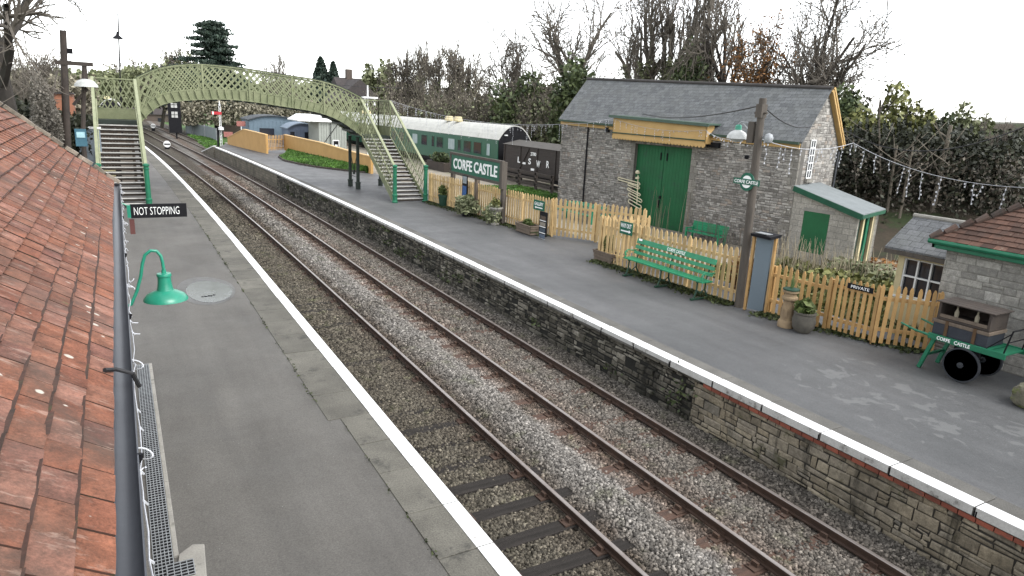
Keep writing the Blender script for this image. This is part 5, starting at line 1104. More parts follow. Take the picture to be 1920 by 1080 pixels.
# lean-to annexe against the near gable
an = thing('lean_to_annexe', 'low block lean-to with felt roof and green panel against the end of the stone shed', 'building', tuple(P2-ld_*1.3))
Q0, Q1 = P2-ld_*.02, P2-ld_*2.75; Lw = 2.7; blk = masonry('pale_block', (.40,.38,.335), (.32,.305,.27), (.25,.24,.22), .46, .23, .008, .01, (.13,.125,.11), .5)
q = MB(); q.prism([V3(Q0,zb_),V3(Q1,zb_),V3(Q1,1.93),V3(Q0,2.62)], tuple(gd*.2)); q.build('wall', blk, an); q = MB(); q.prism([V3(Q1+gd*2.1,zb_),V3(Q1+gd*Lw,zb_),V3(Q1+gd*Lw,1.9),V3(Q1+gd*2.1,1.9)], tuple(ld_*.2)); q.build('end_wall', blk, an); q = MB(); q.prism([V3(Q0+gd*Lw,zb_),V3(Q1+gd*Lw,zb_),V3(Q1+gd*Lw,1.9),V3(Q0+gd*Lw,2.6)], tuple(-gd*.2)); q.build('rear_wall', blk, an)
q = MB(); q.prism([V3(Q0-gd*.16,2.66),V3(Q1-gd*.16-ld_*.18,1.94),V3(Q1+gd*(Lw+.12)-ld_*.18,1.94),V3(Q0+gd*(Lw+.12),2.66)], (0,0,.05)); ar = q.build('roof', simple('grey_felt_roof', (.19,.21,.215), (.15,.168,.172), 2, .75, .1, 30), an)
q = MB(); q.bar(V3(Q0-gd*.16,2.6),V3(Q1-gd*.16-ld_*.18,1.87),.05,.2); q.bar(V3(Q1-gd*.16-ld_*.17,1.88),V3(Q1+gd*(Lw+.12)-ld_*.17,1.88),.05,.14); q.build('fascia', simple('bottle_green_paint', (.012,.085,.045)), ar)
q = MB(); a, c = Q0-ld_*.55, Q0-ld_*1.62; q.prism([V3(a-gd*.012,.2),V3(c-gd*.012,.2),V3(c-gd*.012,1.78),V3(a-gd*.012,1.78)], tuple(gd*.05)); tag(q.build('shutter', M['doorgreen'], an), 'green boarded panel', 'x'); 
q = MB(); a, c = Q0-ld_*.5, Q0-ld_*1.8; q.prism([V3(a-gd*.014,1.79),V3(c-gd*.014,1.79),V3(c-gd*.014,1.92),V3(a-gd*.014,1.92)], tuple(gd*.05)); q.build('lintel', M['concrete'], an)
for t, mt, w in ((.12,'dkgreen',.14),(.7,'cream',.2),(1.2,'green',.28),(1.95,'cream',.42)):
    a = Q1+gd*t; q = MB(); q.prism([V3(a,zb_),V3(a+gd*w,zb_),V3(a+gd*w,1.86),V3(a,1.86)], tuple(ld_*.1)); q.build('door_post', M[mt], an)
q = MB(); a = Q1+gd*.3+ld_*.3; q.prism([V3(a,.35),V3(a+gd*.8,.35),V3(a+gd*.8,.95),V3(a,.95)], tuple(ld_*.05)); q.build('notice', simple('pale_blue_notice', (.25,.38,.5)), an)
for o in list(an.children):
    if 'category' in o: del o['category']
# looped light decoration hanging at the edge of the shed door
c = wl3(dl+.15)-inn*.12; dc = MB()
def loop(x0, z0, w, h, sl): 
    p = [(0,0),(w,sl),(w+.05,sl+h/2),(w,sl+h),(0,h),(-.05,h/2),(0,0)]; dc.tube([V3(c-ld_*(x0+a),z0-b_) for a, b_ in p], .028, 5)
for x0, z0, w, h, sl in ((-.75,2.0,1.5,.12,.12),(.0,1.78,.75,.1,.1),(.0,1.55,.85,.1,.2),(.1,1.3,.9,.14,.22),(.15,1.0,.85,.18,.22)): loop(x0, z0, w, h, sl)
dc.tube([V3(c-ld_*.62,2.25),V3(c-ld_*.72,.8)],.03,5); dc.lathe((c.x-.02,(c-ld_*.65).y,2.3),[(0,0),(.1,.03),(.12,.1),(.06,.18),(0,.2)],10); dc.lathe((c.x-.02,(c-ld_*.66).y,2.05),[(0,0),(.1,.02),(.1,.1),(0,.12)],10)
tag(dc.build('rope_light_figure', simple('pale_rope_light', (.62,.56,.38), (.5,.46,.34), 8, .5, 0), org=tuple(c)), 'pale looped rope light figure hanging beside the left edge of the green shed door', 'decoration')
# benches in the yard
def yard_bench(p, yaw, label, L_=1.9, mt='benchgreen', table=False, hs=1.):
    t = thing('garden_bench' if not table else 'picnic_table', label, 'bench' if not table else 'table', (p[0],p[1],-.14)); cs_, sn_ = math.cos(yaw), math.sin(yaw)
    def bx_(c, d, name):
        q = MB(); q.box((p[0]+c[0]*cs_-c[1]*sn_, p[1]+c[0]*sn_+c[1]*cs_, -.14+c[2]*hs), d, yaw); return q.build(name, M[mt], t)
    if not table:
        for k in range(3): bx_((0,-.14*k,.48),(L_,.12,.03),'seat_slat')
        for k in range(4): bx_((0,.14+.03*k,.62+.13*k),(L_,.03,.1),'back_slat')
        for x in (-L_/2+.06,L_/2-.06):
            for y in (.12,-.32): bx_((x,y,.3),(.07,.07,.6),'leg')
            bx_((x,-.1,.66),(.07,.5,.04),'armrest')
    else:
        for k in range(5): bx_((0,-.3+.15*k,.8),(L_,.14,.04),'table_plank')
        for y in (-.75,.75): bx_((0,y,.46),(L_,.25,.04),'seat')
        for x in (-L_/2+.25,L_/2-.25):
            bx_((x,0,.42),(.08,1.5,.08),'crossbeam'); bx_((x,-.45,.38),(.08,.1,.76),'leg'); bx_((x,.45,.38),(.08,.1,.76),'leg')
    return t
p_ = wl3(sw(1340,450)[0])-inn*.6; yard_bench((p_[0],p_[1],0), R(90)+LA+math.pi, 'green garden bench against the stone shed to the right of the big door', 1.9, hs=.72)
p_ = apl(1100,378,(16.6,30),(16.6,20)); yard_bench((16.6,p_[1]), R(92), 'teal picnic table top showing above the set-back cream fence', 2.6, 'lampgreen', True)

# ------------------------------------------------------------------ rolling stock behind the fence
def coach(x, y0, y1, label, zf=-.1, group=None):
    """railway carriage lying along +Y, near side at x"""
    t = thing('railway_carriage', label, 'carriage', (x+1.5,(y0+y1)/2,zf), group); w = 2.9; ze = 2.86; zr = 3.98; n = 12
    cg = simple('carriage_green', (.006,.085,.05), (.005,.07,.042), 1.5, .3, .02, 20, fine=.1)
    q = MB(); q.b2((x,y0,.55),(x+w,y1,ze)); q.build('body', cg, t, bevel=.02)
    arc = [(x-.04+(w+.08)*k/n, ze-.02+(zr-ze)*(1-abs(2*k/n-1)**2.3)) for k in range(n+1)]
    q = MB(); q.prism([(a,y0-.06,z) for a, z in arc], (0,y1-y0+.12,0)); ro = q.build('roof', simple('pale_carriage_roof', (.50,.50,.46), (.42,.42,.39), 1.5, .6, .1, 20, c3=(.3,.3,.27), s3=1.2, t3=.6), t)
    q = MB(); q.prism([(a+.05*(1 if a < x+w/2 else -1),y0-.075,z-.06) for a, z in arc]+[(x+w-.06,y0-.075,.6),(x+.06,y0-.075,.6)], (0,.03,0)); q.build('end_panel', M['black'], t)
    q = MB(); ya2 = y0+9.5
    for d in (0,1.9): q.lathe((x+w*.35,ya2+d,zr-.05),[(.0,0),(.42,0),(.42,.16),(.36,.24),(.36,.34),(.3,.42),(0,.43)],12)
    q.build('roof_vent', M['cream'], ro)
    yy = y0+1.3; k = 0
    while yy < y1-1.5:
        wdt = (.55 if k % 3 == 0 else 1.35); q = MB(); q.b2((x-.012,yy,1.55),(x+.02,yy+wdt,2.45)); wn_ = q.build('window', M['glass'] if k % 4 else simple('pale_window_blind', (.35,.42,.42), (.25,.32,.33)), t)
        q = MB(); q.b2((x-.02,yy-.03,1.5),(x+.01,yy+wdt+.03,1.55)); q.b2((x-.02,yy-.03,2.45),(x+.01,yy+wdt+.03,2.5)); q.b2((x-.02,yy-.04,1.5),(x+.01,yy,2.5)); q.b2((x-.02,yy+wdt,1.5),(x+.01,yy+wdt+.04,2.5)); q.build('window_frame', cg, wn_)
        yy += wdt+random.uniform(.5,1.2); k += 1
    q = MB(); q.b2((x+.1,y0+.4,.3),(x+w-.1,y1-.4,.56)); q.b2((x+.5,y0+6,-.0),(x+w-.5,y1-6,.35)); q.build('underframe', M['black'], t)
    for yb in (y0+2.6, y1-2.6):
        q = MB(); q.b2((x+.25,yb-1.5,.1),(x+.4,yb+1.5,.42)); q.build('bogie', M['black'], t)
        for d in (-1.1,1.1):
            q = MB(); q.lathe((x+.35,yb+d,.2),[(0,-.05),(.42,-.05),(.42,.05),(0,.05)],20,axis='x'); q.build('wheel', M['black'], t)
    q = MB(); q.lathe((x+.62,y0-.1,ze+.35),[(0,-.04),(.14,-.04),(.14,.04),(0,.04)],14); q.build('end_lamp', M['white'], t)
    return t
CX = 22.0
coach(CX, 46.9, 72, 'green railway carriage with pale domed roof and two roof vents behind the name board', group='green carriages in the siding')
coach(CX+.3, 73.5, 96, 'far green railway carriage showing below the footbridge beside the pale container', group='green carriages in the siding')
wg = thing('goods_wagon', 'dark brown goods wagon lettered 2780 and L S W R beside the stone shed', 'wagon', (CX+1.4,41.3,-.1)); wb_ = simple('wagon_brown', (.032,.023,.019), (.024,.018,.015), 3, .7, .2, 40)
q = MB(); w0, w1 = 36.2, 45.9
for k in range(8): z = .62+k*.25; q.b2((CX,w0,z),(CX+2.7,w1,z+.243))
q.build('body', wb_, wg)
q = MB(); q.prism([(CX-.1,w0-.1,2.62),(CX+1.35,w0-.1,2.95),(CX+2.8,w0-.1,2.62)],(0,w1-w0+.2,0)); q.build('roof', simple('wagon_roof', (.085,.078,.07), (.06,.056,.05)), wg)
for y in (w0+.1, 38.7, 41.05, 43.4, w1-.1):
    q = MB(); q.b2((CX-.05,y-.07,.5),(CX-.002,y+.07,2.62)); q.build('side_strap', wb_, wg)
q = MB(); q.bar((CX-.03,43.4,1.0),(CX-.03,42.2,2.5),.05,.1); q.build('diagonal_brace', wb_, wg)
q = MB(); q.b2((CX+.1,w0,.35),(CX+2.6,w1,.62)); q.build('underframe', M['black'], wg)
for y in (38.0,44.0):
    q = MB(); q.lathe((CX+.3,y,.22),[(0,-.06),(.42,-.06),(.42,.06),(0,.06)],20,axis='x'); q.build('wheel', M['black'], wg)
for ch, u, v, hh in (('L',973,299,.42),('S',993,302,.42),('W',1009,307,.46),('R',1027,308,.46)):
    p = ax(u, v, CX-.06); lettering(ch, (CX-.056,p[1],p[2]-.02), (0,-1,0), (0,0,1), .36 if ch != 'W' else .5, hh, M['letter'], wg, bold=.02)
p = ax(1000,289,CX-.06); lettering('2780', (CX-.056,p[1],p[2]), (0,-1,0), (0,0,1), .75, .24, M['letter'], wg, bold=.015)
q = MB(); p = ax(983,306,CX); q.box((CX-.02,p[1],p[2]),(.03,.4,.14)); p = ax(999,318,CX); q.box((CX-.02,p[1],p[2]),(.03,.45,.15)); q.build('number_plate', M['letter'], wg)
# dark rail fence in front of the wagon
rf_ = thing('rail_fence', 'dark timber post and rail fence in front of the brown wagon', 'fence', (20.6,41,-.14))
for y in (45.5,43.2,41,38.8,36.8):
    q = MB(); q.box((20.6,y,.5),(.16,.16,1.3)); q.build('post', M['darkwood'], rf_)
q = MB()
for z in (.35,.7,1.05): q.box((20.55,41.1,z),(.06,8.9,.17))
q.build('fence_rail', M['darkwood'], rf_)
# timber baulks by the siding
q = MB(); q.tube([(20.9,47.6,-.14),(20.9,47.6,1.0)],.1,8); q.box((20.9,47.6,1.0),(.3,1.7,.16)); q.box((20.9,47,.5),(.2,.2,1.1)); q.box((20.9,48.2,.5),(.2,.2,1.1))
tag(q.build('buffer_stop', M['darkwood'], org=(20.9,47.6,-.14)), 'low dark timber buffer frame at the end of the siding beside the wagon', 'buffer stop')
# tarpaulined garden pile in front of the carriage
def mound(p, rx, ry, rz, name, label, cat, mt, n=1400, size=.16, grp=None):
    t = thing(name, label, cat, (p[0],p[1],p[2]), grp); leaves(t, 'foliage', (p[0],p[1],p[2]+rz*.8), (rx,ry,rz), n, size, mt, lo=-.8)
    q = MB(); [q.tube([(p[0],p[1],p[2]-.05),(p[0]+random.uniform(-rx,rx)*.5,p[1]+random.uniform(-ry,ry)*.5,p[2]+rz)],.02,4) for k in range(6)]; q.build('stems', M['twig'], t); return t
pt = ax(826,300,20.3); mound((20.3,pt[1],.55), .6, 1.6, .45, 'planted_barrow', 'mound of dark green plants in a raised bed in front of the green carriage', 'shrub', 'ivy', 900, .18)
q = MB(); q.b2((19.8,pt[1]-1.9,-.14),(20.8,pt[1]+1.9,.6)); tag(q.build('raised_bed', M['darkwood'], org=(20.3,pt[1],-.14)), 'dark timber raised bed holding the plants in front of the green carriage', 'planter')
p = gz(785,309,-.14); 
# ------------------------------------------------------------------ orange boundary wall at the far end of the right platform
WA, WB = Vector((7.1,82.6,0)), Vector((8.75,68.9,0)); WC, WD = Vector((10.75,70.4,0)), Vector((12.78,49.7,0))
def topz(u, v, a, c): p = apl(u, v, a, c); return (Vector((p[0],p[1],0))-a).length, p[2]
def plainwall(pts_top, a, c, label, zbf):
    d = (c-a).normalized(); nv = Vector((-d.y,d.x,0)); t = thing('boundary_wall', label, 'wall', tuple(a), 'ochre platform boundary walls'); q = MB(); L_ = (c-a).length
    poly = [V3(a,zbf(0)-.1),V3(c,zbf(1)-.1)]+[V3(a+d*s,z) for s, z in reversed(pts_top)]
    q.prism(poly, tuple(nv*.2)); q.build('wall_panel', M['wallochre'], t)
    q = MB()
    for (s0,z0),(s1_,z1) in zip(pts_top[:-1],pts_top[1:]): q.bar(V3(a+d*s0+nv*.1,z0+.03),V3(a+d*s1_+nv*.1,z1+.03),.3,.07)
    q.build('coping', simple('ochre_coping', (.62,.42,.2), (.5,.33,.15)), t); return t
tp = sorted([(max(0,topz(423,258,WA,WB)[0]),topz(423,258,WA,WB)[1]), topz(456,243,WA,WB), ((WB-WA).length, topz(497,253,WA,WB)[1])]); tp[0] = (0, tp[0][1])
plainwall(tp, WA, WB, 'ochre wall with a pitched top at the far end of the right platform', lambda s: 0)
z_ = [((WC-WC).length, topz(537,254,WC,WD)[1])]+[topz(u,v,WC,WD) for u, v in ((600,268),(650,283))]+[((WD-WC).length, topz(693,294,WC,WD)[1])]
plainwall(z_, WC, WD, 'long stepped ochre wall behind the grass bank at the footbridge', lambda s: .35*(1-s))
q = MB(); dd = (WD-WC).normalized()
for s in (14.0,18.2): q.box(tuple(WC+dd*s+Vector((-.13,0,.75))),(.03,.5,.35),math.atan2(dd.y,dd.x)+R(90))
gt_ = picket_fence([(8.8,68.95),(10.7,70.35)], 'ochre picket gate between the two ochre walls beyond the footbridge', 1.75, .19, .09, 'picketfresh', zb=.28, rails=(.5,1.3), posts=False, name='picket_gate'); gt_['category'] = 'gate'; del gt_['group']
# grass bank with a stone kerb below the wall
q = MB(); edge = [(10.05,66.5),(9.1,64.5),(8.75,60.4),(9.3,57),(10.0,54.6),(10.9,52.8),(12.2,50.6),(12.7,50.2)]; back = [(10.9,69.5),(11.25,65),(11.7,60.5),(12.0,57),(12.25,54.6),(12.45,52.8),(12.65,50.7),(12.72,50.2)]
vs = []; fs = []
for (x0,y0),(x1,y1) in zip(edge, back): vs += [(x0,y0,.06),(x0*.6+x1*.4,y0*.6+y1*.4,.22),(x1,y1,.36)]
fs = [(3*i+j,3*i+j+1,3*i+3+j+1,3*i+3+j) for i in range(len(edge)-1) for j in range(2)]
struct(MB().add(vs,fs).build('grass_bank', M['grass']))
P = []; 
for k in range(16000):
    i = random.randrange(len(edge)-1); t = random.random(); s = random.random(); e0_ = np.array(edge[i])*(1-t)+np.array(edge[i+1])*t; b0_ = np.array(back[i])*(1-t)+np.array(back[i+1])*t; p = e0_*(1-s)+b0_*s; P.append((p[0],p[1],.08+.3*s+random.random()*.06))
V, F = leaf_arrays(np.array(P), .10, .5, flat=-.6, aspect=2.4)
struct(tag(fastmesh('grass', V, F, M['grassblade']), 'bright green grass growing on the bank below the ochre wall', 'grass'), 'stuff')
q = MB()
for (x0,y0),(x1,y1) in zip(edge[:-1], edge[1:]):
    n = max(1,int(math.hypot(x1-x0,y1-y0)/.5))
    for k in range(n): t = (k+.5)/n; q.box((x0+(x1-x0)*t-.05,y0+(y1-y0)*t,.04),(.18,.46,.16+.05*random.random()),math.atan2(y1-y0,x1-x0)+R(90))
struct(q.build('bank_kerb', M['darkwood'], bevel=.02))
# ------------------------------------------------------------------ far end: huts, container, signals
def gable_hut(name, label, c, w, d, h, rise, mt, rmt, cat='shed', curved=False):
    """c = near left base corner; w along X, d along Y"""
    t = thing(name, label, cat, (c[0]+w/2,c[1]+d/2,c[2])); x0,y0,z0 = c
    q = MB(); n = max(6,int(w/.45))
    for k in range(n): q.b2((x0+w*k/n+.01,y0,z0),(x0+w*(k+1)/n-.01,y0+.06,z0+h))
    q.b2((x0,y0+.06,z0),(x0+w,y0+d,z0+h)); 
    prof = [(x0-.15+(w+.3)*k/10, z0+h+rise*((1-abs(k/5-1)**2.2) if curved else (1-abs(k/5-1)))) for k in range(11)]
    q.prism([(a,y0+.02,z-.02) for a, z in prof], (0,d-.04,0)); q.build('wall', mt, t)
    q = MB()
    for (a,za),(c2,zc) in zip(prof[:-1],prof[1:]): q.prism([(a,y0-.25,za),(c2,y0-.25,zc),(c2,y0-.25,zc+.12),(a,y0-.25,za+.12)],(0,d+.5,0))
    q.build('roof', rmt, t); return t, (x0,y0,z0)
bl1 = simple('slate_blue_boards', (.13,.18,.225), (.11,.155,.195), 1.5, .7, .1); bl2 = simple('blue_grey_boards', (.15,.19,.27), (.13,.165,.235), 1.5, .7, .1)
rfd = simple('dark_felt', (.05,.06,.07), (.04,.045,.05), 2, .7); 
h1, o1 = gable_hut('blue_shed', 'long slate-blue boarded shed with a shallow curved roof beyond the ochre wall', (ay(468,250,92)[0],92,-1.2), ay(562,250,92)[0]-ay(468,250,92)[0], 6, 3.6, .6, bl1, rfd, 'shed', True)
q = MB(); q.b2((o1[0]+1.2,o1[1]-.03,.6),(o1[0]+3.0,o1[1]-.005,1.5)); q.build('window', M['glass'], h1); q = MB(); q.b2((o1[0]+3.2,o1[1]-.05,-1.2),(o1[0]+5.6,o1[1]-.006,1.75)); q.build('door', bl1, h1)
h2, o2 = gable_hut('blue_hut', 'small blue hut with curved roof and bright blue base beyond the picket gate', (ay(541,250,86)[0],86,-.9), ay(599,250,86)[0]-ay(541,250,86)[0], 4, 2.6, .7, bl2, simple('pale_blue_roof', (.2,.25,.31)), 'hut', True)
for x, w_ in ((.2,.5),(1.9,.7),(3.55,.85)):
    q = MB(); q.b2((o2[0]+x,o2[1]-.05,.55),(o2[0]+x+w_,o2[1]-.01,1.4)); wn_ = q.build('window', M['glass'], h2); q = MB(); q.b2((o2[0]+x-.08,o2[1]-.07,.47),(o2[0]+x+w_+.08,o2[1]-.04,.55)); q.build('sill', M['white'], wn_)
q = MB(); q.b2((o2[0]+1.7,o2[1]-.06,-.9),(o2[0]+5.0,o2[1]-.02,.15)); q.build('blue_skirt', simple('bright_blue', (.01,.11,.30)), h2); q = MB(); q.b2((o2[0]+.1,o2[1]-.08,.15),(o2[0]+5.0,o2[1]-.02,.28)); q.build('white_band', M['white'], h2); q = MB(); q.b2((o2[0]+2.85,o2[1]-.04,1.2),(o2[0]+3.35,o2[1]-.01,1.5)); q.build('notice', M['letter'], h2); q = MB(); q.lathe((o2[0]+2.9,o2[1]-.1,1.95),[(0,0),(.16,0),(.16,.3),(0,.32)],10); q.build('wall_light', M['white'], h2)
cn_ = thing('pale_container', 'pale ribbed store with a white hipped roof and a dark diagonal brace behind the footbridge', 'container', (20.5,82,-.3)); q = MB(); 
cpale = simple('pale_ribbed_sheet', (.33,.35,.32), (.28,.30,.27), 1.5, .6, .05)
cx0, cx1, crx = ay(598,250,80)[0], ay(650,250,80)[0], ay(557,225,80)[0]
for k in range(11): q.b2((cx0+(cx1-cx0)*k/11,80,-.3),(cx0+(cx1-cx0)*(k+.9)/11,80.1,2.85)); 
q.b2((cx0,80.1,-.3),(cx1,85,2.85)); q.build('body', cpale, cn_)
q = MB(); q.prism([(crx,79.7,2.85),(cx1+.2,79.7,2.85),(cx1+.2,85.2,2.85),(crx,85.2,2.85)],(0,0,.12)); q.add([(crx,79.7,2.97),(cx1+.2,79.7,2.97),(cx1+.2,85.2,2.97),(crx,85.2,2.97),(crx+.9,80.6,3.6),(cx1-.8,80.6,3.6),(cx1-.8,84.5,3.6),(crx+.9,84.5,3.6)],[(0,1,5,4),(1,2,6,5),(2,3,7,6),(3,0,4,7),(4,5,6,7)]); q.build('roof', M['white'], cn_)
q = MB(); q.bar((cx0+.1,79.93,-.1),(cx0+2.2,79.93,2.7),.09,.05); q.bar((cx0+1.3,79.95,-.2),(cx0+1.3,79.95,2.7),.07,.05); q.build('brace', M['black'], cn_)
q = MB(); p = apl(630,272,(19,78),(22,78)); q.box((p[0],78,p[2]),(.75,.06,1.15)); b1 = q.build('poster_frame', M['white'], thing('framed_poster', 'white framed black poster standing in front of the pale container', 'poster', (p[0],78,p[2]-.6))); q = MB(); q.box((p[0],77.95,p[2]),(.55,.03,.9)); q.build('poster_sheet', M['black'], b1.parent); q = MB(); q.box((p[0],77.93,p[2]-.1),(.3,.02,.3)); q.build('poster_mark', M['letter'], b1.parent)
# semaphore signal with red arm
p = ay(415,272,88); sg = thing('semaphore_signal', 'lattice semaphore signal post with a red arm held level beyond the platform ramp', 'signal', (p[0],88,-1.2)); top = ay(416,195,88)[2]
q = MB(); 
for dx in (-.1,.1): q.bar((p[0]+dx,88,-1.2),(p[0]+.05+dx*.8,88,top-.2),.05,.05)
for k in range(14): z = -1+k*(top+.6)/14; q.bar((p[0]-.1,88,z),(p[0]+.12,88,z+.35),.03,.02); q.bar((p[0]+.12,88,z),(p[0]-.1,88,z+.35),.03,.02)
q.build('post', M['white'], sg); q = MB(); q.lathe((p[0]+.05,88,top-.2),[(.1,0),(.12,.1),(.05,.2),(.07,.35),(0,.6)],8); q.build('finial', M['white'], sg)
az_ = ay(405,212,87.9); q = MB(); q.box((az_[0]+.05,87.9,az_[2]),(1.1,.04,.33)); arm = q.build('arm', simple('signal_red', (.42,.02,.03), (.36,.018,.025), 3, .45, 0), sg); q = MB(); q.box((az_[0]-.33,87.87,az_[2]),(.16,.03,.335)); q.build('white_stripe', M['letter'], arm)
q = MB(); q.lathe((p[0]+.05,87.85,ay(417,241,88)[2]),[(0,-.2),(.3,-.15),(.3,.15),(0,.2)],12); q.build('lamp', M['white'], sg)
q = MB(); q.bar((p[0]-.35,88,-1.2),(p[0]-.3,88,ay(410,240,88)[2]),.3,.2); q.build('base_box', M['black'], sg)
for k, (u, v, lab) in enumerate(((452,232,'reddish warning board on a post above the pitched ochre wall'),(428,252,'low reddish warning board beside the semaphore signal'))):
    p = ay(u,v,93); t = thing('warning_board', lab, 'sign', (p[0],93,-1.2)); q = MB(); q.box((p[0],93,p[2]),(1.05,.05,.62)); q.build('board', simple('faded_red_%d' % k, (.26,.075,.06), (.34,.16,.14), 9, .6, 0), t); q = MB(); q.box((p[0],93.05,(p[2]-1.2)/2),(.1,.08,p[2]+1.2)); q.build('post', M['white'], t)
# ground disc signals, colour light, point rodding
def disc(u, v, Y, label):
    p = ay(u,v,Y); t = thing('ground_signal', label, 'signal', (p[0],Y,-1.15)); q = MB(); q.box((p[0],Y+.1,-.85),(.5,.5,.6)); q.build('base', M['black'], t)
    q = MB(); bm2 = MB(); n = 24; q.prism([(p[0]+.38*math.cos(2*math.pi*k/n),Y-.2,p[2]+.38*math.sin(2*math.pi*k/n)) for k in range(n)],(0,.05,0)); q.build('disc', M['white'], t); q = MB(); q.box((p[0]+.02,Y-.23,p[2]),(.62,.02,.14)); q.build('bar', M['black'], t)
disc(313,270,90,'white disc ground signal with dark bar standing between the diverging rails')
disc(287,236,135,'distant small white disc ground signal under the footbridge')
p = ay(328,205,112); t = thing('signal_hut_door', 'dark upright cabinet with two white panes under the footbridge arch', 'cabinet', (p[0],112,-1.3)); q = MB(); q.b2((p[0]-.9,112,-.3),(p[0]+.75,112.8,p[2]+2.2)); q.b2((p[0]-.1,112.2,-1.3),(p[0]+.1,112.6,-.3)); q.build('cabinet', M['black'], t)
for dz in (.65,-.75):
    q = MB(); q.b2((p[0]-.5,111.93,p[2]+dz-.42),(p[0]+.3,111.96,p[2]+dz+.42)); pn_ = q.build('pane', simple('pale_pane%d' % (dz > 0), (.5,.5,.48), (.35,.35,.33)), t); q = MB(); q.box((p[0]-.1,111.9,p[2]+dz),(.06,.02,.84)); q.box((p[0]-.1,111.9,p[2]+dz),(.8,.02,.06)); q.build('glazing_bars', M['black'], pn_)
# grey palisade panels round the curve
pf = thing('panel_fence', 'curved grey sheet fence beside the grassy siding beyond the ramp', 'fence', (6,115,-1.4)); pl_ = [gz(350,250,-1.35),gz(362,253,-1.35),gz(385,259,-1.35),gz(408,268,-1.35)]
tz_ = [1.9,1.9,2.0,2.0]; q = MB()
for k in range(3): a, c = pl_[k], pl_[k+1]; q.prism([(a[0],a[1],-1.35),(c[0],c[1],-1.35),(c[0],c[1],-1.35+tz_[k]),(a[0],a[1],-1.35+tz_[k])],(.05,.05,0))
q.build('fence_sheet', simple('grey_fence_sheet', (.24,.27,.29), (.2,.225,.24), 1, .6, .05), pf)
for a in pl_: 
    q = MB(); q.box((a[0]-.05,a[1]-.05,-.35),(.14,.14,2.1)); q.build('post', M['steel'], pf)
gs = MB(); gs.prism([gz(352,254,-1.33),gz(386,279,-1.33),gz(430,276,-1.33),gz(412,262,-1.33),gz(385,255,-1.33)],(0,0,.06)); struct(gs.build('siding_grass', M['grass']))
P = []
A4 = [np.array(gz(u,v,-1.3)) for u, v in ((352,254),(388,280),(428,276),(405,262))]
for k in range(7000): s, t = random.random(), random.random(); P.append(((A4[0]*(1-s)+A4[3]*s)*(1-t)+(A4[1]*(1-s)+A4[2]*s)*t)+np.array((0,0,.06+.08*random.random())))
V, F = leaf_arrays(np.array(P), .22, .5, flat=-.5, aspect=2); struct(tag(fastmesh('siding_turf', V, F, M['grassblade']), 'bright green turf over the disused siding beyond the ramp', 'grass'), 'stuff')
for (u0,v0,u1,v1), lb in (((352,262,420,276),'dark sleeper edge lying across the green turf nearest the ramp'),((378,263,412,271),'dark rail lying in the green turf below the grey fence')):
    a, c = gz(u0,v0,-1.22), gz(u1,v1,-1.22); q = MB(); q.bar(a,c,.12,.16); tag(q.build('old_rail', M['rust'], org=a), lb, 'rail')

# ------------------------------------------------------------------ left background: poles, lamp, cabinet, fence behind the stairs
p0, p1 = ay(119,300,33), ay(118,57,33); pl1 = thing('telegraph_pole', 'dark leaning telegraph pole with a pale stay wire behind the tiled roof', 'pole', (p0[0],33,0))
q = MB(); q.tube([(p0[0],33,0),((p0[0]+p1[0])/2,33,p1[2]/2),(p1[0],33,p1[2])],.16,10,.12); q.build('pole', M['darkwood'], pl1, smooth=True); q = MB(); q.box((p1[0]+.12,33,p1[2]-.75),(.25,.1,.2)); q.build('bracket', M['black'], pl1)
a, c = ay(108,130,32.8), ay(82,270,31); q = MB(); q.tube([a,c],.022,5); q.build('stay_wire', M['greywood'], pl1)
p0 = ay(158,300,30); p1 = ay(165,118,30); l2 = thing('platform_lamp', 'white domed lamp on a dark post beside the left stair of the footbridge', 'lamp post', (p0[0],30,0)); q = MB(); q.tube([(p0[0],30,0),(p0[0]+.03,30,3.2),(p1[0]-.12,30,p1[2])],.09,8,.07); q.build('post', M['darkwood'], l2, smooth=True)
sc2 = ay(162,163,29.8); q = MB(); q.lathe((sc2[0]+.0,29.75,sc2[2]),[(0,.28),(.12,.27),(.27,.2),(.36,.08),(.38,0),(.35,0),(.2,.12),(0,.16)],20); q.build('lamp_shade', M['whitelamp'], l2, smooth=True)
q = MB(); q.box((p1[0]-.42,30,p1[2]-.05),(1.15,.16,.14)); q.box((p1[0]-.75,30,p1[2]-.35),(.1,.1,.6)); q.box((p1[0]-.1,30,p1[2]-.35),(.1,.1,.6)); q.bar((p1[0]-.1,30,p1[2]-.9),(p1[0]-.6,30,p1[2]-1.5),.1,.1); q.build('cross_arm', M['darkwood'], l2)
# pale dead climber on the pole's stay
p = ay(168,262,38); q = MB(); q.b2((p[0]-.45,38,0),(p[0]+.45,38.5,p[2]+.5)); t = thing('grey_cabinet', 'pale blue-grey cabinet with a white top behind the left stair', 'cabinet', (p[0],38.2,0)); q.build('body', simple('cabinet_grey', (.24,.28,.32)), t); q = MB(); q.b2((p[0]-.5,37.95,p[2]+.5),(p[0]+.5,38.55,p[2]+.58)); q.build('top', M['white'], t)
p = ay(152,258,29.5); q = MB(); q.box((p[0],29.5,p[2]),(.36,.04,.62)); t = thing('blue_notice', 'small blue and white notice fixed below the domed lamp', 'notice', (p[0],29.5,p[2]-.3)); q.build('board', simple('teal_notice', (.05,.13,.17), (.03,.09,.13)), t); q = MB(); q.box((p[0],29.47,p[2]+.1),(.26,.02,.2)); q.build('notice_sheet', simple('pale_cyan', (.35,.55,.6)), t)
picket_fence([(-8.2,31),(-4.7,31)], 'ochre picket fence behind the tiled roof below the domed lamp', 1.55, .2, .1, face=1, group='picket fences along the platform')
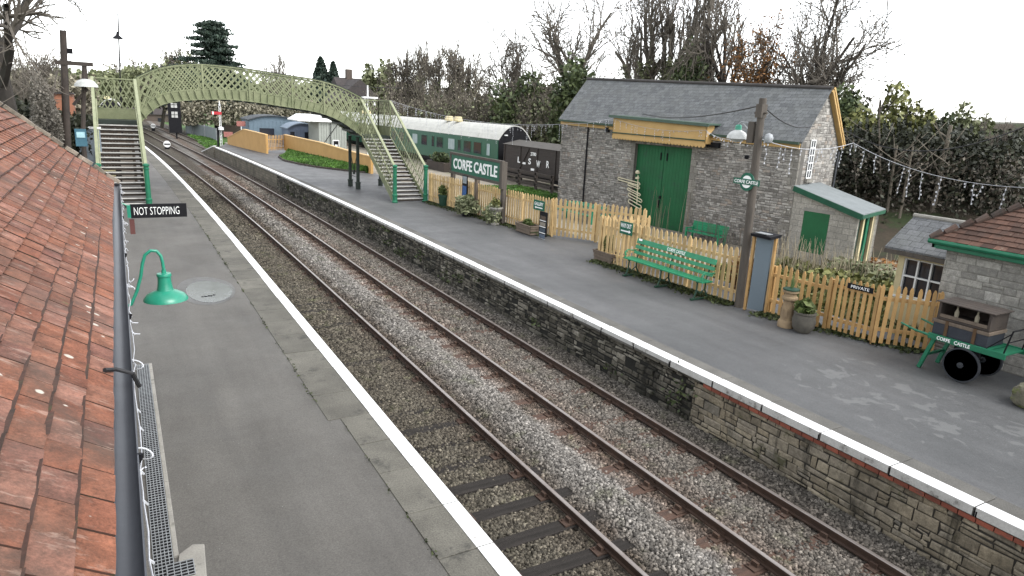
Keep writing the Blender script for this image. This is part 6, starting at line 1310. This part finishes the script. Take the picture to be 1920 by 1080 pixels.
p0 = ay(220,200,62); p1 = ay(221,25,62); t = thing('lamp_mast', 'tall thin mast with a small dark conical lamp behind the left landing', 'lamp post', (p0[0],62,-1)); q = MB(); q.tube([(p0[0],62,-1),(p1[0],62,p1[2])],.075,6,.05); q.build('mast', M['black'], t); p = ay(221,73,62); q = MB(); q.lathe((p[0],62,p[2]),[(.0,.55),(.06,.5),(.1,.3),(.38,.03),(.4,0),(0,.02)],12); q.build('lamp_shade', M['black'], t)
coach(-5.5, 118, 150, 'distant dark green vehicle with a white roof seen through the left landing lattice', group=None)
# ------------------------------------------------------------------ string lights and wires
def catenary(a, c, sag, n=24): a, c = Vector(a), Vector(c); return [a+(c-a)*t-Vector((0,0,sag*4*t*(1-t))) for t in np.linspace(0,1,n)]
def light_string(pts, label, drop=(.2,.75), step=.3, r=.007, br=.019, group='strings of white icicle lights'):
    q = MB(); q.tube(pts, r, 4); L_ = 0; k = 0
    for a, c in zip(pts[:-1], pts[1:]):
        d = (Vector(c)-Vector(a)); L_ += d.length
        while k*step < L_:
            k += 1; p = Vector(a)+d*random.random(); h = random.uniform(*drop)*(.35 if random.random() < .35 else 1); n = max(2,int(h/.11)); sw_ = random.uniform(-.12,.12)
            q.tube([p, p+Vector((sw_*.4,sw_*.5,-h*.5)), p+Vector((sw_*.5,sw_,-h))], r*.6, 3)
            for j in range(n): z = h*(j+.7)/n; q.box(tuple(p+Vector((sw_*.5*z/h+random.uniform(-.03,.03),sw_*z/h+random.uniform(-.03,.03),-z))),(br,br,br*1.7),random.random()*3,mi=1)
    return tag(q.build('icicle_lights', [M['whitewire'], M['bulb']], org=tuple(pts[0])), label, 'string lights', group)
a = Vector((10.84,FY0,5.3)); c = wl3(14.6)-inn*.3+Vector((0,0,4.45)); light_string(catenary(a,c,.5,30), 'dense icicle lights sagging from the footbridge stair across to the stone shed', (.3,1.15), .17)
c2 = Vector(V3(f1,ct+.05)); light_string([c, (c+c2)/2+Vector((0,0,-.1)), c2], 'short icicle lights along the shed eaves left of the ochre canopy', (.15,.7), .3)
c3 = Vector(V3(f0-inn*.06,ct-.25)); light_string(catenary(c2-inn*.06,c3,.25,10), 'icicle lights draped across the front of the ochre canopy', (.1,.5), .28)
pst = Vector((px_-.13,py_,4.62)); light_string(catenary(c3,pst,.2,14), 'icicle lights running from the ochre canopy to the timber lamp post', (.05,.3), .6)
e3 = P2-gd*.2+Vector((0,0,4.2)); rp2 = Vector(ax(1925,352,15.5)); mid = Vector(apl(1600,268,(16,14),(20,14)))
light_string(catenary(pst,mid,.25,14)+catenary(mid,rp2,.3,16)[1:], 'looping icicle lights hanging in front of the dark trees right of the shed', (.3,.85), .5, .009, .026)
def cable(a, c, sag, label, r=.018): q = MB(); q.tube(catenary(a,c,sag,20), r, 4); return tag(q.build('overhead_wire', M['wire'], org=tuple(a)), label, 'cable', 'overhead wires')
tp_ = Vector((px_-.16,py_,5.45)); cable(tp_, Vector(V3(wl3(c1-1)+inn*.5,5.2)), .25, 'black wire dipping from the lamp post top to the canopy roof', .02); cable(tp_, Vector(V3(P2+gd*.8-ld_*.02,5.0)), .25, 'black wire from the lamp post top to the shed gable', .02)
cable(Vector(V3(P3,5.0)), Vector(ax(1925,236,22)), .9, 'grey wire sagging across the dark trees to the right of the shed', .02)
cable(Vector(ay(460,133,50)), Vector(ay(760,165,60)), .3, 'thin wire above the footbridge in front of the dark house roof')
# ------------------------------------------------------------------ far houses
def house(u0, u1, v_e, v_r, Y, label, depth=9, gab=None, zc=-1.4, wallm='house_wall'):
    a, c = ay(u0,v_e,Y), ay(u1,v_e,Y); r = ay((u0+u1)/2,v_r,Y+depth/2)[2]; e = (a[2]+c[2])/2
    t = thing('house', label, 'house', ((a[0]+c[0])/2,Y,zc)); q = MB(); q.b2((a[0],Y,zc),(c[0],Y+depth,e)); q.build('wall', M['brickfar'], t)
    q = MB(); q.prism([(a[0]-.4,Y-.4,e-.1),(a[0]-.4,Y+depth/2,r),(a[0]-.4,Y+depth+.4,e-.1)],(c[0]-a[0]+.8,0,0)); ro = q.build('roof', M['rooffar'], t)
    q = MB(); q.box((a[0]+2,Y+depth/2,r+.4),(.9,.9,1.8)); q.build('chimney', M['brickfar'], ro)
    if gab:
        g = ay(gab,v_e,Y-1)[0]; q = MB(); q.prism([(g-4,Y-2,e-.2),(g,Y-2,r-.3),(g+4,Y-2,e-.2)],(0,depth/2+2,0)); q.build('cross_gable', M['rooffar'], ro)
    for k in range(3):
        x = a[0]+(c[0]-a[0])*(k+.5)/3; q = MB(); q.b2((x-.6,Y-.05,e-2.2),(x+.6,Y-.01,e-.9)); q.build('window', M['glass'], t)
    return t
M['brickfar'] = simple('far_house_wall', (.10,.075,.06), (.075,.06,.05), 1); M['rooffar'] = simple('far_dark_roof', (.055,.046,.045), (.04,.035,.034), 2, .9, .3, 8)
house(648,775,192,150,105,'dark-roofed house with a cross gable behind the right end of the footbridge', 10, 672)
house(140,330,212,188,190,'low reddish house far beyond the left stair', 9)
house(420,660,214,196,135,'long low brown-roofed building behind the blue sheds', 10)
M['redbrick'] = simple('orange_brick', (.30,.13,.075), (.24,.10,.06), 2)
p = ay(97,190,75); q = MB(); q.b2((ay(95,190,75)[0],75,-1),(ay(137,190,75)[0],78,ay(110,176,75)[2])); t = thing('brick_outhouse', 'orange brick outhouse behind the dead climbers at the far left', 'building', (p[0],76,-1)); q.build('wall', M['redbrick'], t); q = MB(); q.b2((ay(93,190,75)[0],74.8,ay(110,176,75)[2]),(ay(139,190,75)[0],78.2,ay(110,173,75)[2])); q.build('roof', M['rooffar'], t)
q = MB(); p = ay(693,183,70); q.box((p[0],70,p[2]),(1.5,.8,.16)); q.box((p[0]-.5,70,p[2]-.4),(.12,.4,.7)); q.box((p[0]+.5,70,p[2]-.4),(.12,.4,.7)); q.tube([(p[0]-.2,70,p[2]-6),(p[0]-.2,70,p[2]+1.2)],.08,6)
tag(q.build('yard_lamp', M['white'], org=(p[0],70,p[2]-6)), 'flat white yard lamp on a mast above the footbridge right landing', 'lamp post')
# ------------------------------------------------------------------ trees, thickets, banks
def pr(u, v, r):
    d = ray(u, v); t = r/math.hypot(d[0], d[1]); return np.array(CP)+d*t
def grow(acc, p, d, L_, r, lev, mx, rng, kids, up, wig, t0=.3):
    n = 4 if lev < 2 else 3; pts = [p]; dirs = [d]
    for k in range(n):
        d = (d+Vector(rng.normal(size=3))*wig+Vector((0,0,up))).normalized(); p = p+d*(L_/n); pts.append(p); dirs.append(d)
    r2 = r*(.45 if lev else .5)
    acc.append((pts, r, r2, lev))
    if lev >= mx: return
    kn = kids[min(lev, len(kids)-1)]
    for i in range(kn):
        t = (t0 if lev == 0 else .2)+(.98-(t0 if lev == 0 else .2))*(i+rng.random()*.8)/kn; j = min(n-1, int(t*n)); f = t*n-j; q = pts[j]+(pts[j+1]-pts[j])*f
        ax_ = dirs[j].cross(Vector(rng.normal(size=3))).normalized(); an = R(rng.uniform(22, 58)); dd = (Matrix.Rotation(an, 3, ax_) @ dirs[j]).normalized()
        grow(acc, q, dd, L_*rng.uniform(.45,.72)*(1 if lev else .95), max(.008,(r+(r2-r)*t)*rng.uniform(.5,.74)), lev+1, mx, rng, kids, up, wig*1.12)
def bare_tree(name, label, base, top, spread, seed, r0, mt='bark', tw='twig', mx=4, kids=(7,6,5,4), up=.05, wig=.13, group='trees behind the station', ivy=None, lean=(0,0), trunk_frac=.6, minr=.016, t0=.3, crownmt=None):
    rng = np.random.default_rng(seed); H = top-base[2]; acc = []
    grow(acc, Vector((0,0,0)), Vector((lean[0],lean[1],1)).normalized(), H*trunk_frac, r0, 0, mx, rng, kids, up, wig, t0)
    zs_ = max(p.z for a in acc for p in a[0]); xs_ = np.percentile([math.hypot(p.x,p.y) for a in acc if a[3] >= 2 for p in a[0]], 96); sz_ = H/zs_; sx_ = spread/2/max(xs_, .1)
    t = thing(name, label, 'tree', tuple(base), group); o_ = Vector(base); T, C = MB(), MB()
    for pts, r, r2, lev in acc:
        q = [Vector((p.x*sx_, p.y*sx_, p.z*sz_))+o_ for p in pts]
        (T if lev <= 1 else C).tube(q, max(r, minr), 9 if lev == 0 else (5 if lev == 1 else 3), max(r2, minr*.8), cap=False)
    T.build('trunk', M[mt], t, smooth=True); C.build('branches', M[tw], t)
    if ivy:
        mtl, frac, rad, n, size = ivy; P = []
        tr = [a for a in acc if a[3] <= 1]
        pts = np.array([[q.x*sx_, q.y*sx_, q.z*sz_] for a in tr for q in [a[0][i]+(a[0][i+1]-a[0][i])*f for i in range(len(a[0])-1) for f in (0,.33,.66)]])
        pts = pts[pts[:,2] < H*frac]; k = rng.integers(0, len(pts), n); w_ = (1-.65*pts[k][:,2:3]/(H*frac)); P = pts[k]+rng.normal(size=(n,3))*rad*np.clip(w_,.25,1)*(.6+.8*rng.random((n,1)))
        P[:,2] = np.clip(P[:,2], .05, None); V, F = leaf_arrays(P+np.array(base), size, .5, rng); fastmesh('ivy', V, F, M[mtl], None, t, ORG[t.as_pointer()])
    if crownmt:
        mtl, n, size, z0 = crownmt; ends = np.array([[q.x*sx_, q.y*sx_, q.z*sz_] for a in acc if a[3] >= 2 for q in a[0]]); ends = ends[ends[:,2] > H*z0]
        k = rng.integers(0, len(ends), n); V, F = leaf_arrays(ends[k]+rng.normal(size=(n,3))*.25+np.array(base), size, .5, rng); fastmesh('leaves', V, F, M[mtl], None, t, ORG[t.as_pointer()])
    return t
def clumpy(c, rad, n, rng, clumps=14, cs=.42):
    """points gathered in clumps over an uneven crown"""
    cc = rng.normal(size=(clumps,3)); cc /= np.linalg.norm(cc,axis=1,keepdims=True); cc *= rng.uniform(.35,.85,(clumps,1)); k = rng.integers(0,clumps,n)
    g_ = rng.normal(size=(n,3)); g_ /= np.linalg.norm(g_,axis=1,keepdims=True); P = cc[k]+g_*(rng.random((n,1))**.5)*cs*rng.uniform(.7,1.2,(clumps,1))[k]
    return P*np.array(rad)+np.array(c)
def leafy(name, label, base, top, spread, seed, mtl, n=5000, size=.22, cat='tree', group='trees behind the station', clumps=16, trunk=.18, low=0., cs=.42, mt='barkdark'):
    rng = np.random.default_rng(seed); H = top-base[2]; t = thing(name, label, cat, tuple(base), group)
    q = MB(); b_ = Vector(base); q.tube([b_, b_+Vector((.1,0,H*.4)), b_+Vector((0,.1,H*.85))], trunk, 7, trunk*.3)
    for k in range(9):
        a = k*2.4; z = H*(.2+.07*k); q.tube([b_+Vector((0,0,z)), b_+Vector((math.cos(a)*spread*.2,math.sin(a)*spread*.2,z+H*.12)), b_+Vector((math.cos(a)*spread*.36,math.sin(a)*spread*.36,z+H*.2))], trunk*.35, 4, .02)
    q.build('trunk', M[mt], t, smooth=True)
    h0 = low*H; P = clumpy((0,0,0), (spread/2,spread/2,(H-h0)/2), n, rng, clumps, cs); P[:,2] -= P[:,2].max()-(H-h0)/2
    P += np.array(base)+np.array((0,0,h0+(H-h0)/2)); P = P[P[:,2] > base[2]]
    V, F = leaf_arrays(P, size, .5, rng); fastmesh('crown', V, F, M[mtl], None, t, ORG[t.as_pointer()]); return t
def gbase(u, r, z=-1.3): p = pr(u, 200, r); return (p[0], p[1], z)
def topof(u, v, r): return pr(u, v, r)[2]
def wpx(px, r): return px*r/FPX*1.02
B = lambda u, v, r, px, seed, lab, **k: bare_tree('bare_tree', lab, gbase(u, r), topof(u, v, r), wpx(px, r), seed, **k)
# left group
bare_tree('bare_tree', 'big bare tree with a thick dark trunk at the left edge behind the tiled roof', gbase(22, 29, -.5), topof(22, -330, 29), 12, 4, r0=.46, mt='barkdark', mx=4, kids=(6,6,6,5), up=.03, lean=(.0,.0), ivy=('ivydull',.34,.3,2500,.09), minr=.010, t0=.72, wig=.09)
B(84, 75, 85, 110, 11, 'small bare tree beyond the leaning telegraph pole', r0=.16, mt='barkdark', minr=.03)
B(45, 70, 70, 120, 12, 'bare tree with fine twigs behind the thick trunk at the left edge', r0=.2, minr=.025)
B(300, 82, 150, 120, 13, 'round-headed pale bare tree beyond the left end of the footbridge', r0=.35, mx=4, kids=(8,6,5,5), up=.03, minr=.07, crownmt=('ivydull',2500,.25,.3))
B(262, 100, 160, 70, 14, 'low bare tree left of the round-headed tree above the footbridge', r0=.2, minr=.05, crownmt=('twigleaf',800,.25,.3))
B(553, 92, 150, 85, 15, 'thin bare tree standing alone above the middle of the footbridge', r0=.22, minr=.04)
B(508, 112, 170, 40, 16, 'faint small bare tree left of the thin tree above the footbridge', r0=.14, minr=.05)
# cedar: layered dark plates
rng = np.random.default_rng(5); cb = gbase(405, 130); ct_ = topof(400, 37, 130); H = ct_-cb[2]; cd_ = thing('cedar_tree', 'large dark layered cedar rising behind the footbridge arch', 'tree', cb, 'trees behind the station')
q = MB(); q.tube([Vector(cb), Vector(cb)+Vector((.2,0,H*.6)), Vector(cb)+Vector((0,0,H))], .5, 8, .1); P = []
for k in range(54):
    z = H*(.28+.71*k/54); w_ = wpx(70,130)*(1-.80*(k/54)**1.25)*rng.uniform(.6,1.12)*(1.0 if k > 6 else .8); a = k*2.4+rng.normal()*.3; e = Vector((math.cos(a)*w_, math.sin(a)*w_, z-.1*w_+.2)); q.tube([Vector(cb)+Vector((0,0,z-.6)), Vector(cb)+e*.6+Vector((0,0,z*.4)), Vector(cb)+e], .12, 4, .03)
    n = 520; t_ = rng.random(n)**.65; P.append(np.stack([math.cos(a)*w_*t_+rng.normal(size=n)*.62, math.sin(a)*w_*t_+rng.normal(size=n)*.62, z-.10*w_*t_+rng.normal(size=n)*.12], 1)+np.array(cb))
q.build('trunk', M['barkdark'], cd_); V, F = leaf_arrays(np.concatenate(P), .30, .5, rng, flat=-.4); fastmesh('crown', V, F, M['evergreen'], None, cd_, ORG[cd_.as_pointer()])
for u, v, w_, s_, lb in ((603,108,30,21,'taller of two dark conical cypresses beside the house roof'),(626,117,24,22,'shorter of two dark conical cypresses beside the house roof')):
    b_ = gbase(u,125); rng = np.random.default_rng(s_); H = topof(u,v,125)-b_[2]; t = thing('cypress_tree', lb, 'tree', b_, 'trees behind the station'); n = 3500; z = rng.random(n)**.8; rr = np.minimum(1,(1-z)*1.6)**.7*wpx(w_,125)*.85*(rng.random(n)**.35); a = rng.random(n)*6.28
    V, F = leaf_arrays(np.stack([rr*np.cos(a),rr*np.sin(a),z*H],1)+np.array(b_), .4, .4, rng); fastmesh('crown', V, F, M['evergreen'], None, t, ORG[t.as_pointer()]); q = MB(); q.tube([Vector(b_),Vector(b_)+Vector((0,0,H*.8))],.2,6,.05); q.build('trunk', M['barkdark'], t)
leafy('shrubby_tree', 'dull shrubby tree beside the dark house roof', gbase(712,112), topof(712,112,112), wpx(75,112), 31, 'ivydull', 4500, .42, clumps=20)
B(690, 112, 118, 55, 32, 'bare twiggy tree rising beside the dark house roof', r0=.2, minr=.035)
# ivy trees centre-left
for k, (u, v, px, r, lb) in enumerate(((752,88,90,98,'leftmost of the grey ivy-hung bare trees behind the carriage roof'),(786,62,80,96,'grey ivy-hung bare tree with a spiky top behind the roof vents'),(822,72,95,92,'broad grey ivy-hung bare tree above the green carriage roof'),(866,68,80,90,'rightmost of the grey ivy-hung bare trees, with arching twigs'))):
    B(u, v, r, px, 40+k, lb, r0=.32, minr=.042, kids=(9,6,5,5), ivy=('ivydull',.62,.7,3200,.18), crownmt=('twigleaf',1500,.11,.4))
B(948, 22, 82, 115, 51, 'spreading bare tree with curling branches left of the tallest bare tree', r0=.36, kids=(9,6,5,4), minr=.036, ivy=('ivy',.3,.6,1200,.2))
B(992, 55, 80, 90, 52, 'smaller bare tree between the curling tree and the tallest bare tree', r0=.3, kids=(8,6,5,4), minr=.034, ivy=('ivy',.35,.6,1200,.2))
B(1066, -70, 76, 210, 53, 'tallest bare tree with a bright ivy skirt left of the shed roof', r0=.72, kids=(8,5,5,4), minr=.034, t0=.5, ivy=('olive',.38,.6,2200,.2), lean=(-.03,0))
B(1152, 100, 74, 40, 54, 'thin crooked dead stem standing above the left end of the shed ridge', r0=.12, mx=2, kids=(4,2), minr=.03)
leafy('evergreen_bush', 'tall green evergreen bush at the foot of the tallest bare tree', gbase(1078,66), topof(1078,98,66), wpx(105,66), 33, 'ivy', 7000, .26, clumps=22)
leafy('evergreen_bush', 'dark evergreen bush below the curling bare tree', gbase(985,74), topof(985,128,74), wpx(130,74), 34, 'ivy', 7000, .28, clumps=22)
# behind the shed
B(1192, -90, 62, 230, 61, 'ivy-clad bare tree with parallel upright limbs above the shed roof', r0=.5, kids=(6,5,5,5), up=.05, wig=.17, minr=.028, t0=.4, ivy=('ivydull',.55,.38,4200,.15))
B(1238, -110, 60, 230, 62, 'thicker ivy-clad bare tree next to the round ivy mass above the shed', r0=.58, kids=(6,5,5,5), up=.05, wig=.17, minr=.028, t0=.45, ivy=('ivydull',.55,.36,4200,.15))
leafy('ivy_mass', 'round dark ivy-smothered tree above the middle of the shed ridge', gbase(1292,56), topof(1292,72,56), wpx(118,56), 35, 'ivy', 12000, .17, clumps=26)
B(1335, -70, 58, 170, 63, 'slender bare tree right of the round ivy mass', r0=.3, kids=(7,5,5,4), up=.05, wig=.16, minr=.026)
B(1366, -110, 55, 200, 64, 'straight dark bare trunk left of the copper-leaved tree', r0=.42, mt='barkdark', kids=(6,5,5,4), up=.05, wig=.15, minr=.026, t0=.55, ivy=('ivy',.45,.35,1500,.18))
B(1428, 8, 54, 160, 65, 'bare tree still hung with copper-brown dead leaves above the shed', r0=.36, kids=(7,6,5,4), minr=.026, crownmt=('copper',7000,.11,.3), ivy=('ivy',.4,.6,1500,.2))
B(1482, -90, 53, 260, 66, 'dark bare tree above the right end of the shed ridge', r0=.5, mt='barkdark', kids=(6,5,5,5), wig=.17, minr=.026, t0=.4, ivy=('ivydull',.42,.38,2600,.15))
B(1530, -30, 52, 230, 67, 'spreading bare tree reaching right over the gable', r0=.38, kids=(9,6,6,5), up=.02, minr=.026, lean=(.12,-.1), ivy=('ivy',.4,.6,2500,.2))
# right side above the bank
for k, (u, v, px, r, m_, lb) in enumerate(((1600,158,110,44,'ivy','dark bushy tree just right of the shed gable'),(1652,152,120,43,'olive','yellow-green bushy tree on the bank right of the shed'),(1705,185,80,44,'olive','dull bushy tree with bare tips on the bank'),(1815,192,75,46,'ivydull','small dark bush on the skyline of the right bank'),(1760,212,60,46,'ivy','low bush on the skyline between the two bushy trees on the bank'))):
    leafy('bushy_tree', lb, gbase(u,r,1.), topof(u,v,r), wpx(px,r), 70+k, m_, 5500, .17, clumps=20)
B(1700, 148, 45, 90, 76, 'small bare tree poking out of the bushes on the right bank', r0=.1, minr=.014)
B(1905, 200, 40, 90, 77, 'bare scrub at the right edge of the skyline', r0=.1, minr=.014)
# crest and face of the wooded bank
q = MB(); us = list(range(1500, 2140, 40)); vs = []
for u in us:
    f0, f1, f2 = pr(u,300,31), pr(u,300,38), pr(u,300,47); z1 = topof(u, 330, 38); z2 = topof(u, min(250, 232+max(0,(1700-u))*.02) if u > 1560 else 260, 47)
    vs += [(f0[0],f0[1],-.15), (f1[0],f1[1],2.2), (f2[0],f2[1],z2), (f2[0]*1.0+40,f2[1]+30,z2+.5)]
n = 4; q.add(vs, [(i*n+j,(i+1)*n+j,(i+1)*n+j+1,i*n+j+1) for i in range(len(us)-1) for j in range(n-1)]); struct(q.build('wooded_bank', M['earth']))
def mass(name, label, us, vtop, vbot, rr, n, size, mt, seed, thick=5.):
    rng = np.random.default_rng(seed); P = []; ks = 40; uc = rng.uniform(us[0],us[1],ks*6)
    u = rng.choice(uc, n)+rng.normal(size=n)*(us[1]-us[0])/ks*.9; t = rng.random(n)**.8
    jag = np.interp(u, np.sort(uc), rng.uniform(-.16,.16,len(uc)))
    for k in range(n):
        uu = float(np.clip(u[k], us[0]-15, us[1]+15)); r = rr[0]+(rr[1]-rr[0])*((uu-us[0])/(us[1]-us[0]))+rng.normal()*thick*.4; vt = np.interp(uu, vtop[0], vtop[1]); vb = np.interp(uu, vbot[0], vbot[1]); tt = t[k]+jag[k]*t[k]
        P.append(pr(uu, vb+(vt-vb)*tt, r))
    V, F = leaf_arrays(np.array(P), size, .6, rng); return struct(tag(fastmesh(name, V, F, M[mt]), label, 'undergrowth'), 'stuff')
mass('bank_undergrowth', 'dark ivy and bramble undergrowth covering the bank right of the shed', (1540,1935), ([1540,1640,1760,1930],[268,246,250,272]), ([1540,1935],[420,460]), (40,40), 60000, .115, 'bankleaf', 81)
mass('bank_scrub', 'brown leafless scrub tangled over the bank right of the shed', (1560,1935), ([1560,1930],[290,300]), ([1560,1935],[430,450]), (37,36), 7000, .08, 'darktwig', 82, 3)
mass('thicket', 'brown leafless thicket behind the carriage and the wagon', (690,1070), ([690,760,880,1000,1070],[215,200,185,185,180]), ([690,1070],[262,275]), (100,72), 30000, .2, 'twigleaf', 83, 6)
mass('thicket', 'dull ivy thicket in the shade behind the carriage and the wagon', (690,1070), ([690,760,880,1000,1070],[225,205,195,190,185]), ([690,1070],[270,280]), (96,70), 24000, .2, 'ivydull', 84, 6)
for k, (u, v, r) in enumerate(((705,150,92),(735,140,90),(765,150,86),(800,140,85),(838,150,82),(872,140,80),(905,145,78),(930,150,76),(958,140,74),(1000,145,72),(1028,150,70),(1052,140,68))):
    bare_tree('sapling', ['twiggy leafless sapling in the thicket behind the carriage roof'][0], gbase(u,r), topof(u,v,r), wpx(70,r), 300+k, r0=.12, mt='barkpale', mx=3, kids=(9,6,5), minr=.028, group='leafless saplings in the thicket', ivy=('ivydull',.5,.5,500,.2) if k % 3 else None, crownmt=('twigleaf',500,.11,.3))
mass('far_hedge', 'low brown hedge and scrub beyond the end of the line', (325,700), ([325,400,520,700],[188,184,190,196]), ([325,700],[236,232]), (128,118), 26000, .24, 'twigleaf', 85, 5)
mass('far_hedge', 'dull green hedge beyond the end of the line', (40,420), ([40,170,300,420],[128,140,122,128]), ([40,420],[200,205]), (150,150), 26000, .34, 'ivydull', 86, 6)
mass('skyline_trees', 'distant grey tree line along the horizon', (-40,760), ([-40,200,500,760],[140,142,158,168]), ([-40,760],[196,214]), (260,230), 14000, 1.2, 'ivydull', 87, 12)
mass('climber_tangle', 'pale grey seedhead climber tangled over the fence at the far left', (58,118), ([58,85,118],[138,160,235]), ([58,118],[270,288]), (32,34), 22000, .055, 'oldman', 88, 2.5)
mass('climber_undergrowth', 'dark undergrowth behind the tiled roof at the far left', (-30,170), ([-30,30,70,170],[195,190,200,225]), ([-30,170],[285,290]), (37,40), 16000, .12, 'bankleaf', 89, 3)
mass('roadside_scrub', 'brown scrub around the brick outhouse at the far left', (0,180), ([0,180],[140,150]), ([0,180],[215,215]), (88,84), 14000, .2, 'twigleaf', 90, 4)
# pale slender trunks in front of the dark bank
for k, (u0,v0,u1,v1,r,rad) in enumerate(((1783,235,1745,412,36,.15),(1648,225,1652,380,36,.06),(1682,270,1665,385,35.5,.085),(1712,275,1688,400,35,.07),(1600,260,1606,380,36,.05))):
    lab = ['thick pale leaning trunk above the slate office on the dark bank','thin pale upright trunk right of the shed against the dark bank','pale forked trunk in the middle of the dark bank','slim grey trunk leaning right on the dark bank','very thin pale trunk close to the shed gable'][k]
    a, c = pr(u1,v1,r), pr(u0,v0,r); t = thing('slender_tree', lab, 'tree', (a[0],a[1],-.1), 'slender trees on the bank'); q = MB(); m_ = (Vector(a)+Vector(c))/2+Vector((.15,.1,0)); q.tube([Vector((a[0]-.05,a[1],-.1)),Vector(a),m_,Vector(c)], rad, 7, rad*.55); q.build('trunk', M['barkpale'], t, smooth=True)
    q = MB(); rng = np.random.default_rng(200+k)
    for i in range(7): f = .4+.55*i/7; p = Vector(a)+(Vector(c)-Vector(a))*f; e = p+Vector((rng.normal()*.9,rng.normal()*.9,rng.uniform(.6,1.8))); q.tube([p,(p+e)/2+Vector((0,0,-.1)),e], rad*.3, 4, .012)
    q.build('branches', M['barkpale'], t)
# far hill behind everything
q = MB(); vs = []
ang = np.linspace(-.35, 1.5, 40)
for k, a in enumerate(ang):
    h = 8+5*math.sin(k*.5)+3*math.sin(k*1.3); 
    for r, z in ((300,-1.4),(420,h*.6),(560,h),(700,h)): vs.append((CP[0]+math.sin(a)*r, math.cos(a)*r, z))
q.add(vs, [(i*4+j,(i+1)*4+j,(i+1)*4+j+1,i*4+j+1) for i in range(len(ang)-1) for j in range(3)]); struct(q.build('hills', M['grass'], smooth=True))
# dry stalks and beds behind the fences
def stalks(c, rx, ry, n, h, mt, name, label, cat='plants', grp=None):
    q = MB()
    for k in range(n):
        x, y = c[0]+random.uniform(-rx,rx), c[1]+random.uniform(-ry,ry); hh = h*random.uniform(.5,1.1); a, b_ = random.uniform(-.2,.2), random.uniform(-.2,.2); q.tube([(x,y,-.14),(x+a*.4,y+b_*.4,hh*.6),(x+a,y+b_,hh)], .012, 3, .005)
    return tag(q.build(name, M[mt], org=(c[0],c[1],-.14)), label, cat, grp)
p = apl(1510,470,(17.6,30),(17.6,10)); stalks((17.7,p[1]-.4), 1.1, 2.4, 230, 1.05, 'drygrass', 'dry_stalks', 'dry grey seed stalks standing in front of the lean-to annexe', 'dead plants')
p = apl(1245,400,(18.4,30),(18.4,10)); stalks((18.7,p[1]), .3, 1.2, 16, 1.9, 'drygrass', 'dry_stalks', 'few tall dry stems in front of the green shed door', 'dead plants')
p = apl(1330,430,(18.2,30),(18.2,10)); stalks((18.3,p[1]-1), .5, 1.6, 40, 1.3, 'twig', 'dry_stalks', 'dark twiggy stems around the green garden bench by the shed', 'dead plants')
def lowbush(p, rx, ry, rz, lab, mt='olive', n=900, size=.11): return mound(p, rx, ry, rz, 'low_shrub', lab, 'shrub', mt, n, size)
p = apl(1420,452,(13.0,30),(13.0,5)); lowbush((12.9,p[1],.0), .45, .8, .62, 'yellow-leaved shrub rising behind the fence either side of the lamp post', 'copper', 800, .1)
p = apl(1640,500,(16,30),(16,5)); lowbush((16.5,p[1]+.6,-.14), 1.2, 2.2, .35, 'low olive ground cover between the lean-to and the slate office', 'olive', 1500, .12)
p = apl(1610,470,(18,30),(18,5)); lowbush((18.5,p[1],-.14), .9, 1.6, .4, 'low grey-green plants in front of the lean-to door posts', 'ivydull', 900, .12)
p = apl(1700,470,(24,30),(24,5)); 
gp = MB(); gp.prism([(17.2,41.5,-.13),(21.0,41.5,-.13),(21.0,34.8,-.13),(17.6,34.8,-.13)],(0,0,.012)); gp.prism([(14.2,16,-.13),(18.6,16,-.13),(18.6,9,-.13),(14.2,10.5,-.13)],(0,0,.012)); struct(gp.build('lawn', M['grass']))
P = np.stack([RNG.uniform(17.0,21.0,12000), RNG.uniform(34.8,41.5,12000), -.1+.08*RNG.random(12000)],1); P = P[(P[:,0]-17.0) > (41-P[:,1])*.1]; V, F = leaf_arrays(P, .1, .5, flat=-.6, aspect=2.2); struct(tag(fastmesh('yard_grass', V, F, M['grassblade']), 'rough green grass beside the left corner of the stone shed', 'grass'), 'stuff')
P = np.stack([RNG.uniform(13.3,18.8,9000), RNG.uniform(8.5,17,9000), -.12+.12*RNG.random(9000)],1); V, F = leaf_arrays(P, .11, .5, flat=-.6, aspect=2.2); struct(tag(fastmesh('rough_grass', V, F, M['olive']), 'rough olive grass and weeds behind the amber fence', 'grass'), 'stuff')
lf = RNG.uniform(size=(2600,2)); P = np.stack([20+lf[:,0]*9, 9+lf[:,1]*9, -.11+0*lf[:,0]],1); V, F = leaf_arrays(P, .13, .4, flat=.9); struct(tag(fastmesh('fallen_leaves', V, F, M['copper']), 'brown fallen leaves under the trees to the right of the lean-to', 'leaves'), 'stuff')
# moss and weeds along the foot of the platform fence
P = []
for (a, c, n) in ((F0,F1,3500),(W0,W1,3000),((11.42,11.9),(12.6,8.1),3000)):
    t_ = RNG.random(n); d_ = np.abs(RNG.normal(size=n))*.22; P.append(np.stack([a[0]+(c[0]-a[0])*t_-d_, a[1]+(c[1]-a[1])*t_, .01+.05*RNG.random(n)],1))
V, F = leaf_arrays(np.concatenate(P), .06, .5, flat=.2); struct(tag(fastmesh('fence_moss', V, F, M['moss']), 'moss and small weeds along the foot of the platform fences', 'weeds'), 'stuff')

P = []
for k in range(60):
    y = 5+RNG.random()*28; x = (-.71 if y < 10 else -.91); n = 9; P.append(np.stack([x+RNG.normal(size=n)*.02, y+RNG.normal(size=n)*.07, .004+.02*RNG.random(n)],1))
V, F = leaf_arrays(np.concatenate(P), .02, .5, flat=.5); struct(tag(fastmesh('joint_moss', V, F, M['moss']), 'small tufts of moss in the joint behind the left platform slabs', 'moss'), 'stuff')
